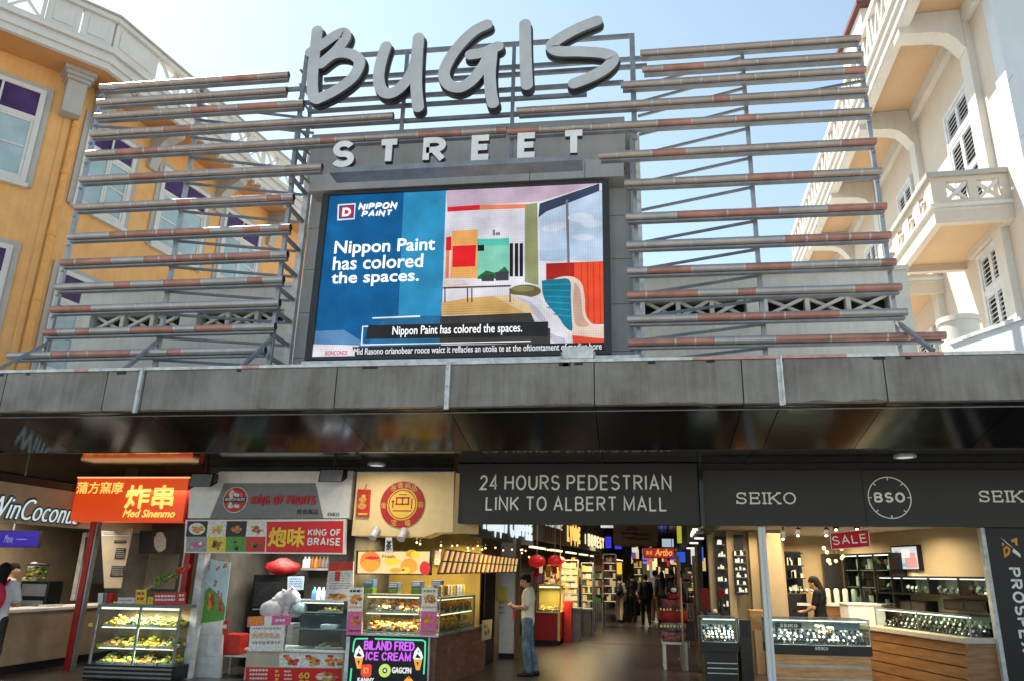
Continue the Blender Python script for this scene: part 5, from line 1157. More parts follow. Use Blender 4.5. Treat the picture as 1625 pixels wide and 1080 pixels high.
for a,b,c_,d_ in ((-.3,.25,.3,.32),(-.3,-.02,.3,.04),(-.3,-.02,-.24,.3),(.24,-.02,.3,.3),(-.03,-.02,.03,.32),(-.42,-.3,.42,-.25),(-.5,.1,-.36,.15),(-.45,-.15,-.4,.2),(.4,-.2,.45,.25),(-.2,.4,.2,.44)): m.box(P.x+a*r,P.x+c_*r,YE-.0185,YE-.0155,P.z+b*r,P.z+d_*r)
m.build('emblem_marks', MT['emblem_red'], t)
m=MB()
for i,a in enumerate((122,99,76,55,182,0,-70,-112)): font(m,fplane(YE-.019),'谷香鸡品金吉福宝'[i],P.x+r*.84*math.cos(rad(a))-.045,P.z+r*.84*math.sin(rad(a))-.045,.09,.09,depth=.001)
m.build('ring_characters', MT['emblem_yellow'], t)
m=MB(); m.prism([(x1+.002,YE+.02,z0+.05),(x1+.3,YE+.5,z0+.06),(x1+.3,YE+.5,z1-.02),(x1+.002,YE+.02,z1-.002)],(0,.05,0)); m.build('side_return', M_cremeboard, t)
ct=thing('hanging_charm','small red and gold paper charm hanging on the cream signboard','charm',tuple(at(q('B6',102,340),YE-.03))); m=MB(); flat(m,'B6',[(78,214),(136,216),(128,340),(70,338)],YE-.04,.03); m.build('red_body', PRINT[2], ct, bevel=.006)
m=MB(); blob(m,'B6',101,262,20,16,YE-.04,PN['gold']); blob(m,'B6',98,290,22,16,YE-.04,PN['gold']); blob(m,'B6',105,245,10,8,YE-.04,PN['yellow']); frect(m,'B6',80,322,122,330,YE-.0425,.001,5); m.build('gold_print', PRINT, ct); m=MB(); a=at(q('B6',120,192),YE-.02); m.tube(a,at(q('B6',110,216),YE-.02),.006,6); m.build('cord', PRINT[2], ct)
def spotlamp(c,cx_,cy_,Y,label,zc_=None):
    P=at(q(c,cx_,cy_),Y); t=thing('spot_lamp',label,'spot lamp',(P.x,P.y,P.z)); m=MB(); m.tube(P+Vector((.01,.03,.07)),P+Vector((-.01,-.08,-.07)),.062,14); m.build('lamp_can', M_flash, t, smooth='auto'); m=MB(); m.tube(P+Vector((.02,.08,.1)),P+Vector((0,0,0)),.014,8); m.build('arm', M_steel, t); return t
spotlamp('B6',157,414,YE-.05,'white spot lamp under the left of the cream signboard'); spotlamp('B6',284,420,YE-.05,'white spot lamp under the middle of the cream signboard')
t=thing('stall_back_wall','mustard yellow back wall of the fried snack stall','wall',(-3.8,13.9,0)); m=MB(); m.box(-4.75,-2.75,13.9,14.0,0,3.2); m.box(-4.62,-4.56,12.7,13.9,0,3.2); m.build('wall_body', M_olive, t)
# lit fruit menu and slanted menu
ym=11.55; pt=thing('fruit_light_box','lit picture box of fruit over the snack case','light box',tuple(at(q('B6',240,598),ym)))
m=MB(); flat(m,'B6',[(72,491),(410,490),(404,602),(68,598)],ym,.12); m.build('box_frame', M_blackgloss, pt, bevel=.005)
m=MB(); flat(m,'B6',[(82,496),(404,495),(398,596),(77,593)],ym-.003,.002); m.build('lit_face', glow('lit_cream', (1,.66,.30), .9), pt)
FG=[glow('lit_'+n,c,.95) for n,c in (('orange',(.85,.22,.02)),('yellow',(.95,.62,.03)),('crimson',(.7,.02,.02)),('darkfruit',(.2,.03,.01)),('leafgold',(.7,.4,.03)),('mango',(.92,.36,.03)))]
m=MB()
for c_ in ((136,540,48,48,0),(136,556,44,28,5),(145,524,34,8,2),(232,538,36,20,1),(310,560,40,36,5),(296,578,20,14,1),(284,578,7,5,3),(382,570,25,32,2),(322,505,28,18,4),(340,510,22,16,1),(250,580,28,12,4)): blob(m,'B6',*c_[:4],ym-.004,c_[4],18,.05)
wfont(m,'Fresh','B6',190,510,246,524,ym-.011,bold=.05,depth=.001,mi=3); m.build('fruit_pictures', FG, pt)
WL=Wall((-2.92,11.6),6,1)
st_=thing('slanted_menu','lit slanted menu of two rows of picture strips over the corridor counter','menu',tuple(at(q('B6',620,560),12.2)))
A,B,C_,D_=[at(q('B6',*p),Y) for p,Y in (((437,598),11.6),((792,590),15.2),((802,525),15.5),((470,483),11.95))]
m=MB(); m.prism([A,B,C_,D_],(B-A).cross(D_-A).normalized()*-.06 if False else (-.03,.08,0)); m.build('menu_panel', mat('menu_brown', (.10,.05,.03), .5), st_)
ug,vg=(B-A),(D_-A); nn=ug.cross(vg).normalized(); nn = nn if nn.y<0 else -nn
def mp(u,v): return A.lerp(B,u).lerp(D_.lerp(C_,u),v)+nn*.006
MG=[glow('lit_strip_%d'%i,c,.85) for i,c in enumerate(((.9,.55,.12),(.25,.04,.01),(.95,.78,.35),(.5,.10,.02),(.85,.62,.1),(.75,.7,.6)))]
for rrow in range(2):
    for k in range(17):
        m=MB(); u0,u1=(k+.08)/17,(k+.92)/17; v0,v1=(.06,.47) if rrow==0 else (.53,.94)
        for j,(a,b,mi) in enumerate(((0,.38,1 if k%3 else 3),(.38,.75,0 if k%2 else 4),(.75,1,2 if k%2 else 5))): m.face([mp(u0+(u1-u0)*a,v0),mp(u0+(u1-u0)*b,v0),mp(u0+(u1-u0)*b,v1),mp(u0+(u1-u0)*a,v1)],mi)
        m.build('menu_strip', MG, st_)
# snack counter: brick side, glass cases, posters, neon board
zc=.735; Yc=11.6
xl=at(q('B6',30,880),Yc).x; cA=Vector((-2.92,Yc,0)); cB=WL.p(2.55,0,0)
t=thing('brick_counter','snack counter with a brown brick side facing the corridor','counter',(-3.5,Yc,0))
m=MB(); m.box(xl,-3.03,Yc+.03,Yc+.6,0,zc-.03); m.build('front_panel', M_black, t)
m=MB(); WL.box(m,0.0,2.55,-.1,0,0,zc-.03); m.build('brick_side', brickmat('brown_brick',(.20,.085,.05),(.12,.052,.034),(.10,.065,.048),3.2,.7,.2,.012,.75,'wall',.5), t)
m=MB(); m.prism([(xl,Yc-.02,zc-.029),(cA.x+.03,Yc-.02,zc-.029),tuple(WL.p(2.6,.03,zc-.029)),tuple(WL.p(2.6,-.6,zc-.029)),(cA.x-.6,Yc+.62,zc-.029),(xl,Yc+.62,zc-.029)],(0,0,.03)); m.build('worktop', M_chrome, t)
def snackcase(label,o,u,n,L,D,H,ntr,lab,short):
    o,u,n=Vector(o),Vector(u),Vector(n); t=thing('snack_case',label,'display case',tuple(o)); up=Vector((0,0,1)); e=.022
    m=MB()
    for a in (0,L-e):
        for b in (0,D-e): m.obox(o+u*a-n*b-n*e,u*e,n*e,up*(H-.03))
    m.obox(o-n*D+up*(H-.03),u*L,n*D,up*.03); m.build('case_frame', M_grey, t)
    m=MB(); m.obox(o-n*.012+u*e,u*(L-2*e),n*.006,up*(H-.031)); m.build('front_glass', M_glass, t)
    m=MB(); m.obox(o-n*(D-.03)+u*e,u*(L-2*e),n*.006,up*(H-.031)); m.build('case_back', M_olive, t)
    m=MB(); m.obox(o-n*(D-.04)+u*e+up*(H*.52),u*(L-2*e),n*(D-.08),up*.012); m.build('shelf', M_chrome, t)
    m=MB(); m.obox(o-n*.07+u*.05+up*(H-.05),u*(L-.1),n*.03,up*.018); m.obox(o-n*.07+u*.05+up*(H*.52-.02),u*(L-.1),n*.03,up*.014); m.build('strip_light', glow('case_tube', (1,.82,.45), 2.2), t)
    for k in range(2):
        for j in range(ntr):
            w_=(L-.1)/ntr; tt=thing('food_tray','%s tray, %s on the %s shelf of the %s'%(lab[(k*ntr+j)%len(lab)][0],('first','second','third','fourth')[j],('lower','upper')[k],short),'food tray',tuple(o+u*(.05+j*w_)),'snack trays'); z=(.004 if k==0 else H*.52+.014)
            m=MB(); m.obox(o+u*(.055+j*w_)-n*(D-.06)+up*z,u*(w_-.01),n*(D-.1),up*.02); m.build('tray_pan', M_tray, tt); m=MB(); cc=lab[(k*ntr+j)%len(lab)][1]
            for i in range(int(210*w_/.4)):
                a,b=random.random(),random.random(); r=random.uniform(.02,.034); ee=(1-(2*b-1)**2); m.ball(o+u*(.06+j*w_+(w_-.02)*a)-n*(.06+(D-.14)*b)+up*(z+.03+random.random()*.17*(.35+.65*ee)),r,7,5,1.1,1,.8,random.choice(cc),.12)
            f=m.build('food', FOOD, tt, smooth=True); f['kind']='stuff'
x0=at(q('B6',100,760),Yc+.05).x; x1=at(q('B6',362,760),Yc+.05).x; H=at(q('B6',230,690),Yc+.05).z-zc
lab=[('golden fried balls',[0,2]),('orange fried chicken',[2,0]),('round dough balls',[5,0]),('brown fried pieces',[1,0])]
snackcase('lit front glass snack case on the steel worktop',(x0,Yc+.05,zc+.002),(1,0,0),(0,-1,0),x1-x0,.45,H,2,lab,'front snack case')
p0_=WL.p(.15,-.02,zc+.002); hh=at(q('B6',455,695),11.75).z-zc
snackcase('lit corridor side glass snack case on the brick counter',p0_,WL.u,WL.n,1.75,.42,hh*.95,3,lab,'brick counter case')
m=MB(); frect(m,'B6',140,775,180,818,Yc+.3,.02); tag(m.build('price_card', PRINT[5]),'blank yellow card inside the front snack case','price card')
for (a,b,c_,d_,lb,hd) in ((34,658,101,872,'narrow food poster at the left of the front snack case','black'),(366,660,437,873,'narrow food poster at the corner between the two snack cases','green')):
    pt=poster('food_poster',lb,'poster','B6',[(a+4,b),(c_+2,b),(c_-6,d_),(a-8,d_)],Yc-.05,PRINT[3],'food posters beside the snack cases',d=.03)
    pplate(pt,'pink_half','B6',[(a,765),(c_-2,765),(c_-6,d_),(a-8,d_)],Yc-.053,PRINT[7]); m=MB(); pic(m,'B6',(a+c_)/2,710,30,26,Yc-.053,('gold','brown','orange'),18); pic(m,'B6',(a+c_)/2-3,806,28,24,Yc-.058,('gold','orange','brown'),14); rows(m,'B6',a+8,c_-6,742,752,1,Yc-.052,.9); m.build('pictures', PRINT, pt); m=MB(); rows(m,'B6',a+10,c_-6,668,680,1,Yc-.052,.9); rows(m,'B6',a+4,c_-10,848,858,1,Yc-.054,.9); m.build('print', PRINT[PN[hd]], pt)
m=MB(); m.box(0,0,0,0,0,0)
nb=thing('neon_menu_board','black light board with purple lettering and a green glowing border','menu board',tuple(at(q('B6',220,1080),Yc-.03))); yn=Yc-.03
m=MB(); flat(m,'B6',[(44,880),(398,884),(388,1190),(22,1190)],yn,.05); m.build('board', M_black, nb)
m=MB(); flat(m,'B6',[(398,884),(404,884),(394,1190),(388,1190)],yn-.004,.055); flat(m,'B6',[(28,880),(44,880),(22,1190),(4,1190)],yn-.002,.055); m.build('side_trim', M_flash, nb)
def neon(pts,c,w_,mm,name): m=MB(); m.path([at(q(c,*p),yn-.012) for p in pts],w_,6); m.build(name, mm, nb, smooth='auto')
M_ng=glow('neon_green',(.08,.75,.36),1.0); M_np=glow('neon_purple',(.55,.11,.78),1.15)
neon([(205,445),(215,320),(240,240),(270,228),(445,228)],'C6',.012,M_ng,'neon_tube'); neon([(560,228),(1330,255),(1370,280),(1365,500),(1345,800)],'C6',.012,M_ng,'neon_tube'); neon([(180,705),(160,914),(150,1100)],'C6',.012,M_ng,'neon_tube')
m=MB(); wcaps(m,'BILAND FRED','C6',390,268,1195,415,yn-.002,wt=.16,gap=.2,rnd=True,depth=.014,slant=.0); wcaps(m,'ICE CREAM','C6',418,448,1138,582,yn-.002,wt=.16,gap=.2,rnd=True,depth=.014); m.build('neon_lettering', M_np, nb)
m=MB(); wfont(m,'GAGCFN','C6',835,695,1140,785,yn-.002,bold=.06,depth=.004); wfont(m,'KANNY','C6',280,860,540,925,yn-.002,bold=.06,depth=.004); m.build('white_lettering', glow('lit_soft_white',(.8,.8,.8),.9), nb)
CO=[glow('lit_cone_white',(.9,.9,.9),.9),glow('lit_cone_orange',(.9,.4,.05),.9),glow('lit_cone_red',(.85,.05,.03),.9),glow('lit_cone_lime',(.55,.75,.15),.9),MT['black_paint']]
for cx_,cy_,mi in ((300,520,1),(1250,545,1)):
    m=MB(); y_=yn-.004
    flat(m,'C6',[(cx_-70,cy_+10),(cx_+70,cy_+10),(cx_+30,cy_+190),(cx_-30,cy_+190)],y_,.003,1); flat(m,'C6',[(cx_-80,cy_-10),(cx_-55,cy_-110),(cx_,cy_-185),(cx_+60,cy_-100),(cx_+85,cy_-10),(cx_+60,cy_+15),(cx_-60,cy_+15)],y_-.001,.003,0); flat(m,'C6',[(cx_-45,cy_-10),(cx_-10,cy_-70),(cx_+45,cy_-20),(cx_+35,cy_-2)],y_-.002,.002,4); flat(m,'C6',[(cx_-10,cy_-110),(cx_+10,cy_-130),(cx_+25,cy_-90)],y_-.002,.002,4); flat(m,'C6',[(cx_-25,cy_+60),(cx_+15,cy_+60),(cx_,cy_+130)],y_-.001,.002,4); m.build('ice_cream_cone', CO, nb)
m=MB(); y_=yn-.004; flat(m,'C6',[(330,680),(360,645),(480,640),(505,665),(500,810),(470,845),(360,845),(330,810)],y_,.003,2); flat(m,'C6',[(375,700),(455,695),(450,780),(370,785)],y_-.002,.002,1); flat(m,'C6',[(395,720),(435,718),(432,765),(392,768)],y_-.003,.002,2); m.build('red_badge', CO, nb)
m=MB(); P=at(q('C6',717,742),yn-.004); r=abs(at(q('C6',815,742),yn).x-P.x); disc(m,(P.x,P.z),r,(0,.004),28,3,fplane(yn-.002),rin=r*.42); disc(m,(P.x,P.z),r*.2,(0,.003),12,0,fplane(yn-.002)); m.build('ring_badge', CO, nb)
m=MB(); flat(m,'C6',[(1030,900),(1060,870),(1100,830),(1140,870),(1170,900),(1165,1000),(1035,1000)],y_,.003,1); flat(m,'C6',[(1075,870),(1100,835),(1130,870)],y_-.002,.002,2); m.build('flame_badge', CO, nb)
# cans and drink cartons behind the cases, machine, till, cloth
for i,(cx_,w_,h0,h1,cl,lb) in enumerate(((125,44,620,690,'blue','first blue and green'),(238,44,636,690,'blue','second blue and green'),(342,46,630,690,'blue','third blue and green'),(432,44,626,690,'blue','fourth blue and green'))):
    X0,X1,Z0,Z1=span('B6',cx_-w_/2,h0,cx_+w_/2,h1,12.3); tt=thing('drink_cartons','%s block of drink cartons behind the snack cases, counted from the left'%lb,'drink cartons',((X0+X1)/2,12.3,Z0),'drink cartons'); m=MB(); m.box(X0,X1,12.3,12.5,(Z0+Z1)/2,Z1); m.build('blue_cartons', PRINT[8], tt, bevel=.006); m=MB(); m.box(X0,X1,12.3,12.5,Z0,(Z0+Z1)/2-.002); m.build('green_cartons', FOOD[3], tt, bevel=.006); m=MB(); rows(m,'B6',cx_-18,cx_+18,h0+6,h0+22,2,12.3,.5); m.build('print', PRINT[3], tt); m=MB(); m.box(X0-.1,X1+.1,12.28,12.55,Z0-.03,Z0-.002); m.build('ledge', M_steel, tt)
for i in range(11):
    s_=.2+i*.16; P=WL.p(s_,-.2,zc+hh*.95+.003); m=MB(); m.lathe(P,[(0,0),(.042,0),(.042,.15),(.03,.165),(0,.165)],10); tag(m.build('drink_can', random.choice([PRINT[3],PRINT[9],PRINT[5],PRINT[1]]), smooth='auto'),'small can in the row along the top of the corridor side snack case','can','cans on the snack case')
pt=poster('white_bottle_sign','small white bottle shaped sign over the fruit light box','sign','B6',[(205,432),(232,432),(236,500),(200,500)],ym-.06,PRINT[3],d=.03); m=MB(); wfont(m,'茶','B6',207,446,230,490,ym-.062,bold=.03,depth=.001); m.build('print', M_black, pt)
o_=WL.p(2.9,-.5,0); t=thing('drinks_fridge','black drinks machine with a red front beside the white door panel','machine',tuple(o_)); m=MB(); m.obox(WL.p(2.75,-1.05,.0),WL.u*.7,WL.n*.95,(0,0,1.95)); m.build('cabinet', M_blackgloss, t, bevel=.02); m=MB(); m.obox(WL.p(2.744,-1.0,1.05),WL.u*-.004,WL.n*.4,(0,0,.75)); m.build('red_panel', PRINT[2], t); m=MB(); m.obox(WL.p(2.742,-.52,1.05),WL.u*-.004,WL.n*.36,(0,0,.7)); m.build('glass_front', M_dark, t); m=MB(); m.obox(WL.p(2.74,-.9,1.84),WL.u*-.004,WL.n*.25,(0,0,.06)); m.build('lit_display', glow('lit_magenta',(.6,.05,.7),1.0), t)
pt=poster('hanging_cloth','cream printed cloth hanging over the end of the brick counter','cloth','B6',[(640,806),(686,800),(680,888),(637,898)],13.6,mat('cream_cloth',(.50,.40,.22),.8)); m=MB(); pic(m,'B6',661,848,16,34,13.6,('brown','gold'),12); m.build('print', PRINT, pt)
m=MB(); P=WL.p(2.2,-.25,zc+.001); m.box(P.x-.2,P.x+.1,P.y-.12,P.y+.12,P.z,P.z+.05); tag(m.build('snack_basket', FOOD[1], bevel=.02),'low brown basket of snacks at the end of the brick counter','basket')
# warm fairy bulbs under the soffit above the slanted menu
for k,(x,y) in enumerate(((345,455),(360,462),(455,468),(452,490),(505,470),(528,468),(575,478),(577,490),(600,482),(620,470),(640,486),(655,480),(700,478),(735,490),(775,486),(815,488),(836,492))):
    P=at(q('B6',x,y),12.2+k*.14); m=MB(); m.ball(P,.017,8,6); m.tube(P+Vector((0,0,.012)),P+Vector((0,0,.07)),.008,6,1); tag(m.build('pendant_bulb',[glow('warm_bulb',(1,.74,.35),2.6),M_black],smooth=True),'small warm bulb in the string over the slanted menu','bulb','warm bulbs over the slanted menu')
# partitions between the shops, up to the ceiling
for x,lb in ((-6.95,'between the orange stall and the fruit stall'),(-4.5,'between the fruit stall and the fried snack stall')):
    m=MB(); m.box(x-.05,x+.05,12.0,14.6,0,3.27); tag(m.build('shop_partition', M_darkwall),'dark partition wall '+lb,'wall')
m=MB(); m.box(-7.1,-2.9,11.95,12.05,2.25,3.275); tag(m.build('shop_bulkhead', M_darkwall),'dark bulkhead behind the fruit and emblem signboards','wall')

for k in range(6):
    P=at(q('B6',130+k*42,758 if k%2 else 846),Yc+.04); m=MB(); m.box(P.x-.035,P.x+.035,Yc+.075,Yc+.08,P.z,P.z+.045); tag(m.build('price_tag',M_white),'small white price tag inside the front snack case','price tag','price tags in the front snack case')
for k in range(5):
    P=WL.p(.35+k*.32,-.05,zc+hh*.95*.5+.02); m=MB(); m.obox(P,WL.u*.09,WL.n*.004,(0,0,.05)); tag(m.build('price_tag',M_white),'small white price tag inside the brick counter snack case','price tag','price tags in the corridor snack case')
for k in range(8):
    P=Vector((-8.35+k*.2,11.33,zsh[1]-.004+(.0 if k%2 else zsh[2]-zsh[1]))); m=MB(); m.box(P.x,P.x+.07,11.315,11.32,P.z,P.z+.05); tag(m.build('price_tag',PRINT[5]),'small yellow price tag on a shelf edge of the orange stall case','price tag','price tags in the orange stall case')
# stock on the fruit stall floor and shelf
for k,(x,y,w_,h_,cl,lb) in enumerate(((-6.35,12.6,.32,.5,1,'brown carton standing by the black oven'),(-6.1,13.0,.3,.75,9,'grey carton stacked beside the black oven'),(-4.9,13.3,.4,1.35,3,'white chest behind the curved glass case'))):
    m=MB(); m.box(x,x+w_,y,y+.3,0,h_); tag(m.build('carton',PRINT[cl],bevel=.01),lb,'carton')
for k in range(9):
    x=-5.4+k*.11; m=MB(); m.lathe((x,13.35,1.352 if x>-4.9 else 1.0),[(0,0),(.035,0),(.035,.14),(.012,.19),(.012,.22),(0,.22)],10)
    if x>-4.86: tag(m.build('bottle',PRINT[random.choice([1,2,4,5,8])],smooth='auto'),'sauce bottle on the white chest in the fruit stall','bottle','bottles on the white chest')
# hanging packets under the mustard wall of the snack stall
for k in range(9):
    x=-4.4+k*.16; m=MB(); m.box(x,x+.11,13.84,13.87,1.75,2.0); tag(m.build('hanging_packet',PRINT[[5,2,0,4,10,3,2,5,0][k]],bevel=.008),'snack packet hanging on the mustard back wall','packet','packets on the mustard wall')
# ================================================================== PASSAGE SIGN AND WATCH SHOP
M_sign = mat('charcoal_panel', (.037,.0335,.029), .4, var=.12, scale=1.5, spec=.25)
M_lettergrey = mat('pale_sign_letter', (.84,.82,.77), .5, var=.04)
YG=11.6
x0,x1,z0,z1=span('P',723,737,1109,831,YG)
t=thing('passage_sign','wide charcoal hanging sign with two lines of plain white capitals over the passage','sign',((x0+x1)/2,YG,z0))
m=MB(); m.box(x0,x1,YG,YG+.22,z0,3.27); m.build('panel', M_sign, t, bevel=.006)
m=MB(); wcaps(m,'24 HOURS PEDESTRIAN','P',762,753,1065,777,YG,wt=.12,gap=.24,depth=.006); wcaps(m,'LINK TO ALBERT MALL','P',771,787,1058,810,YG,wt=.115,gap=.24,depth=.006); m.build('lettering', M_lettergrey, t)
m=MB(); m.box(x0,x1,YG+.221,YG+.26,z0+.01,3.27); m.build('back_frame', M_black, t)
t=thing('passage_post','black upright between the passage sign and the watch shop board','post',(1.05,YG+.1,2.3)); X=at((1111,790),YG).x; m=MB(); m.box(X-.01,X+.05,YG-.05,YG+.3,2.33,3.275); m.build('post_body', M_blackgloss, t)
# board
xb0=at((1116,790),YG).x; zb0,zb1=2.353,3.165; xsm=at(q('B8',868,205),YG).x
t=thing('watch_shop_board','long charcoal shop board with pale slab lettering and a round clock emblem','signboard',(3.5,YG,zb0))
for a,b in ((xb0,xsm),(xsm,9.0)): m=MB(); m.box(a+.002,b-.002,YG,YG+.18,zb0,zb1); m.build('board_panel', M_sign, t, bevel=.004)
m=MB(); m.box(xb0,9,YG+.06,YG+.3,zb1+.002,3.275); m.build('top_recess', M_black, t)
m=MB(); wcaps(m,'SEIKO','B8',262,180,545,236,YG,wt=.125,gap=.24,slab=True,depth=.012); m.build('lettering', M_lettergrey, t)
m=MB(); wcaps(m,'SEIKO','B8',1410,172,1693,227,YG,wt=.125,gap=.24,slab=True,depth=.012); m.build('lettering', M_lettergrey, t)
m=MB(); wcaps(m,'BSO','B8',915,180,1060,228,YG,wt=.2,gap=.22,depth=.012); m.build('lettering', M_lettergrey, t)
P=at(q('B8',988,205),YG); r=abs(at(q('B8',1091,205),YG).x-P.x); pk=fplane(YG)
m=MB(); disc(m,(P.x,P.z),r,(.001,.012),56,0,pk,rin=r*.955)
for k in range(8):
    a=rad(90-k*45+0); ca,sa=math.cos(a),math.sin(a); m.bar((P.x+r*.83*ca,YG-.006,P.z+r*.83*sa),(P.x+r*.95*ca,YG-.006,P.z+r*.95*sa),.014,.01,0,(0,1,0))
m.build('clock_emblem', M_lettergrey, t)
# bulkhead along the passage
WR=Wall((xb0,YG),2.1,-1)
m=MB(); WR.box(m,.19,26,-.25,0,zb0,3.275); tag(m.build('passage_bulkhead', M_sign),'dark bulkhead running back along the right side of the passage','bulkhead')
# post
t=thing('shop_post','slim white post at the front of the watch shop','post',(2.0,11.8,0)); X=at((1217,955),11.75).x; m=MB(); m.box(X-.055,X+.05,11.72,11.82,0,zb0-.002); m.build('post_body', mat('bright_white_post',(.82,.82,.80),.45,var=.05), t, bevel=.008); m=MB(); m.box(X+.0,X+.008,11.712,11.719,0,zb0-.003); m.build('groove_cover', M_flash, t)
# shell of the shop
M_wall = mat('warm_shop_wall', (.40,.315,.19), .65, var=.06, scale=2)
M_oak = mat('oak_veneer', (.66,.34,.135), .42, var=.3, scale=3, stretch=(1,1,9), col2=(.42,.22,.10))
M_oakd = mat('walnut_veneer', (.30,.155,.065), .42, var=.3, scale=3, stretch=(1,1,9), col2=(.19,.09,.036))
A_far,A_near=(4.2,16.5),(5.25,12.0)
RW=Wall(A_near,math.degrees(math.atan2(A_far[0]-A_near[0],A_far[1]-A_near[1])),-1)
t=thing('watch_shop_shell','warm beige walls and pale ceiling of the watch shop','shop interior',(3.4,14.5,0))
m=MB(); m.box(2.4,4.4,16.5,16.6,0,3.2); m.build('back_wall', M_wall, t)
m=MB(); RW.box(m,-.25,4.7,-.12,0,0,3.2); m.build('side_wall', M_wall, t)
m=MB(); m.prism([(xb0+.25,YG+.3,2.44),(5.6,YG+.3,2.44),(4.3,16.5,2.44),(xb0+.4,16.5,2.44)],(0,0,.05)); m.build('shop_ceiling', mat('shop_ceiling_white', (.50,.46,.40), .7, var=.05), t)
m=MB(); xx=at((1124,900),14.7).x; x2=at((1246,900),14.7).x; m.box(xx,x2,14.7,14.8,0,2.44); m.build('partition', M_wall, t)
m=MB(); xa=at(q('C4',735,300),14.2).x; xb=at(q('C4',880,300),14.2).x; m.box(xa,xb,14.2,14.69,0,2.44); m.build('column', M_wall, t)
for a,b in ((150,222),(335,405),(560,640)):
    xa=at(q('C4',a,300),14.5).x; xb=at(q('C4',b,300),14.5).x; m=MB(); m.box(xa,xb,14.5,14.69,0,2.42); m.build('column', M_wall, t)
m=MB(); frect(m,'C4',570,860,720,1060,13.2,.3); m.build('low_panel', M_oak, t)
def tallpanel(label,a,b,y0,y1,Y):
    X0,X1,Z0,Z1=span('C4',a,y0,b,y1,Y); p=thing('goods_tower',label,'display panel',((X0+X1)/2,Y,Z0)); m=MB(); m.box(X0,X1,Y,Y+.08,Z0,Z1); m.build('panel_body', M_blackgloss, p)
    n=6
    for k in range(n):
        z=Z0+(Z1-Z0)*(k+.3)/n; m=MB(); m.box(X0+.02,X1-.02,Y-.06,Y-.001,z,z+.01); 
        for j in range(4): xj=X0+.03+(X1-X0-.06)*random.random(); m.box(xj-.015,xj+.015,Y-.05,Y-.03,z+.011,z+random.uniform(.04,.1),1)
        m.build('lit_goods', [M_grey, glow('sparkle',(.9,.85,.7),.8)], p)  # goods given a glow for the sparkle of display light
tallpanel('tall narrow black display panel nearest the passage',228,340,130,860,14.45); tallpanel('shorter black display panel with red and gold goods',405,535,270,705,14.45)
pt=poster('dark_photo_panel','small dark photo panel above the shorter display panel','photo panel','C4',[(398,110),(500,110),(495,262),(405,262)],14.4,M_blackgloss,d=.03)
# track lights
def spot(c,x,y,Y,label,lit=True):
    P=at(q(c,x,y),Y); t=thing('track_spot',label,'spot lamp',(P.x,P.y,P.z),'spot lamps of the watch shop'); m=MB(); m.tube(P,P+Vector((.03,.05,.10)),.045,12); m.tube(P+Vector((.02,.04,.08)),(P.x+.02,P.y+.04,2.438),.012,6); m.build('lamp_can', M_black, t, smooth='auto')
    m=MB(); m.tube(P+Vector((0,-.004,-.006)),P+Vector((0,.0,0)),.026,12); m.build('lit_lens', glow('spot_lens',(1,.93,.8),6), t); return P
for k,(x,y,Y,lb) in enumerate(((485,400,13.2,'first spot lamp left of the sale sign'),(556,384,13.0,'second spot lamp left of the sale sign'),(690,384,13.0,'spot lamp at the left edge of the sale sign'),(736,356,12.6,'spot lamp above the left half of the sale sign'),(835,354,12.6,'spot lamp above the right half of the sale sign'))): spot('B8',x,y,Y,lb)
for k,(x,y) in enumerate(((185,60),(140,100),(65,136),(50,158),(40,196),(40,246))):
    P=at(q('C4',x,y),12.4+.8*k); m=MB(); m.box(P.x-.12,P.x+.12,P.y-.06,P.y+.06,2.405,2.437); tag(m.build('strip_lamp', glow('soft_strip',(1,.95,.85),2.2)),'small recessed strip lamp in the shop ceiling by the passage','lamp','recessed strip lamps by the passage')
# sale sign, tv
pt=poster('sale_sign','tilted red sale sign hanging in the watch shop opening','sign','B8',[(703,370),(890,352),(900,438),(712,453)],12.0,mat('sale_red',(.58,.010,.012),.4,var=.05,spec=.15),d=.02)
m=MB(); ang=math.atan2(18,187)*.9; P=at(q('B8',722,430),11.995); P2=at(q('B8',884,417),11.995); P3=at(q('B8',719,388),11.995); u=(P2-P); v=Vector((-(u.z),0,u.x)).normalized(); L=(P3-P).length; caps(m,Plane(P,u,(-u.z/u.length,0,u.x/u.length)),'SALE',0,0,u.length,L,wt=.13,gap=.24,depth=.003); m.build('lettering', M_lettergrey, pt)
m=MB(); P_=[at(q('B8',*p),11.998) for p in ((706,373),(888,355),(897,436),(715,450))]
for a,b in zip(P_,P_[1:]+P_[:1]): m.bar(a,b,.01,.004,0,(0,1,0))
m.build('white_border', M_lettergrey, pt)
m=MB()
for px in (722,872): a=at(q('B8',px,366),12.01); m.tube(a,(a.x,a.y,2.43),.004,5)
m.build('hanging_wire', M_steel, pt)
s0,zb_=RW.hit(q('B8',1155,550)); s1,zt_=RW.hit(q('B8',1008,435))
t=thing('wall_television','flat television with a bright picture on the watch shop wall','television',tuple(RW.p((s0+s1)/2,0,zb_)))
m=MB(); RW.box(m,s0,s1,.0,.07,zb_,zt_); m.build('tv_case', M_blackgloss, t, bevel=.008)
TVc=[glow('tv_'+n,c,.9) for n,c in (('pale',(.62,.68,.72)),('pink',(.72,.32,.30)),('blue',(.12,.22,.38)),('white',(.85,.85,.85)),('teal',(.25,.45,.5)))]
m=MB(); dz=zt_-zb_; ds=s1-s0
def tvr(a,b,c_,d_,mi,k): m.face([RW.p(s0+ds*u,.0705+.0006*k,zb_+dz*v) for u,v in ((a,c_),(b,c_),(b,d_),(a,d_))],mi)
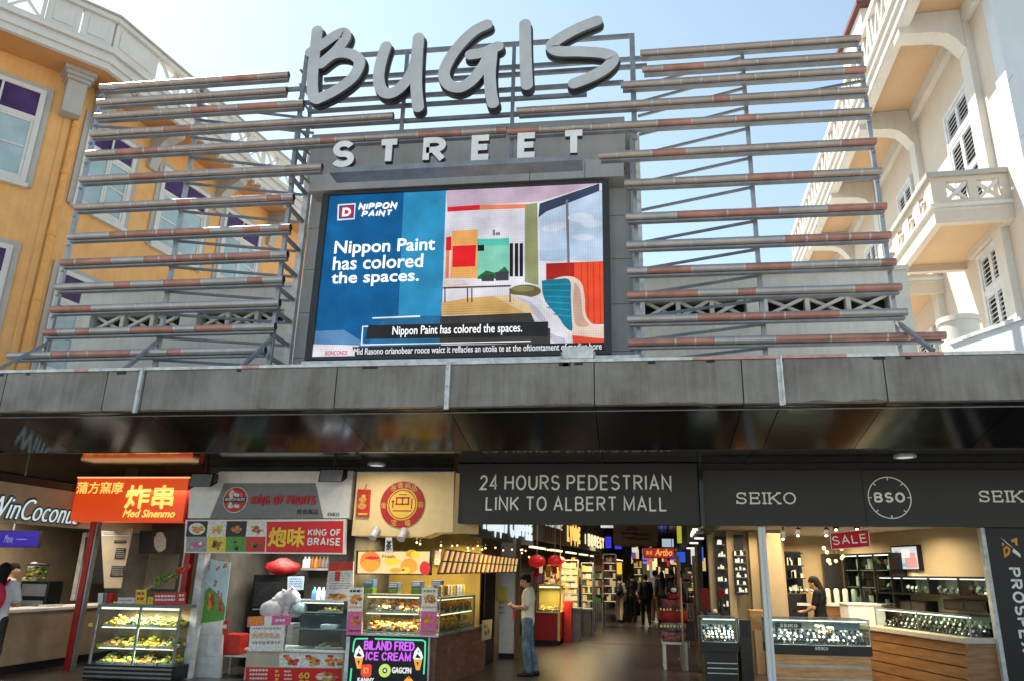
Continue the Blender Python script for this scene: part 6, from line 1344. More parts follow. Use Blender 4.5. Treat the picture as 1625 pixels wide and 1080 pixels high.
tvr(.05,.95,.06,.94,0,0); tvr(.08,.5,.1,.5,1,1); tvr(.12,.3,.4,.7,1,2); tvr(.66,.9,.06,.6,2,3); tvr(.72,.84,.6,.8,4,4); tvr(.3,.6,.5,.85,3,5); tvr(.4,.66,.15,.3,4,6); m.build('tv_picture', TVc, t)
# watches
def make_watch(strap, face):
    m=MB(); r=.034; n=14; w_=.011
    for i in range(n):
        a,b=2*math.pi*i/n,2*math.pi*(i+1)/n
        p=[(x,.8*r*math.cos(t_),r+r*math.sin(t_)) for x,t_ in ((-w_,a),(w_,a),(w_,b),(-w_,b))]; m.face(p,0)
    c_=Vector((0,-.8*r*.86,r*1.5)); nrm=Vector((0,-.85,.5)).normalized(); m.tube(c_,c_+nrm*.009,.019,12,1,mcap=2); return m
M_wst=mat('watch_steel',(.62,.62,.60),.22,.9); M_wgd=mat('watch_gold',(.80,.55,.18),.22,.9); M_wbk=mat('watch_black',(.02,.02,.022),.3); M_wdl=mat('watch_dial',(.70,.70,.66),.3); M_wdd=mat('watch_dark_dial',(.015,.02,.03),.2)
WK=[]
for a,b,c_ in ((M_wst,M_wst,M_wdl),(M_wst,M_wst,M_wdd),(M_wbk,M_wst,M_wdd),(M_wgd,M_wgd,M_wdl),(M_wbk,M_wbk,M_wdl)): WK.append((a,b,c_))
WME={}
def watch(P,kind,rz,label,group,sc_=1.):
    if kind not in WME:
        o=make_watch(0,0).build('wristwatch',list(WK[kind]),None,smooth='auto'); WME[kind]=o.data; bpy.data.objects.remove(o)
    o=bpy.data.objects.new('wristwatch',WME[kind]); COL.objects.link(o); o.location=P; o.rotation_euler=(0,0,rz); o.scale=(sc_,)*3
    o['label']=label; o['category']='watch'; o['group']=group
M_cush=mat('black_cushion',(.02,.02,.021),.7); M_lining=mat('pale_lining',(.50,.52,.46),.6)
def cushrows(par,P0,u,v,nu,nv,kinds,label,group,z0,rise=.03,sc_=1.,rz=0.):
    """stepped black pads with watches standing on them"""
    for j in range(nv):
        m=MB(); o=P0+v*(j/nv)+Vector((0,0,z0)); m.obox(o+u*.02,u*.96,v*(.85/nv),(0,0,.012+rise*j)); m.build('pad', M_cush, par)
        for i in range(nu):
            P=P0+u*((i+.5+random.uniform(-.15,.15))/nu)+v*((j+.45)/nv)+Vector((0,0,z0+.0125+rise*j)); watch(P,random.choice(kinds),rz+random.uniform(-.25,.25),label,group,sc_*random.uniform(.9,1.1))
def showcase(label,o,u,v,zb,zt,base,fronts,name_):
    """glass topped counter: corner o on the floor, along u, depth v"""
    o,u,v=Vector(o),Vector(u),Vector(v); uu,vv=u.normalized(),v.normalized(); t=thing('glass_showcase',label,'showcase',tuple(o)); up=Vector((0,0,1)); e=.018
    m=MB(); m.obox(o+up*(zb-.13),u,v,up*.13); m.build('black_band', M_sign, t, bevel=.004)
    m=MB(); m.obox(o+uu*.03+vv*.03,u-uu*.06,v-vv*.06,up*(zb-.132)); m.build('base_cabinet', base, t)
    for a,b in ((o,u),(o+v-vv*.008,u),(o,v),(o+u-uu*.008,v)):
        th=vv*.008 if (b-u).length<1e-6 else uu*.008
        m=MB(); m.obox(a+up*(zb+.001),b,th,up*(zt-zb-.012)); m.build('glass_side', M_glass, t)
    m=MB(); m.obox(o+up*(zt-.011),u,v,up*.01); m.build('glass_top', M_glass, t)
    m=MB()
    for a in (o,o+u-uu*e,o+v-vv*e,o+u+v-uu*e-vv*e): m.obox(a-uu*.001-vv*.001+up*(zb+.001),uu*e*.6,vv*e*.6,up*(zt-zb))
    m.obox(o-uu*.002-vv*.002+up*(zt-.006),u+uu*.004,vv*.012,up*.012); m.obox(o-uu*.002-vv*.002+up*(zt-.006),uu*.012,v,up*.012); m.obox(o+v-vv*.01+up*(zt-.006),u,vv*.012,up*.012); m.obox(o+u-uu*.01+up*(zt-.006),uu*.012,v,up*.012); m.build('edge_trim', M_steel, t)
    m=MB(); m.obox(o+uu*.012+vv*.012+up*(zb+.0015),u-uu*.024,v-vv*.024,up*.004); m.obox(o+v-vv*.022+uu*.02+up*(zb+.006),u-uu*.04,vv*.006,up*(zt-zb)*.8); m.build('lining', M_lining, t)
    m=MB(); m.obox(o+uu*.03+vv*.025+up*(zt-.026),u-uu*.06,vv*.012,up*.012); m.build('strip_light', glow('case_white_tube',(1,.97,.88),2.6), t)
    return t,o,u,v
YW=11.95
x0=1.93; x1=at(q('B8',905,900),YW).x; zb=at(q('B8',700,906),YW).z; zt=at(q('B8',700,783),YW).z
sc1,o,u,v=showcase('long glass showcase of watches with an oak front behind the white post',(x0,YW,0),(x1-x0,0,0),(0,.55,0),zb,zt,M_oak,1,'front')
m=MB()
for z in (.08,.20,.245,.40,.42): m.box(x0+.04,x1-.04,YW+.022,YW+.029,z,z+.012)
m.build('groove_trim', M_flash, sc1)
m=MB(); wcaps(m,'SEIKO','B8',637,912,697,926,YW,wt=.17,gap=.3,slab=True,depth=.003); m.build('lettering', M_lettergrey, sc1)
cushrows(sc1,o+Vector((.03,.04,0)),Vector((x1-x0-.06,0,0)),Vector((0,.42,0)),22,4,[0,0,1,2,2,0,4],'small wristwatch on the black pads of the long oak front showcase','watches in the long showcase',zb+.006,.035)
c_=thing('showcase_card','dark card with pale lettering inside the long oak showcase','card',(2.5,YW+.3,zb)); m=MB(); frect(m,'C2',340,318,620,372,YW+.47,.012); m.build('card', M_wbk, c_); m=MB(); wcaps(m,'SEIKO','C2',392,330,578,366,YW+.468,wt=.22,gap=.25,slab=True,depth=.002); m.build('lettering', M_lettergrey, c_)
m=MB(); frect(m,'C2',940,322,1250,385,YW+.46,.012); tag(m.build('blue_backcard', mat('slate_blue_card',(.16,.22,.25),.5)),'slate blue card at the right inside the long oak showcase','card')
for k in range(16):
    P=at(q('C2',760+random.random()*190,375+random.random()*100),YW+.2+random.random()*.18); watch(P,3,random.uniform(-.5,.5),'gold wristwatch in the gold cluster in the middle of the long showcase','gold watches in the long showcase',1.15)
# little showcase near the passage
Y2=12.3; x0=at(q('B8',100,850),Y2).x; x1=at(q('B8',272,850),Y2).x; zb=at(q('B8',180,890),Y2).z; zt=at(q('B8',180,775),Y2).z
sc2,o,u,v=showcase('small glass showcase with a black base beside the passage',(x0,Y2,0),(x1-x0,0,0),(0,.6,0),zb,zt,M_sign,1,'small')
m=MB()
for z in (.24,.31,.38): m.box(x0+.06,x1-.03,Y2+.022,Y2+.029,z,z+.014)
m.build('pale_trim', M_flash, sc2)
cushrows(sc2,o+Vector((.03,.04,0)),Vector((x1-x0-.06,0,0)),Vector((0,.48,0)),8,5,[0,0,1,3,4,0],'small wristwatch in the little black based showcase by the passage','watches in the little showcase',zb+.006,.035)
t=thing('slim_cabinet','slim black cabinet standing right of the little showcase','cabinet',(x1+.12,Y2,0)); m=MB(); m.box(x1+.03,x1+.2,Y2+.05,Y2+.5,0,zt-.02); m.build('cabinet_body', M_sign, t, bevel=.006); m=MB(); m.box(x1+.05,x1+.18,Y2+.042,Y2+.049,zt-.25,zt-.06); m.build('door_panel', M_blackgloss, t)
# counter along the right wall
oc=.78; sC,zC=RW.hit(q('B8',1345,888),oc)
t=thing('oak_counter','grooved brown wood counter with a pale top along the right shop wall','counter',tuple(RW.p(sC+1.2,.4,0)))
m=MB()
n_=5; hz=(zC-.02)/n_
for k in range(n_): RW.box(m,sC+.02,sC+3.0,oc-.06,oc,k*hz+.012,(k+1)*hz-.004)
m.build('front_boards', M_oakd, t); m=MB(); RW.box(m,sC+.03,sC+3,.02,oc-.062,.0,zC-.025); m.build('carcass', M_wbk, t)
m=MB(); RW.box(m,sC-.01,sC+.019,.02,oc+.01,.0,zC-.02); m.build('end_board', M_oakd, t)
m=MB(); RW.box(m,sC-.04,sC+3.05,.01,oc+.04,zC-.018,zC+.05); m.build('worktop', mat('pale_stone_top',(.52,.47,.38),.35,var=.1,scale=12), t, bevel=.006)
s0,_=RW.hit(q('B8',1490,800),.5); s1,zt=RW.hit(q('B8',975,745),.5); zb=zC+.052; zt=zb+.27
gt=thing('counter_glass_case','long low glass case of watches on the brown wood counter','showcase',tuple(RW.p(sC+.8,.4,zb)))
sA=sC+.05; sB=sC+2.5
m=MB(); RW.box(m,sA,sB,.62,.63,zb,zt); m.build('glass_front', M_glass, gt); m=MB(); RW.box(m,sA,sA+.01,.06,.62,zb,zt); m.build('glass_end', M_glass, gt); m=MB(); RW.box(m,sA,sB,.05,.63,zt+.001,zt+.01); m.build('glass_top', M_glass, gt)
m=MB()
for s_ in (sA,(sA+sB)/2,sB-.015): RW.box(m,s_,s_+.015,.631,.645,zb,zt+.01)
RW.box(m,sA,sB,.631,.65,zt+.0105,zt+.025); m.build('edge_trim', M_steel, gt)
m=MB(); RW.box(m,sA+.02,sB,.05,.06,zb+.01,zt-.02); m.build('back_lining', mat('green_grey_lining',(.33,.36,.28),.6), gt); m=MB(); RW.box(m,sA+.03,sB-.03,.58,.6,zt-.02,zt-.005); m.build('strip_light', MT['case_white_tube'], gt)
cushrows(gt,RW.p(sA+.05,.56,0),RW.u*(sB-sA-.1),RW.n*-.42,16,3,[0,1,2,2,4,0],'wristwatch on the black pads in the low glass case on the wood counter','watches in the low glass case',zb+.002,.05,1.25,-1.2)
# wall cabinets
def wallcab(label,c,xa,ya,xb,yb,o_,nb,lit=True,watches=0):
    s0,z0=RW.hit(q(c,xb,(ya+yb)/2),o_); s1,_=RW.hit(q(c,xa,(ya+yb)/2),o_); z1=RW.hit(q(c,(xa+xb)/2,ya),o_)[1]; z0=RW.hit(q(c,(xa+xb)/2,yb),o_)[1]
    t=thing('wall_cabinet',label,'wall cabinet',tuple(RW.p((s0+s1)/2,0,z0)),'wall cabinets of the watch shop'); m=MB(); e=.03
    RW.box(m,s0,s1,.005,o_,z0,z0+e); RW.box(m,s0,s1,.005,o_,z1-e,z1)
    for k in range(nb+1): a=s0+(s1-s0-e)*k/nb; RW.box(m,a,a+e,.005,o_-.002,z0+e,z1-e)
    m.build('cabinet_frame', M_blackgloss, t); m=MB(); RW.box(m,s0+e,s1-e,.004,.015,z0+e,z1-e); m.build('cabinet_back', mat('cabinet_back_beige',(.44,.38,.27),.5), t)
    m=MB(); RW.box(m,s0+e,s1-e,o_-.012,o_-.006,z0+e,z1-e); m.build('glass_door', M_glass, t)
    m=MB(); RW.box(m,s0+.05,s1-.05,o_-.05,o_-.03,z1-e-.015,z1-e-.001); m.build('strip_light', MT['case_white_tube'], t)
    return t,s0,s1,z0,z1
cb,s0,s1,z0,z1=wallcab('long black glazed wall cabinet of watches on the right shop wall','B8',932,577,1478,672,.30,4)
for k in range(22):
    P=RW.p(s0+.1+(s1-s0-.2)*(k+.5)/22,.16+random.uniform(-.05,.05),z0+.032); watch(P,random.choice([0,0,2,1]),-1.2+random.uniform(-.3,.3),'large wristwatch in the long black wall cabinet','watches in the wall cabinet',random.uniform(1.3,2.2))
m=MB()
for k in range(5): RW.box(m,s0+.15+k*.5,s0+.4+k*.5,.03,.05,z0+.05,z1-.06)
m.build('pale_card', [M_lining], cb)
tc_,s0,s1,z0,z1=wallcab('tall black glazed cabinet with three bays at the back of the shop','B8',775,468,1000,715,.30,3)
m=MB()
for k in range(2): z=z0+(z1-z0)*(k+1)/3; RW.box(m,s0+.03,s1-.03,.02,.27,z,z+.012)
for k in range(15): s_=s0+.1+(s1-s0-.2)*random.random(); z=z0+(z1-z0)*random.choice([0,1,2])/3+.03; RW.box(m,s_,s_+.08,.1,.15,z,z+random.uniform(.05,.2),1)
m.build('shelves', [M_steel,M_lining], tc_)
for lb,a,b in (('long black drawer unit nearest the front under the wall cabinet',1245,1448),('black drawer unit further back under the wall cabinet',1025,1165)):
    s0,_=RW.hit(q('B8',b,715),.2); s1,_=RW.hit(q('B8',a,715),.2); z0=RW.hit(q('B8',(a+b)/2,742),.2)[1]; z1=RW.hit(q('B8',(a+b)/2,690),.2)[1]; t=thing('drawer_unit',lb,'drawers',tuple(RW.p(s0,0,z0))); m=MB(); RW.box(m,s0,s1,.005,.2,z0,z1); m.build('body', M_blackgloss, t, bevel=.006); m=MB(); RW.box(m,s0+.05,(s0+s1)/2-.02,.201,.206,z0+.03,z1-.03); RW.box(m,(s0+s1)/2+.02,s1-.05,.201,.206,z0+.03,z1-.03); m.build('drawer_front', M_sign, t)
# back of the shop: shelf, black counter, pale plinth, lamp cluster
X0,X1,Z0,Z1=span('B8',490,458,585,650,16.2); t=thing('tray_shelf','narrow black shelf with pale trays on the back shop wall','shelf',((X0+X1)/2,16.2,Z0)); m=MB(); m.box(X0,X1,16.4,16.49,Z0,Z1)
for k in range(4): z=Z0+(Z1-Z0)*k/3.2; m.box(X0,X1,16.15,16.399,z,z+.02)
m.build('shelf_frame', M_blackgloss, t); m=MB()
for k in range(14): x=X0+.04+(X1-X0-.1)*random.random(); z=Z0+(Z1-Z0)*random.choice([0,1,2])/3.2+.021; m.box(x,x+.05,16.2,16.24,z,z+random.uniform(.06,.16))
m.build('pale_goods', M_lining, t)
X0,X1,Z0,Z1=span('B8',488,658,600,772,15.6); t=thing('black_counter','black cabinet counter at the back of the watch shop beside the woman','counter',((X0+X1)/2,15.6,0)); m=MB(); m.box(X0,X1,15.6,16.1,0,Z1); m.build('cabinet', M_blackgloss, t, bevel=.01); m=MB(); m.box(X0+.25,X0+.5,15.59,15.599,Z1-.22,Z1-.17); m.build('label_plate', M_lettergrey, t)
for k in range(6): P=Vector((X0+.08+.1*k,15.75,Z1+.001)); watch(P,random.choice([0,3]),0,'wristwatch laid out on the black counter at the back','watches on the back counter',1.2)
X0,X1,Z0,Z1=span('B8',800,715,972,850,14.6); t=thing('pale_plinth','pale boxed plinth between the back counter and the wood counter','plinth',((X0+X1)/2,14.6,0)); m=MB(); m.box(X0,X1,14.6,15.2,0,Z1); m.build('plinth_body', M_white, t, bevel=.006); m=MB(); m.box(X0-.02,X1+.02,14.58,15.22,Z1+.001,Z1+.03); m.build('plinth_top', M_paint_w, t)
X0,X1,Z0,Z1=span('B8',665,708,800,780,15.4); t=thing('brown_desk','brown desk with a pale top behind the woman','desk',((X0+X1)/2,15.4,0)); m=MB(); m.box(X0,X1,15.4,15.9,0,Z1-.04); m.build('desk_body', M_oakd, t); m=MB(); m.box(X0-.03,X1+.03,15.36,15.95,Z1-.039,Z1); m.build('desk_top', M_white, t)
for k in range(4): P=Vector((X0+.2+.16*k,15.6,Z1+.002)); m=MB(); m.lathe(P,[(0,0),(.05,0),(.05,.24),(.03,.27),(0,.27)],12); tag(m.build('display_tube', M_lining, smooth='auto'),'pale upright tube on the brown desk in the shop','tube','tubes on the brown desk')
X0,X1,Z0,Z1=span('B8',688,470,770,700,16.2); t=thing('dark_wall_panel','dark panel behind the lamp cluster at the back of the shop','panel',((X0+X1)/2,16.3,Z0)); m=MB(); m.box(X0,X1,16.3,16.45,Z0,Z1); m.build('panel_body', M_wbk, t)
P=at(q('C4',1400,330),15.2); t=thing('lamp_cluster','cluster of small warm glass globes hanging at the back of the watch shop','pendant lamp',tuple(P)); m=MB()
for k in range(9): m.ball(P+Vector((random.uniform(-.2,.2),random.uniform(-.15,.15),random.uniform(-.16,.16))),random.uniform(.028,.045),10,7)
m.build('globes', glow('warm_globe',(1,.78,.42),1.3), t, smooth=True); m=MB(); m.tube(P,(P.x,P.y,2.43),.01,6); m.build('stem', M_black, t)
# dark red seat backs by the passage
for a,b,c_,d_,Y,lb in ((70,640,168,842,13.6,'dark red padded stand beside the passage'),(232,645,322,742,13.4,'small red padded bust stand behind the little showcase')):
    X0,X1,Z0,Z1=span('C4',a,b,c_,d_,Y); t=thing('red_stand',lb,'display stand',((X0+X1)/2,Y,0)); m=MB(); m.prism([(X0+.04,Y,Z0),(X0,Y,Z1-.06),(X0+.05,Y,Z1),(X1-.05,Y,Z1),(X1,Y,Z1-.06),(X1-.04,Y,Z0)],(0,.08,0)); m.build('pad', mat('red_velvet',(.22,.012,.014),.8), t, bevel=.01); m=MB(); m.tube(((X0+X1)/2,Y+.04,0),((X0+X1)/2,Y+.04,Z0+.02),.03,8); m.build('stem', M_black, t)
# black banner
YB2=11.68; xb=at(q('B8',1500,720),YB2).x
t=thing('tall_black_banner','tall black banner at the right edge with white lettering running down it','banner',(xb+.6,YB2,0)); m=MB(); m.box(xb,9,YB2,YB2+.1,0,zb0-.002); m.build('banner_panel', mat('banner_black',(.014,.014,.016),.4), t); m=MB(); m.box(xb-.06,xb-.003,YB2+.01,YB2+.12,0,zb0-.003); m.build('edge_frame', M_flash, t)
xt=at(q('C1',663,345),YB2).x; zt=at(q('C1',700,330),YB2).z; zb_=at(q('C1',745,658),YB2).z; capx=at(q('C1',744,360),YB2).x-xt
Ltot=(zt-zb_)*7/4.15; pb=Plane((xt,YB2,zt),(0,0,-1),(1,0,0)); m=MB(); caps(m,pb,'PROSPEX',0,0,Ltot,capx,wt=.19,gap=.2,depth=.004); m.build('lettering', M_lettergrey, t)
m=MB(); flat(m,'C1',[(612,130),(640,152),(742,240),(748,266),(690,226),(700,205),(655,172)],YB2-.004,.003,0); flat(m,'C1',[(680,150),(722,132),(727,185),(712,185),(708,160),(690,166)],YB2-.005,.003,1); flat(m,'C1',[(630,205),(655,185),(680,205),(672,245),(640,266)],YB2-.006,.003,1); flat(m,'C1',[(643,212),(655,203),(665,212),(660,232),(647,240)],YB2-.007,.003,2); flat(m,'C1',[(620,172),(632,165),(640,182),(628,190)],YB2-.005,.003,1); m.build('emblem', [M_lettergrey, mat('emblem_orange',(.72,.30,.03),.4), M_wbk], t)
for lb,(x,y) in (('small brass rosette beside the counter end',(560,818)),('tiny lamp dot below the brass rosette',(557,916))):
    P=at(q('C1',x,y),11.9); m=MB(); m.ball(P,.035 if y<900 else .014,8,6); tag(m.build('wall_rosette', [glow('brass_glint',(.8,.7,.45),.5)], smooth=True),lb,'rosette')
# ================================================================== THE PASSAGE
# white door panel and brown post after the snack counter
X0,X1,_,_=span('B6',718,595,786,975,15.9)
t=thing('white_door_panel','plain white door panel behind the man in the cream shirt','door panel',((X0+X1)/2,15.9,0)); m=MB(); m.box(X0,X1,15.9,15.97,.09,2.3); m.build('panel', M_white, t, bevel=.006); m=MB(); m.box(X0,X1,15.91,15.96,0,.088); m.build('kickplate', M_black, t)
m=MB(); m.box(X1+.02,X1+.1,15.86,15.98,0,2.3); m.build('side_post', mat('brown_post',(.20,.10,.05),.5), t, bevel=.006)
t=thing('wall_shelf_pack','small yellow packs on a wire shelf against the white door panel','packs',tuple(at(q('B7',60,590),15.7)))
m=MB(); frect(m,'B7',38,505,90,590,15.7,.12); m.build('yellow_pack', PRINT[5], t, bevel=.01); m=MB()
for y in (596,625,655): frect(m,'B7',40,y,78,y+8,15.72,.12)
m.build('wire_shelf', M_chrome, t)
# shop signs over the left shops
def wallsign(name,label,s0,s1,z0,z1,mm,group=None):
    t=thing(name,label,'shop sign',tuple(WL.p((s0+s1)/2,.05,z0)),group); m=MB(); WL.box(m,s0,s1,-.12,0,z0,z1); m.build('sign_board', mm, t, bevel=.006); return t
def wtext(t,s,cc,ca,cb,mm,fnt=False,**k):
    a=WL.hit(q(cc,*ca)); b=WL.hit(q(cc,*cb)); m=MB(); p_=Plane(WL.p(0,.004,0),WL.u,(0,0,1))
    p_.n=WL.n
    (font if fnt else caps)(m,p_,s,a[0],min(a[1],b[1]),b[0]-a[0],abs(b[1]-a[1]),**k); m.build('lit_lettering', mm, t)
M_sb=mat('grey_green_board',(.10,.105,.09),.5,var=.15)
sa=WL.hit(q('B6',612,445))[0]; sb=WL.hit(q('B7',258,250))[0]; zA=WL.hit(q('B7',250,250))[1]
ts=wallsign('coffee_shop_sign','dark green shop sign with glowing white capitals partly hidden by the passage sign',max(.2,sa),sb,zA,3.27,M_sb)
M_lw=glow('lit_blue_white',(.72,.85,.88),1.05)
a=WL.hit(q('B6',636,432)); b=WL.hit(q('B7',250,207)); p_=Plane(WL.p(0,.004,0),WL.u,(0,0,1)); p_.n=WL.n
m=MB(); caps(m,p_,'TAMMY COFFEE',a[0],zA+.10,b[0]-a[0]-.1,.46,wt=.26,gap=.2,depth=.02); m.build('lit_lettering', M_lw, ts)
sc_,_=WL.hit(q('B7',296,200)); sd,zB=WL.hit(q('B7',690,285)); zB=WL.hit(q('B7',600,277))[1]
ts=wallsign('lit_name_sign','long brown shop sign with white and yellow glowing letters along the left of the passage',sb+.15,sd,zB,3.27,mat('brown_board',(.13,.105,.075),.5))
def seg(s,x0,x1,h0,h1,mm,wt):
    a=WL.hit(q('B7',x0,200))[0]; b=WL.hit(q('B7',x1,200))[0]; m=MB(); caps(m,p_,s,a,zB+h0,b-a,h1-h0,wt=wt,gap=.25,depth=.02); m.build('lit_lettering', mm, ts)
seg('CASTIME',322,430,.38,.62,glow('dim_white_letter',(.6,.6,.55),.9),.12); seg('LVNNE',462,540,.12,.62,M_gold,.24); seg('I BBREST',570,685,.12,.52,glow('lit_pale_gold',(1,.85,.5),1.1),.22)
# counter of sweets with red base
Yc2=18.9; xl=at(q('B7',268,700),Yc2).x; xr=at(q('B7',420,700),Yc2).x; zb=at(q('B7',350,655),Yc2).z; zt=at(q('B7',320,492),Yc2+.3).z
t=thing('red_sweet_counter','red based counter with a gold edged glass case of snacks in the passage','counter',((xl+xr)/2,Yc2,0))
m=MB(); m.box(xl,xr,Yc2,Yc2+2.4,.1,zb-.03); m.build('red_base', M_red, t, bevel=.01); m=MB(); m.box(xl,xr-.05,Yc2+.03,Yc2+2.3,0,.099); m.build('plinth', M_black, t)
M_brass=mat('brass_trim',(.60,.42,.14),.3,.8)
m=MB(); m.box(xl,xr+.02,Yc2-.02,Yc2+2.42,zb-.029,zb); m.box(xr-.06,xr+.0,Yc2-.012,Yc2-.001,.1,zb-.03)
for x in (xl,xr-.03): m.bar((x+.015,Yc2,zb),(x+.015,Yc2+.35,zt),.03); m.bar((x+.015,Yc2+.35,zt),(x+.015,Yc2+2.3,zt),.03)
m.bar((xl,Yc2+.35,zt),(xr,Yc2+.35,zt),.03); m.build('brass_frame', M_brass, t)
m=MB(); m.prism([(xl+.03,Yc2+.01,zb+.001),(xr-.03,Yc2+.01,zb+.001),(xr-.03,Yc2+.35,zt-.02),(xl+.03,Yc2+.35,zt-.02)],(0,.008,0)); m.build('sloped_glass', M_glass, t)
m=MB(); m.box(xl+.05,xr-.05,Yc2+.3,Yc2+.33,zt-.06,zt-.03); m.build('strip_light', MT['case_tube'], t); m=MB(); m.box(xl,xr,Yc2+.7,Yc2+.72,zb,zt); m.build('case_back', M_olive, t)
for k in range(3):
    a=xl+.05+k*(xr-xl-.1)/3; tray('%s tray of sweets in the red based passage counter'%('left','middle','right')[k],a,a+(xr-xl-.1)/3-.02,Yc2+.1,Yc2+.6,zb+.003,40,.035,[[0,4],[4,5,2],[0,1,5]][k],'sweet trays in the passage')
# tall racks of packets
PK=[glow('pack_gold',(.85,.48,.10),.55,(.6,.36,.08)),glow('pack_cream',(.9,.68,.36),.5,(.6,.5,.3)),mat('pack_red',(.45,.05,.03),.4),mat('pack_white',(.6,.58,.5),.4),mat('pack_brown',(.25,.11,.04),.4),mat('pack_green',(.10,.22,.06),.4)]  # gold and cream packets glow themselves: rack light put into their material
def rack(label,c,x0,y0,x1,y1,Y,nsh,cols,z_floor=True,lit=True,depth=.35,fill=1.):
    X0,X1,Z0,Z1=span(c,x0,y0,x1,y1,Y); t=thing('goods_rack',label,'rack',((X0+X1)/2,Y,0 if z_floor else Z0),'racks of packets along the passage'); m=MB(); e=.03
    for X in (X0,X1-e): m.box(X,X+e,Y,Y+depth,0 if z_floor else Z0,Z1)
    m.box(X0+e,X1-e,Y+depth-.015,Y+depth,Z0,Z1); m.box(X0+e,X1-e,Y,Y+depth-.016,Z1-e,Z1); m.build('rack_frame', M_steel2, t)
    g_=MB()
    for k in range(nsh):
        z=Z0+(Z1-Z0-.05)*k/nsh; m=MB(); m.box(X0+e,X1-e,Y,Y+depth-.016,z,z+.012); m.build('shelf', M_steel2, t)
        if lit: m=MB(); m.box(X0+e,X1-e,Y+.005,Y+.02,z-.012,z-.002); m.build('shelf_light', glow('rack_tube',(1,.80,.42),1.5), t)
        x=X0+e+.01; hz=(Z1-Z0)/nsh
        while x<X1-e-.05:
            w_=random.uniform(.05,.11); h=hz*random.uniform(.5,.82)
            if random.random()<fill: g_.box(x,x+w_*.92,Y+.03,Y+.15,z+.014,z+.014+h,random.choice(cols))
            x+=w_
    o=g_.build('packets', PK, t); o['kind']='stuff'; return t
rack('tall rack of gold lit snack packets beside the red lanterns','B7',418,335,532,625,20.2,7,[0,0,1,1,3])
rack('second tall lit rack of cream packets further along the passage','B7',548,352,622,632,22.0,6,[1,1,3,0,5])
rack('dim rack of dark red packets between the lit racks and the bright shop','B7',626,300,680,600,23.5,6,[2,4,5,3],lit=False)
rack('bright lit shelf of red and pink packets deeper in the passage','B7',684,300,765,590,26,6,[2,3,2,1],lit=True)
for a,b,c_,d_,Y,lb in ((430,630,545,770,20.0,'dark shelf unit under the gold packet rack'),(560,640,610,740,21.8,'low dark cabinet under the cream packet rack')):
    X0,X1,Z0,Z1=span('B7',a,b,c_,d_,Y); m=MB(); m.box(X0,X1,Y-.05,Y+.3,0,Z1-.04); m.box(X0-.02,X1+.02,Y-.08,Y+.3,Z1-.039,Z1); tag(m.build('low_cabinet', M_grey),lb,'cabinet')
X0,X1,Z0,Z1=span('B7',440,590,490,800,19.6); m=MB(); m.box(X0,X1,19.62,20.0,0,Z1); tag(m.build('red_panel_stand', M_red, bevel=.01),'red panelled stand at the far end of the sweet counter','stand')
X0,X1,Z0,Z1=span('B7',762,348,803,430,30); t=thing('yellow_light_panel','glowing yellow light panel deep in the passage','light panel',((X0+X1)/2,30,Z0)); m=MB(); m.box(X0,X1,30,30.1,Z0,Z1); m.build('panel_box', M_black, t); m=MB(); m.box(X0+.03,X1-.03,29.985,29.999,Z0+.03,Z1-.03); m.build('lit_face', glow('lit_yellow',(1,.62,.14),.9), t)
# lanterns
def lantern(label,cx,cy,rx,Y):
    P=at(q('B7',cx,cy),Y); r=abs(at(q('B7',cx+rx,cy),Y).x-P.x); t=thing('red_lantern',label,'lantern',tuple(P),'red lanterns'); m=MB(); n=16; k=len(m.v)
    prof=[(r*.25,r*.66),(r*.72,r*.52),(r*.95,r*.25),(r,0),(r*.95,-r*.25),(r*.72,-r*.52),(r*.25,-r*.66)]
    for j,(a,z) in enumerate(prof):
        for i in range(n): tt=2*math.pi*i/n; aa=a*(1 if i%2 else .95); m.v.append((P.x+aa*math.cos(tt),P.y+aa*math.sin(tt),P.z+z))
    for j in range(len(prof)-1):
        for i in range(n): i2=(i+1)%n; m.f.append((k+j*n+i,k+j*n+i2,k+(j+1)*n+i2,k+(j+1)*n+i)); m.m.append(0)
    m.build('lantern_body', glow('lantern_red',(.62,.015,.012),.42,(.5,.02,.02)), t, smooth=True)
    m=MB(); m.lathe(P,[(0,r*.74),(r*.27,r*.74),(r*.27,r*.64),(0,r*.64)],12); m.lathe(P,[(0,-r*.64),(r*.27,-r*.64),(r*.27,-r*.74),(0,-r*.74)],12); m.tube(P+Vector((0,0,r*.7)),(P.x,P.y,3.28),.008,5); m.build('gold_cap', M_brass, t, smooth='auto')
    m=MB()
    for i in range(10): a=2*math.pi*i/10; m.tube(P+Vector((r*.2*math.cos(a),r*.2*math.sin(a),-r*.74)),P+Vector((r*.26*math.cos(a),r*.26*math.sin(a),-r*1.6)),.012,5)
    m.build('tassel', PRINT[2], t)
lantern('nearest round red lantern with a tassel, above the sweet counter',278,345,54,17.6); lantern('round red lantern partly behind another, above the sweet counter',388,343,46,19.0); lantern('farther round red lantern half hidden to the right',422,340,30,20.0)
# blinds of small hanging goods and bulbs by the lanterns
for k,(x,y) in enumerate(((170,262),(188,275),(230,320),(185,295),(330,272),(345,276),(365,278),(400,280))):
    P=at(q('B7',x,y),17+.2*k); m=MB(); m.ball(P,.022,8,6); m.tube(P+Vector((0,0,.02)),(P.x,P.y,3.28),.006,5,1); tag(m.build('pendant_bulb',[MT['warm_bulb'],M_black],smooth=True),'warm bulb hanging among the red lanterns','bulb','warm bulbs by the lanterns')
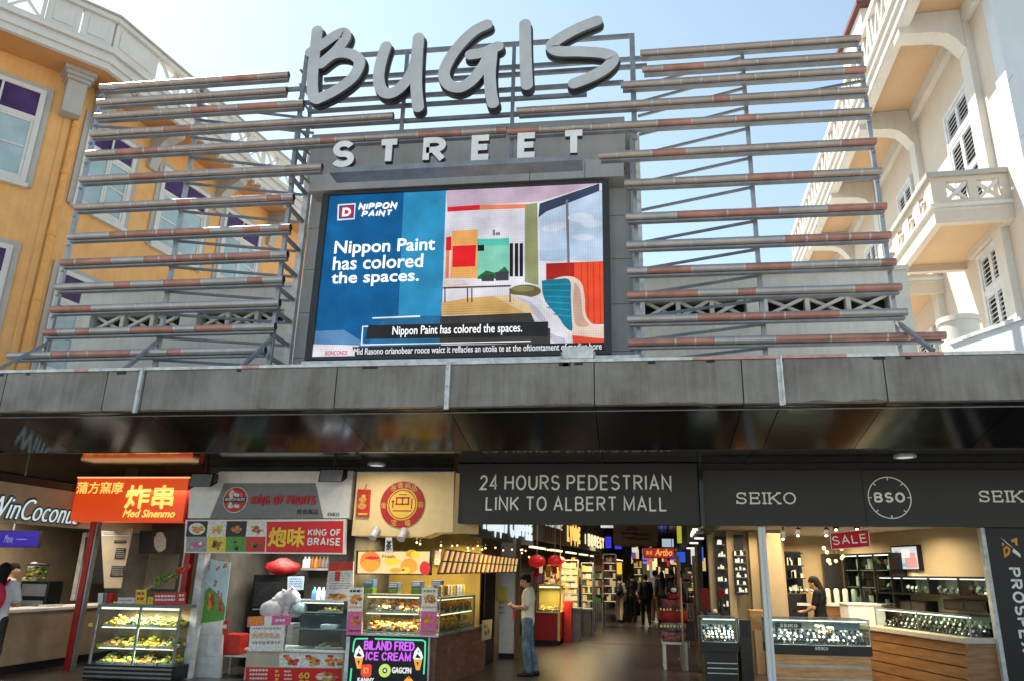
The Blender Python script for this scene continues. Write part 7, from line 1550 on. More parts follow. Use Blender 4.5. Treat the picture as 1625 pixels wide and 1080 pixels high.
# blue screens, red hanging banner and far signs
def hang(name,label,cat,c,x0,y0,x1,y1,Y,mm,d=.1,up=True):
    X0,X1,Z0,Z1=span(c,x0,y0,x1,y1,Y); t=thing(name,label,cat,((X0+X1)/2,Y,Z0)); m=MB(); m.box(X0,X1,Y,Y+d,Z0,Z1); m.build('casing', M_black, t); m=MB(); m.box(X0+.02,X1-.02,Y-.012,Y-.001,Z0+.02,Z1-.02); m.build('lit_face', mm, t)
    if up and Z1<3.2:
        m=MB()
        for x in (X0+.1,X1-.1): m.tube((x,Y+.05,Z1),(x,Y+.05,3.28),.01,5)
        m.build('hanger', M_black, t)
    return t,X0,X1,Z0,Z1
M_blue=glow('lit_blue',(.06,.05,.95),.85)
tb,*_=hang('blue_screen','left of the two small glowing blue screens over the passage','screen','B7',694,192,736,268,24,M_blue); m=MB(); rows(m,'B7',704,726,205,255,4,23.98,.4); m.build('print', M_black, tb)
tb,*_=hang('blue_screen','right of the two small glowing blue screens over the passage','screen','B7',750,202,800,274,24.5,M_blue); m=MB(); wfont(m,'OPEN','B7',760,228,792,250,24.48,depth=.002); m.build('lettering', glow('pale_blue_lit',(.5,.5,1),1), tb)
tr,X0,X1,Z0,Z1=hang('red_hanging_sign','red hanging sign with yellow script across the passage','sign','B7',930,262,1123,328,25,glow('lit_dark_red',(.42,.03,.02),.8)); m=MB(); wfont(m,'Artbo','B7',1000,272,1105,312,24.98,bold=.04,shear=.2,depth=.004); wfont(m,'美食','B7',945,280,985,308,24.98,depth=.004); m.build('lettering', glow('lit_amber',(1,.42,.08),1), tr)
hang('blue_sign','square glowing blue sign at the right of the red hanging sign','sign','B7',1128,284,1190,356,23.5,glow('lit_blue2',(.03,.12,.75),.8))
hang('pale_screen','pale lit screen above the red hanging sign','screen','B7',1040,205,1118,262,27,glow('lit_pale_sky',(.45,.6,.7),.8))
hang('yellow_strip_sign','narrow yellow green lit sign on the right bulkhead of the passage','sign','B7',1130,125,1168,240,20,glow('lit_lime',(.55,.6,.05),.7))
X0,X1,Z0,Z1=span('B7',745,128,1020,236,21); t=thing('tan_bulkhead','tan patterned bulkhead hanging across the passage ceiling','bulkhead',((X0+X1)/2,21,Z0)); m=MB(); m.box(X0,X1,21,23.5,Z0,3.27); m.build('bulkhead_body', mat('tan_bulkhead_paint',(.27,.21,.14),.6,var=.2), t); m=MB()
for k in range(14): x=random.uniform(X0+.1,X1-.6); z=random.uniform(Z0+.05,3.2); m.box(x,x+random.uniform(.2,.5),20.985,20.999,z,z+.03)
m.build('dark_slots', mat('slot_brown',(.10,.07,.045),.7), t)
t=thing('ceiling_tube_lamp','white tube lamp under the ceiling of the passage','lamp',tuple(at(q('B7',705,132),18))); m=MB(); frect(m,'B7',668,124,745,140,18,.1); m.build('tube', glow('dim_tube',(.7,.75,.8),.45), t)
# far shops closing the passage
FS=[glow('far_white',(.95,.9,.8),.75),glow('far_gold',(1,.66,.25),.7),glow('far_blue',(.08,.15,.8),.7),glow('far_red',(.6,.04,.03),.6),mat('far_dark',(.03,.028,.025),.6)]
def farshop(label,x0,x1,Y,seed):
    random.seed(seed); X0,X1,Z0,Z1=span('B7',x0,240,x1,600,Y); t=thing('far_shop',label,'shop',((X0+X1)/2,Y,0)); m=MB(); m.box(X0,X1,Y,Y+1,0,3.2); m.build('shopfront', FS[4], t)
    g_=MB(); w_=X1-X0
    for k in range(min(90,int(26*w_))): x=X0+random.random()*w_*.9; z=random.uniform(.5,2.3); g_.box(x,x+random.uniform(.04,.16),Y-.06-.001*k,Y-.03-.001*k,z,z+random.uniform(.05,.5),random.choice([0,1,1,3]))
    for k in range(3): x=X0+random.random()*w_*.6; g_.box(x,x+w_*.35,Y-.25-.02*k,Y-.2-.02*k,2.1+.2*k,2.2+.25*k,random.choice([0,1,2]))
    g_.build('lit_goods', FS, t)  # goods emit light themselves, shop lighting put into their colour
farshop('dark shop with narrow lit windows at the left of the passage end',805,905,33,1); farshop('bright far shop behind the red hanging sign',925,1010,37,2); farshop('bright shop with a blue board closing the passage',1012,1180,39,3); farshop('lit shop on the right beside the passage end',1190,1300,30,4)
random.seed(11)
X0,X1,Z0,Z1=span('B7',970,330,986,470,32); m=MB(); m.box(X0,X1,32,32.3,0,3.28); tag(m.build('white_column', glow('lit_column',(.7,.68,.6),.35,(.6,.6,.58))),'slim white lit column deep in the passage','column')  # column is no lamp; its brightness is added as a glow
X0,X1,_,_=span('B7',808,300,858,600,30.5); m=MB(); m.box(X0,X1,30.5,31.3,0,3.28); tag(m.build('dark_column', M_darkwall),'dark square column on the left of the passage','column')
# left and right rear walls so the passage is closed
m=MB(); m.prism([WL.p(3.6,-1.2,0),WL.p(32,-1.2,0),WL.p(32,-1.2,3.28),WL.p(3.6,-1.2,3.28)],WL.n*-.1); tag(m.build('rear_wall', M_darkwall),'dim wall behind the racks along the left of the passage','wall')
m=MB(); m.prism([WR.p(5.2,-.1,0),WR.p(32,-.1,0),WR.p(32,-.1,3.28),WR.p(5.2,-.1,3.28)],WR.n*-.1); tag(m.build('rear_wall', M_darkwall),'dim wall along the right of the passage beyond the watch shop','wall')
# right hand stall: white legged stand piled with cloth goods, shelf behind
Yt=14.75; X0=at(q('C3',480,900),Yt).x; X1=at(q('C3',655,900),Yt).x; zt=at(q('C3',560,812),Yt).z
t=thing('white_legged_table','small white legged table at the right of the passage','table',((X0+X1)/2,Yt,0)); m=MB(); m.box(X0,X1,Yt-.02,Yt+.55,zt-.04,zt); m.build('table_top', M_white, t)
for a,b in ((X0+.02,Yt),(X1-.05,Yt),(X0+.02,Yt+.5),(X1-.05,Yt+.5)): m=MB(); m.box(a,a+.05,b,b+.04,0,zt-.041); m.build('leg', M_white, t)
m=MB(); m.path([(X1-.12,Yt-.01,zt-.05),(X1-.12,Yt-.02,.25),(X1-.17,Yt-.02,.18)],.008,6); m.build('hook', M_chrome, t)
CL=[mat('gingham_pink',(.36,.15,.15),.9,scale=16,col2=(.08,.02,.03),bump=.5),mat('cloth_black',(.25,.24,.23),.9,scale=22,col2=(.02,.02,.02),bump=.5),mat('cloth_red',(.30,.018,.016),.85,scale=14,col2=(.16,.01,.012),bump=.7,bscale=14),mat('cloth_maroon',(.24,.07,.07),.9,scale=15,col2=(.05,.015,.02),bump=.5),mat('cloth_grey',(.22,.20,.19),.9,var=.4,scale=60),mat('cloth_tan',(.35,.24,.12),.9,var=.3)]
def pile(y0,y1,mi,label,xa=485,xb=640,bulge=.02):
    A=at(q('C3',xa,(y0+y1)/2),Yt).x; B=at(q('C3',xb,(y0+y1)/2),Yt).x; z1=at(q('C3',560,y0),Yt).z; z0=at(q('C3',560,y1),Yt).z; m=MB(); nx=8; k0=len(m.v)
    for j,(zz,sx) in enumerate(((z0,-.008),(z0+(z1-z0)*.3,bulge*.5),(z0+(z1-z0)*.85,bulge*.4),(z1,-.015))):
        for i in range(24):
            a=2*math.pi*i/24; cx_,sy=math.cos(a),math.sin(a); e=.16; px=math.copysign(abs(cx_)**e,cx_)*((B-A)/2+sx+random.uniform(-.012,.012)); py=math.copysign(abs(sy)**e,sy)*(.24+sx+random.uniform(-.012,.012)); m.v.append(((A+B)/2+px,Yt+.25+py,zz+random.uniform(-.006,.006)))
    for j in range(3):
        for i in range(24): i2=(i+1)%24; m.f.append((k0+j*24+i,k0+j*24+i2,k0+(j+1)*24+i2,k0+(j+1)*24+i)); m.m.append(0)
    m.f.append(tuple(k0+72+i for i in range(24))); m.m.append(0); m.f.append(tuple(k0+i for i in range(24))); m.m.append(0)
    tag(m.build('cloth_bundle',CL[mi],smooth=True),label,'cloth bundle','cloth bundles on the white legged table')
pile(742,808,0,'pink checked cloth bundle at the bottom of the pile'); pile(680,740,1,'black and white cloth bundle second from the bottom'); pile(600,678,2,'bright red cloth bundle in the middle of the pile',475,650); pile(520,598,3,'maroon patterned cloth bundle near the top of the pile',480,610); pile(480,518,2,'small red cloth bundle topmost on the pile',520,595)
P=at(q('C3',555,445),Yt+.2); m=MB(); m.ball(P,.10,12,8,1,.9,1.0,1); m.ball(P+Vector((0,-.06,-.02)),.055,10,7,1.1,.7,.9,0); m.ball(P+Vector((-.05,.0,.08)),.035,8,6,1,1,1,1); m.ball(P+Vector((.05,.0,.08)),.035,8,6,1,1,1,1); tag(m.build('plush_toy',[M_white,M_black],smooth=True),'small black and white plush toy on top of the cloth pile','plush toy')
Y3=15.3; X0=at(q('C3',615,600),Y3).x; X1=at(q('C3',712,600),Y3).x
t=thing('goods_shelf','narrow shelf of bags and trinkets right of the cloth pile','shelf',((X0+X1)/2,Y3,0)); m=MB()
for x in (X0-.04,X1): m.box(x,x+.035,Y3,Y3+.5,0,2.0)
zs_=[at(q('C3',660,y),Y3).z for y in (800,650,545,435,400)]
for z in zs_: m.box(X0,X1,Y3,Y3+.5,z-.015,z)
m.build('shelf_frame', mat('pale_wood',(.34,.24,.14),.6), t)
GD=[('tan handbag',PRINT[1],445+0,360,400),('grey knitted bundle',CL[4],0,470,435),('maroon trinket box',CL[3],0,500,545),('white and red mug set',PRINT[3],0,610,650),('grey box',M_grey,0,700,800)]
for k,(nm,mm,_,y0,y1) in enumerate(GD):
    z0=at(q('C3',660,y1),Y3).z if k!=1 else zs_[3]; z1=z0+(.16 if k<2 else .18 if k<4 else .32); m=MB(); nn=1 if k in (0,1,4) else 4
    for j in range(nn): a=X0+.03+(X1-X0-.06)*j/nn; b=a+(X1-X0-.06)/nn-.02; m.prism([(a,Y3+.05,z0+.001),(b,Y3+.05,z0+.001),(b-.01,Y3+.05,z1),(a+.01,Y3+.05,z1)],(0,.3,0))
    tag(m.build('shelf_goods',mm,bevel=.015),nm+' on the narrow shelf right of the cloth pile','shelf goods')
m=MB(); 
for k in range(10): m.ball((random.uniform(X1+.02,X1+.35),14.4+random.uniform(0,.5),1.02+random.uniform(0,.05)),.045,8,6,mi=k%3)
tag(m.build('trinket_heap',[PRINT[2],PRINT[3],PRINT[1]],smooth=True),'heap of red and white trinkets beside the little glass showcase','trinkets')['kind']='stuff'
m=MB(); m.box(X1+.0,X1+.4,14.35,15.0,.9,1.0); m.box(X1+.03,X1+.37,14.4,14.95,0,.899); tag(m.build('trinket_stand',M_darkwall),'dark stand holding the heap of trinkets','stand')
# cupboards and lights of the right side deeper in
for k,(a,b,c_,d_,Y,lb) in enumerate(((1196,255,1240,285,16.6,'first'),(1215,228,1262,250,15.4,'second'),(1240,200,1300,222,14.2,'third'))):
    P=at(q('B7',(a+b)/2 if False else (a+c_)/2,(b+d_)/2),Y); m=MB(); m.box(P.x-.08,P.x+.08,P.y-.05,P.y+.05,P.z,P.z+.03); tag(m.build('bulkhead_lamp',glow('soft_strip2',(.95,.95,.9),1.2)),lb+' small lamp on the right bulkhead of the passage, counted from the far end','lamp')

m=MB(); m.tube((at(q('C3',612,600),Yt-.05).x,Yt-.06,0),(at(q('C3',612,600),Yt-.05).x,Yt-.06,at(q('C3',606,370),Yt).z),.018,8); tag(m.build('display_pole',mat('pale_pole',(.42,.32,.2),.6)),'pale upright pole in front of the cloth pile','pole')
for k in range(14):
    P=Vector((X0-.42+.06*(k%7),Yt+.0+.02*(k//7),at(q('C3',555,705 if k<7 else 590),Yt).z)); m=MB(); m.ball(P,.022,7,5,1,.6,1.2); tag(m.build('charm',[M_white,PRINT[5]][k%2],smooth=True),'small pale charm dangling on the cloth pile','charm','charms on the cloth pile')
# a run of strip lamps and hanging stock along the left shops
for k in range(9):
    s_=5.2+k*2.1; m=MB(); WL.box(m,s_,s_+1.3,.12,.2,2.16,2.2); tag(m.build('strip_lamp',glow('awning_strip',(1,.86,.6),1.5)),'white strip lamp under the shop signs on the left of the passage','lamp','strip lamps under the passage signs')
for k in range(46):
    s_=6.2+random.random()*17; z=random.uniform(1.55,2.1); P=WL.p(s_,random.uniform(-.1,.12),z); h=random.uniform(.12,.3); w_=random.uniform(.06,.14); m=MB(); m.box(P.x-w_/2,P.x+w_/2,P.y,P.y+.03,z-h,z)
    tag(m.build('hanging_bag',random.choice([PK[0],PK[1],PK[2],PK[3],PK[4],PRINT[7],PRINT[5]]),bevel=.01),'snack bag hanging at the front of the passage shops','bag','snack bags hanging along the passage')
rack('narrow lit rack of mixed packets just behind the lanterns','B7',318,395,420,500,21.5,4,[0,3,2,1])
rack('lit rack of gold boxes on the far left of the passage end','B7',770,430,803,590,28.5,5,[0,1,2])
for k,(a,b,cl) in enumerate(((1232,300,0),(1262,330,2),(1285,285,1),(1246,372,1),(1300,350,2))):
    P=at(q('B7',a,b),17+k*.8); m=MB(); m.box(P.x-.04,P.x+.04,P.y,P.y+.05,P.z-.22,P.z+.1); tag(m.build('lit_sign_strip',[MT['far_white'],MT['far_blue'],MT['far_gold']][cl]),('cold white','gold','blue','slim blue','short gold')[k]+' lit strip on the dark right side of the passage','lit strip')

rack('tall lit rack of gold goods behind the walkers at the passage end','B7',640,300,700,560,29,6,[0,1,0,2])
rack('wide lit shelf of pale boxes at the passage end beside the dark column','B7',868,330,925,560,31,5,[1,0,3])
rack('lit shelf of mixed goods on the dark right side of the passage','B7',1196,385,1240,560,19,4,[0,2,3,1])
# ================================================================== PEOPLE
def snet(f, lo, hi, h):
    """surface of the field f<0, one continuous skin (surface nets)"""
    lo=np.array(lo,float); n=np.ceil((np.array(hi)-lo)/h).astype(int)+1
    ax=[lo[i]+h*np.arange(n[i]) for i in range(3)]; G=np.stack(np.meshgrid(*ax,indexing='ij'),-1); D=f(G.reshape(-1,3)).reshape(n)
    S=D<0; c=np.zeros(n-1,int)
    for i in (0,1):
        for j in (0,1):
            for k in (0,1): c+=S[i:n[0]-1+i,j:n[1]-1+j,k:n[2]-1+k]
    act=(c>0)&(c<8); idx=-np.ones(n-1,int); cells=np.argwhere(act); idx[act]=np.arange(len(cells))
    acc=np.zeros((len(cells),3)); cnt=np.zeros(len(cells))
    cor=[(i,j,k) for i in (0,1) for j in (0,1) for k in (0,1)]
    for a in range(8):
        for b in range(a+1,8):
            A,B=np.array(cor[a]),np.array(cor[b])
            if np.abs(A-B).sum()!=1: continue
            da=D[tuple((cells+A).T)]; db=D[tuple((cells+B).T)]; m=(da<0)!=(db<0); t=np.where(m,da/np.where(m,da-db,1),0)
            p=A+(B-A)*t[:,None]; acc[m]+=p[m]; cnt[m]+=1
    V=lo+h*(cells+acc/np.maximum(cnt,1)[:,None]); F_=[]
    for d in range(3):
        e=[0,0,0]; e[d]=1; u,v=[x for x in range(3) if x!=d]
        sl0=[slice(1,n[i]-1) for i in range(3)]; sl0[d]=slice(0,n[d]-1); sl1=list(sl0); sl1[d]=slice(1,n[d])
        M_=S[tuple(sl0)]!=S[tuple(sl1)]
        for p in np.argwhere(M_):
            b=p.copy(); b[u]+=1; b[v]+=1
            def ci(du,dv): x=b.copy(); x[u]-=du; x[v]-=dv; return idx[tuple(x)]
            F_.append((ci(0,0),ci(1,0),ci(1,1),ci(0,1)))
    return V, F_
def cone(a,b,ra,rb,sy=1.):
    a,b=np.array(a,float),np.array(b,float)
    def f(P):
        s=np.array([1,sy,1]); A,B,Q=a*s,b*s,P*s; ba=B-A; t=np.clip(((Q-A)@ba)/max(1e-9,ba@ba),0,1)
        return np.linalg.norm(Q-A-t[:,None]*ba,axis=1)-(ra+(rb-ra)*t)
    return f
def ell(c,r):
    c,r=np.array(c,float),np.array(r,float)
    return lambda P: (np.linalg.norm((P-c)/r,axis=1)-1)*r.min()
def smin(fs,k):
    def f(P):
        d=fs[0](P)
        for g in fs[1:]:
            e=g(P); h=np.clip(.5+.5*(e-d)/k,0,1); d=e*(1-h)+d*h-k*h*(1-h)
        return d
    return f
def clipz(f,z0=None,z1=None):
    def g(P):
        d=f(P)
        if z0 is not None: d=np.maximum(d,z0-P[:,2])
        if z1 is not None: d=np.maximum(d,P[:,2]-z1)
        return d
    return g
M_cblack=mat('black_cloth',(.016,.016,.018),.9,var=.2,spec=.1)
M_skin=mat('skin',(.42,.24,.16),.5,var=.06,scale=12); M_hair=mat('black_hair',(.012,.010,.009),.75,var=.3,scale=60,stretch=(1,1,.2),spec=.15,bump=.5,bscale=90)
def field_mesh(name,f,lo,hi,h,mm,par):
    V,F_=snet(f,lo,hi,h); me=bpy.data.meshes.new(name); me.from_pydata(V.tolist(),[],F_); me.materials.append(mm)
    bm=bmesh.new(); bm.from_mesh(me); bmesh.ops.recalc_face_normals(bm,faces=bm.faces); bmesh.ops.smooth_vert(bm,verts=bm.verts,factor=.4,use_axis_x=True,use_axis_y=True,use_axis_z=True); bm.to_mesh(me); bm.free()
    me.polygons.foreach_set('use_smooth',[True]*len(me.polygons)); o=bpy.data.objects.new(name,me); COL.objects.link(o); o.parent=par; return o
BASE=dict(hl=(-.09,0,.90),hr=(.09,0,.90),kl=(-.10,.02,.49),kr=(.10,.02,.49),al=(-.10,-.03,.08),ar=(.10,-.03,.08),tl=(-.12,.12,.035),tr=(.12,.12,.035),
 pel=(0,0,.96),wai=(0,.005,1.10),che=(0,-.005,1.29),nec=(0,-.015,1.44),hea=(0,.02,1.575),sl=(-.175,-.01,1.38),sr=(.175,-.01,1.38),el=(-.235,-.02,1.11),er=(.235,-.02,1.11),wl=(-.235,.05,.87),wr=(.235,.05,.87),fl=(-.23,.09,.76),fr=(.23,.09,.76))
def person(label,loc,rz,shirt,trousers,pose={},H=1.7,res=.014,hair='short',sleeve='short',shoes=M_black,skirt=False,loose=.0,hem=.86,fingers=False,hat=None):
    """local frame: faces +Y, z up"""
    J=dict(BASE); J.update(pose); A={k:np.array(J[k]) for k in BASE}
    root=thing('person',label,'person',(0,0,0)); hd=A['hea']; up=hd-A['nec']; up=up/np.linalg.norm(up)
    hdir=np.array(pose.get('look',(0,1,-.05)),float); hdir/=np.linalg.norm(hdir); side=np.cross(hdir,up); side/=np.linalg.norm(side)
    fs=[cone(A['pel'],A['wai'],.135,.118,1.45),cone(A['wai'],A['che'],.118,.145,1.5),cone(A['che'],(A['sl']+A['sr'])/2,.145,.10,1.5),cone(A['sl'],A['sr'],.055,.055),cone((A['sl']+A['sr'])/2,A['nec'],.075,.055),cone(A['nec'],hd-up*.03,.053,.05),ell(hd+up*.015,(.074,.092,.108)),ell(hd+hdir*.028-up*.055,(.052,.06,.052)),ell(hd+hdir*.098-up*.012,(.012,.018,.022)),ell(hd+side*.074-up*.005,(.012,.02,.03)),ell(hd-side*.074-up*.005,(.012,.02,.03))]
    for s in 'lr':
        fs+=[cone(A['h'+s],A['k'+s],.082,.055),cone(A['k'+s],A['a'+s],.055,.038),cone(A['a'+s],A['t'+s],.038,.03),cone(A['s'+s],A['e'+s],.052,.038),cone(A['e'+s],A['w'+s],.038,.027)]
        w_,f_=A['w'+s],A['f'+s]; d=f_-w_; d=d/np.linalg.norm(d); pal=w_+d*.075
        fs+=[cone(w_,pal,.028,.034,1.0)]
        cr=np.cross(d,up) if abs(d@up)<.9 else np.array([0,1.,0]); cr=cr/np.linalg.norm(cr); nn=np.cross(cr,d)
        for i,L in enumerate((.065,.075,.07,.055)):
            b=pal+cr*(i-1.5)*.019; k1=b+d*L*.55+nn*.004; k2=k1+d*L*.5+nn*.02*(1 if pose.get('curl') else .6); fs+=[cone(b,k1,.0098,.009),cone(k1,k2,.009,.008)]
        tb=w_+d*.03+cr*-.026; fs+=[cone(tb,tb+d*.035-cr*.022,.0115,.010),cone(tb+d*.035-cr*.022,tb+d*.062-cr*.018,.010,.009)]
    allp=np.array(list(A.values())); lo=allp.min(0)-.2; hi=allp.max(0)+.2; lo[2]=-.01
    body=smin(fs,.022); field_mesh('body',clipz(body,0.0),lo,hi,res,M_skin,root)
    lo_=lo; 
    # shirt
    o=.022+loose; sf=[cone(A['pel']+np.array([0,0,-.04]),A['wai'],.135+o,.122+o,1.4),cone(A['wai'],A['che'],.122+o,.148+o*.8,1.45),cone(A['che'],(A['sl']+A['sr'])/2,.148+o*.8,.105+o*.6,1.45),cone(A['sl'],A['sr'],.068,.068),cone((A['sl']+A['sr'])/2,A['nec']-up*.03,.088,.066)]
    for s in 'lr':
        e=A['e'+s]; m_=A['s'+s]+(e-A['s'+s])*(.72 if sleeve=='short' else 1); sf+=[cone(A['s'+s],m_,.066+loose*.4,.058+loose*.4)]
        if sleeve=='long': sf+=[cone(e,A['w'+s],.054,.042)]
    sh=smin(sf,.03)
    def cut(P):
        d=sh(P); nk=A['nec']+up*.012; return np.maximum(np.maximum(d,(P-nk)@up),hem-P[:,2])
    field_mesh('shirt',cut,lo,hi,res,shirt,root)
    if skirt:
        tf=smin([cone(A['pel'],A['h'+'l']*.5+A['hr']*.5,.15,.16,1.3),cone((A['hl']+A['hr'])/2,(A['kl']+A['kr'])/2,.16,.17,1.2)],.03); field_mesh('skirt',clipz(tf,A['kl'][2],1.03),lo,hi,res,trousers,root)
    else:
        tf=[cone(A['pel'],A['pel']-np.array([0,0,.08]),.145,.14,1.35)]
        for s in 'lr': tf+=[cone(A['h'+s],A['k'+s],.098,.073),cone(A['k'+s],A['a'+s]+np.array([0,0,.02]),.073,.062)]
        field_mesh('trousers',clipz(smin(tf,.03),.065,1.04),lo,hi,res,trousers,root)
    shf=[]
    for s in 'lr': a_,t_=A['a'+s],A['t'+s]; back=a_-(t_-a_)*np.array([.3,.3,0]); shf+=[cone(np.array([back[0],back[1],a_[2]-.035]),np.array([t_[0],t_[1],max(.035,t_[2])]),.045,.04,1),cone(a_+np.array([0,0,-.01]),np.array([t_[0],t_[1],.04])*.6+a_*.4,.046,.04)]
    field_mesh('shoes',clipz(smin(shf,.015),min(A['al'][2],A['ar'][2])-.078),lo,hi,res,shoes,root)
    # hair
    top=hd+up*.02
    if hair!='none':
        hf=[ell(top-hdir*.012+up*.012,(.086,.104,.112))]
        if hair=='long': hf+=[cone(top-hdir*.05,A['nec']+np.array([0,-.08,-.04]),.085,.08,1.1),cone(A['nec']+np.array([0,-.08,-.04]),A['nec']+np.array([0,-.135,-.26]),.08,.055,1.2)]
        if hair=='bun': hf+=[ell(top-hdir*.10+up*.06,(.045,.045,.045))]
        hfn=smin(hf,.02)
        def hairf(P):
            d=hfn(P); Q=P-hd; fwd=Q@hdir; hgt=Q@up; face=np.minimum(fwd-.02+np.maximum(0,.0),.055-hgt)   # open over the face
            low=(-.045-hgt)-.45*np.maximum(0,-.03-fwd) if hair!='long' else -(hgt+.32)
            return np.maximum(np.maximum(d,face),low if hair!='long' else np.maximum((P[:,1]-A['nec'][1]+.035)*(hgt<-.09)-.001*(hgt>=-.09),(fwd-.0)*1.0*((hgt<-.03)&(hgt>=-.09))-.001*((hgt>=-.03)|(hgt<-.09))))
        field_mesh('hair' if not hat else 'headscarf',hairf,hd-.5,hd+.25,min(res,.011),hat or M_hair,root)
    # eyes, brows and mouth
    m=MB()
    for sgn in (1,-1):
        p=hd+hdir*.083+side*sgn*.031+up*.012; m.ball(p,.0115,8,6,mi=0); m.ball(p+hdir*.007,.0062,6,5,mi=1); m.bar(p+up*.02-side*.016+hdir*.006,p+up*.021+side*.016+hdir*.006,.006,.005,1)
    p=hd+hdir*.083-up*.058; m.bar(p-side*.02,p+side*.02,.008,.007,2); m.build('face_features',[M_white,M_black,mat('lips',(.28,.09,.08),.5)],root)
    k=H/1.7; root.scale=(k,k,k); root.location=loc; root.rotation_euler=(0,0,rz); return root,A,k
def world(root,p): return Matrix.Translation(root.location)@Matrix.Rotation(root.rotation_euler[2],4,'Z')@Vector(tuple(c*root.scale[0] for c in p))
G=lambda p: atz(p,0)
# man in cream shirt reading his phone, facing left
P=Vector((-1.79,13.33,0))
pose=dict(look=(0,.9,-.5),hea=(0,.055,1.565),nec=(0,.0,1.44),el=(-.215,.02,1.12),er=(.215,.03,1.13),wl=(-.06,.24,1.13),wr=(.07,.23,1.09),fl=(-.02,.33,1.17),fr=(.02,.30,1.15),curl=1,al=(-.09,-.03,.08),tl=(-.11,.13,.035),ar=(.10,-.13,.08),tr=(.13,.02,.035),kr=(.1,-.03,.49))
man,A,k=person('man in a cream shirt and faded jeans reading a phone by the snack counter',P,rad(93),mat('cream_shirt',(.80,.70,.56),.85,var=.12,bump=.8,bscale=9),mat('faded_denim',(.12,.19,.25),.85,var=.4,scale=8,bump=.6,bscale=10),pose,1.63,.0075,fingers=True,loose=.012,hem=.80)
h_=world(man,(0,.33,1.20)); t=thing('phone','dark mobile phone held by the man in the cream shirt','phone',tuple(h_)); m=MB(); m.box(-.036,.036,-.075,.075,-.004,.004); o=m.build('phone_body',M_blackgloss,None,bevel=.004); o.parent=t; o.location=(0,0,0); t.rotation_euler=(rad(35),0,rad(93)); m=MB(); m.box(-.033,.033,-.07,.07,.0042,.005); o=m.build('phone_screen',glow('phone_lit',(.35,.4,.45),.5),None); o.parent=t; o.location=(0,0,0)
h_=world(man,(-.06,.24,1.0)); m=MB(); m.box(-.05,.05,-.02,.02,-.07,.07); o=m.build('red_wallet',PRINT[2],None,bevel=.006); o.location=h_; o.rotation_euler=(0,0,rad(93)); tag(o,'small red packet held by the man in the cream shirt','packet')
walk=dict(kl=(-.09,.12,.50),al=(-.09,.10,.10),tl=(-.10,.25,.05),kr=(.09,-.03,.48),ar=(.09,-.22,.11),tr=(.10,-.10,.04),el=(-.23,-.08,1.12),wl=(-.22,-.10,.88),fl=(-.22,-.08,.77),er=(.23,.04,1.12),wr=(.22,.14,.90),fr=(.21,.19,.80))
stand={}
# walkers in the passage, seen from behind
def walker(label,foot,head,shirt,tr,pose=walk,rz=0.,**k):
    f=G(foot)
    if f.y>29.5: f=at(foot,29.5-random.random()); f.z=0
    Y=f.y; hz=at(head,Y).z; return person(label,(f.x,f.y,0),rz,shirt,tr,pose,max(1.5,min(1.86,hz*1.0)),.016,**k)
w1,A1,k1=walker('walker in a pale grey jacket and beige trousers, seen from behind in the passage',q('B7',783,722),q('B7',775,435),mat('pale_grey_jacket',(.33,.31,.27),.85),mat('beige_trousers',(.40,.32,.20),.85),sleeve='long',loose=.01,rz=-.1)
def backpack(root,label,mm):
    o=world(root,(0,-.235,1.22)); t=thing('backpack',label,'backpack',tuple(o)); m=MB(); m.ball(o,.17,14,10,.95,.62,1.25); m.build('pack_body',mm,t,smooth=True); m=MB(); c_=world(root,(0,-.33,1.14)); m.ball(c_,.10,12,8,1,.5,.9); m.build('front_pocket',mm,t,smooth=True); m=MB()
    for s in (-.1,.1): m.path([world(root,(s,-.16,1.4)),world(root,(s,-.05,1.47)),world(root,(s,.10,1.40)),world(root,(s*1.3,.13,1.2))],.018,6)
    m.build('strap',mm,t)
backpack(w1,'dark backpack on the walker in the pale grey jacket',M_black)
walker('tall walker in a dark jacket and black trousers in the middle of the passage',q('B7',948,742),q('B7',928,425),mat('dark_jacket',(.035,.035,.033),.8),mat('black_trousers',(.018,.018,.02),.8),dict(walk),rz=.15,sleeve='long',loose=.015)
walker('walker in a white shirt and brown trousers further down the passage',q('B7',1004,615),q('B7',1005,402),mat('white_shirt',(.55,.56,.56),.8),mat('brown_trousers',(.20,.09,.06),.8),walk,rz=0)
walker('woman with long dark hair in dark clothes near the cloth pile',q('B7',1048,640),q('B7',1045,410),mat('charcoal_top',(.05,.05,.05),.8),M_black,stand,rz=.2,hair='long',sleeve='long')
walker('dim figure in black clothes by the dark column',q('B7',862,640),q('B7',862,425),M_black,M_black,stand,rz=.4)
walker('shopper in a red top far down the passage',q('B7',1160,590),q('B7',1158,405),mat('red_top',(.35,.03,.03),.8),M_black,walk,rz=2.8)
walker('shopper in black at the far end of the passage under the blue sign',q('B7',1110,600),q('B7',1108,400),M_black,M_grey,stand,rz=.3)
f=G(q('B7',705,640)); person('shopper in a white top leaning to the bright shelf in the passage',(f.x-.1,f.y-1.0,0),1.2,M_white,M_black,stand,1.55,.018)
v=at(q('B7',395,470),20.6); person('stallholder with a grey patterned top behind the sweet counter',(v.x,20.9,0),3.6,mat('grey_pattern',(.20,.22,.22),.85,var=.6,scale=40),M_black,stand,1.6,.016)
# woman in the watch shop
v=at(q('B8',615,600),15.25); person('woman with long black hair in a black dress leaning over the black counter',(v.x+.14,15.3,0),rad(62),M_cblack,M_cblack,dict(look=(0,.75,-.65),nec=(0,.02,1.43),hea=(0,.075,1.555),el=(-.22,.06,1.12),wl=(-.14,.26,1.04),fl=(-.1,.36,1.03)),1.66,.013,hair='long',skirt=True)
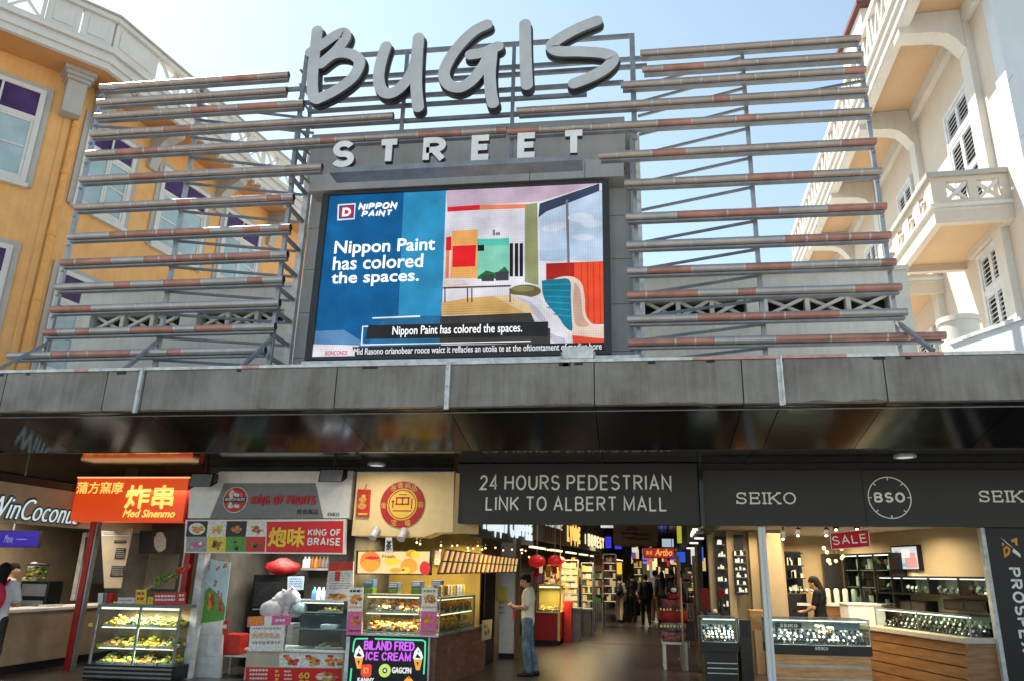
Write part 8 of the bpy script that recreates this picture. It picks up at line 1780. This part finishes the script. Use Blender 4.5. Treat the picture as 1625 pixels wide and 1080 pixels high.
# coconut stall: two staff behind the counter, a customer with a red backpack
v=at(q('B4',62,560),12.9); person('worker with dark hair behind the far left drinks counter',(v.x,12.9,0),rad(-60),mat('pale_pink_top',(.45,.36,.33),.8),M_black,stand,1.66,.014,hair='bun')
v=at(q('B4',152,540),13.4); person('worker with a white patterned headscarf behind the drinks counter',(v.x,13.4,0),rad(-70),mat('tan_top',(.35,.27,.2),.8),M_black,stand,1.68,.014,hat=mat('white_scarf',(.55,.53,.5),.8,var=.6,scale=40))
cu,A2,k2=person('customer in a white shirt carrying a red backpack at the left edge',(-9.12,10.35,0),rad(28),mat('white_tee',(.58,.60,.64),.8),M_black,dict(er=(.25,.05,1.12),wr=(.16,.24,1.10),fr=(.10,.32,1.14)),1.66,.012,hair='long',loose=.015)
backpack(cu,'red backpack on the customer at the left edge',mat('red_backpack',(.50,.02,.06),.6))
# ================================================================== LIT LAMPS OF THE SHOPS AND ADDED STALL FILLS
def lamp(name, loc, size, power, col=(1,.86,.66), rot=(0,0,0), sy=None, spread=160):
    l=bpy.data.lights.new(name,'AREA'); l.energy=power; l.color=col; l.shape='RECTANGLE'; l.size=size; l.size_y=sy or size; l.spread=rad(spread)
    o=bpy.data.objects.new(name,l); COL.objects.link(o); o.location=loc; o.rotation_euler=rot; return o
lamp('shop_spot_light',(3.2,13.6,2.38),1.6,31,(1,.80,.52)); lamp('shop_spot_light',(3.5,15.4,2.38),1.2,25,(1,.78,.48)); lamp('shop_spot_light',(4.3,13.0,2.38),.7,11,(1,.82,.55)); lamp('shop_spot_light',(2.0,14.0,2.38),.6,6,(1,.75,.45))
lamp('showcase_tube_light',(2.65,12.05,1.02),1.3,5,(1,.97,.88),sy=.05); lamp('showcase_tube_light',(1.45,12.4,1.0),.45,2.5,(1,.97,.88),sy=.05)
lamp('case_tube_light',(-3.55,11.75,1.12),.85,11,(1,.80,.45),sy=.06); lamp('snack_stall_light',(-3.7,12.6,2.2),1.2,32,(1,.78,.42)); lamp('menu_bulb_light',(-2.6,13.6,2.15),1.6,7,(1,.74,.40),sy=.3)
lamp('fruit_stall_light',(-5.9,12.9,2.2),1.4,24,(1,.92,.80)); lamp('orange_case_light',(-7.55,11.5,1.02),.9,8,(1,.92,.72),sy=.05); lamp('orange_stall_light',(-8.0,12.6,2.9),1.2,20,(1,.85,.62)); lamp('drinks_stall_light',(-10.7,12.6,2.7),1.6,26,(1,.86,.68))  # stall fills hang without a fixture, added to brighten the interiors
lamp('rack_tube_light',(-1.7,19.9,2.2),.9,26,(1,.74,.36)); lamp('sweet_case_light',(-2.0,19.3,1.3),.6,6,(1,.78,.42),sy=.1); lamp('rack_tube_light',(-1.2,22,2.2),.8,18,(1,.80,.45)); lamp('passage_shop_light',(-.9,26.5,2.5),1.2,26,(1,.80,.6)); lamp('far_shop_light',(1.4,36,2.8),3,110,(1,.82,.58))
lamp('emblem_puck_light',(at((598,737),11.0).x,10.7,3.25),.25,7,(1,.92,.75)); lamp('passage_tube_light',(-.9,17.5,3.2),.8,9,(.95,.95,1))
lamp('corridor_case_light',tuple(WL.p(1.0,-.2,1.15)),1.4,6,(1,.78,.42),rot=(0,0,rad(84)),sy=.06)
lamp('cabinet_light',tuple(RW.p(1.4,.3,1.75)),.2,4,(1,.92,.75),sy=1.6)
for z_ in zsh[1:]: lamp('shelf_tube_light',(-7.55,11.36,z_-.03),.9,4,(1,.92,.72),rot=(rad(-18),0,0),sy=.03)
lamp('case_shelf_light',(-3.55,11.72,.735+.2),.85,4,(1,.80,.45),rot=(rad(-20),0,0),sy=.04); lamp('curved_case_light',(-5.0,12.2,1.5),.8,5,(.95,.97,1),sy=.05)
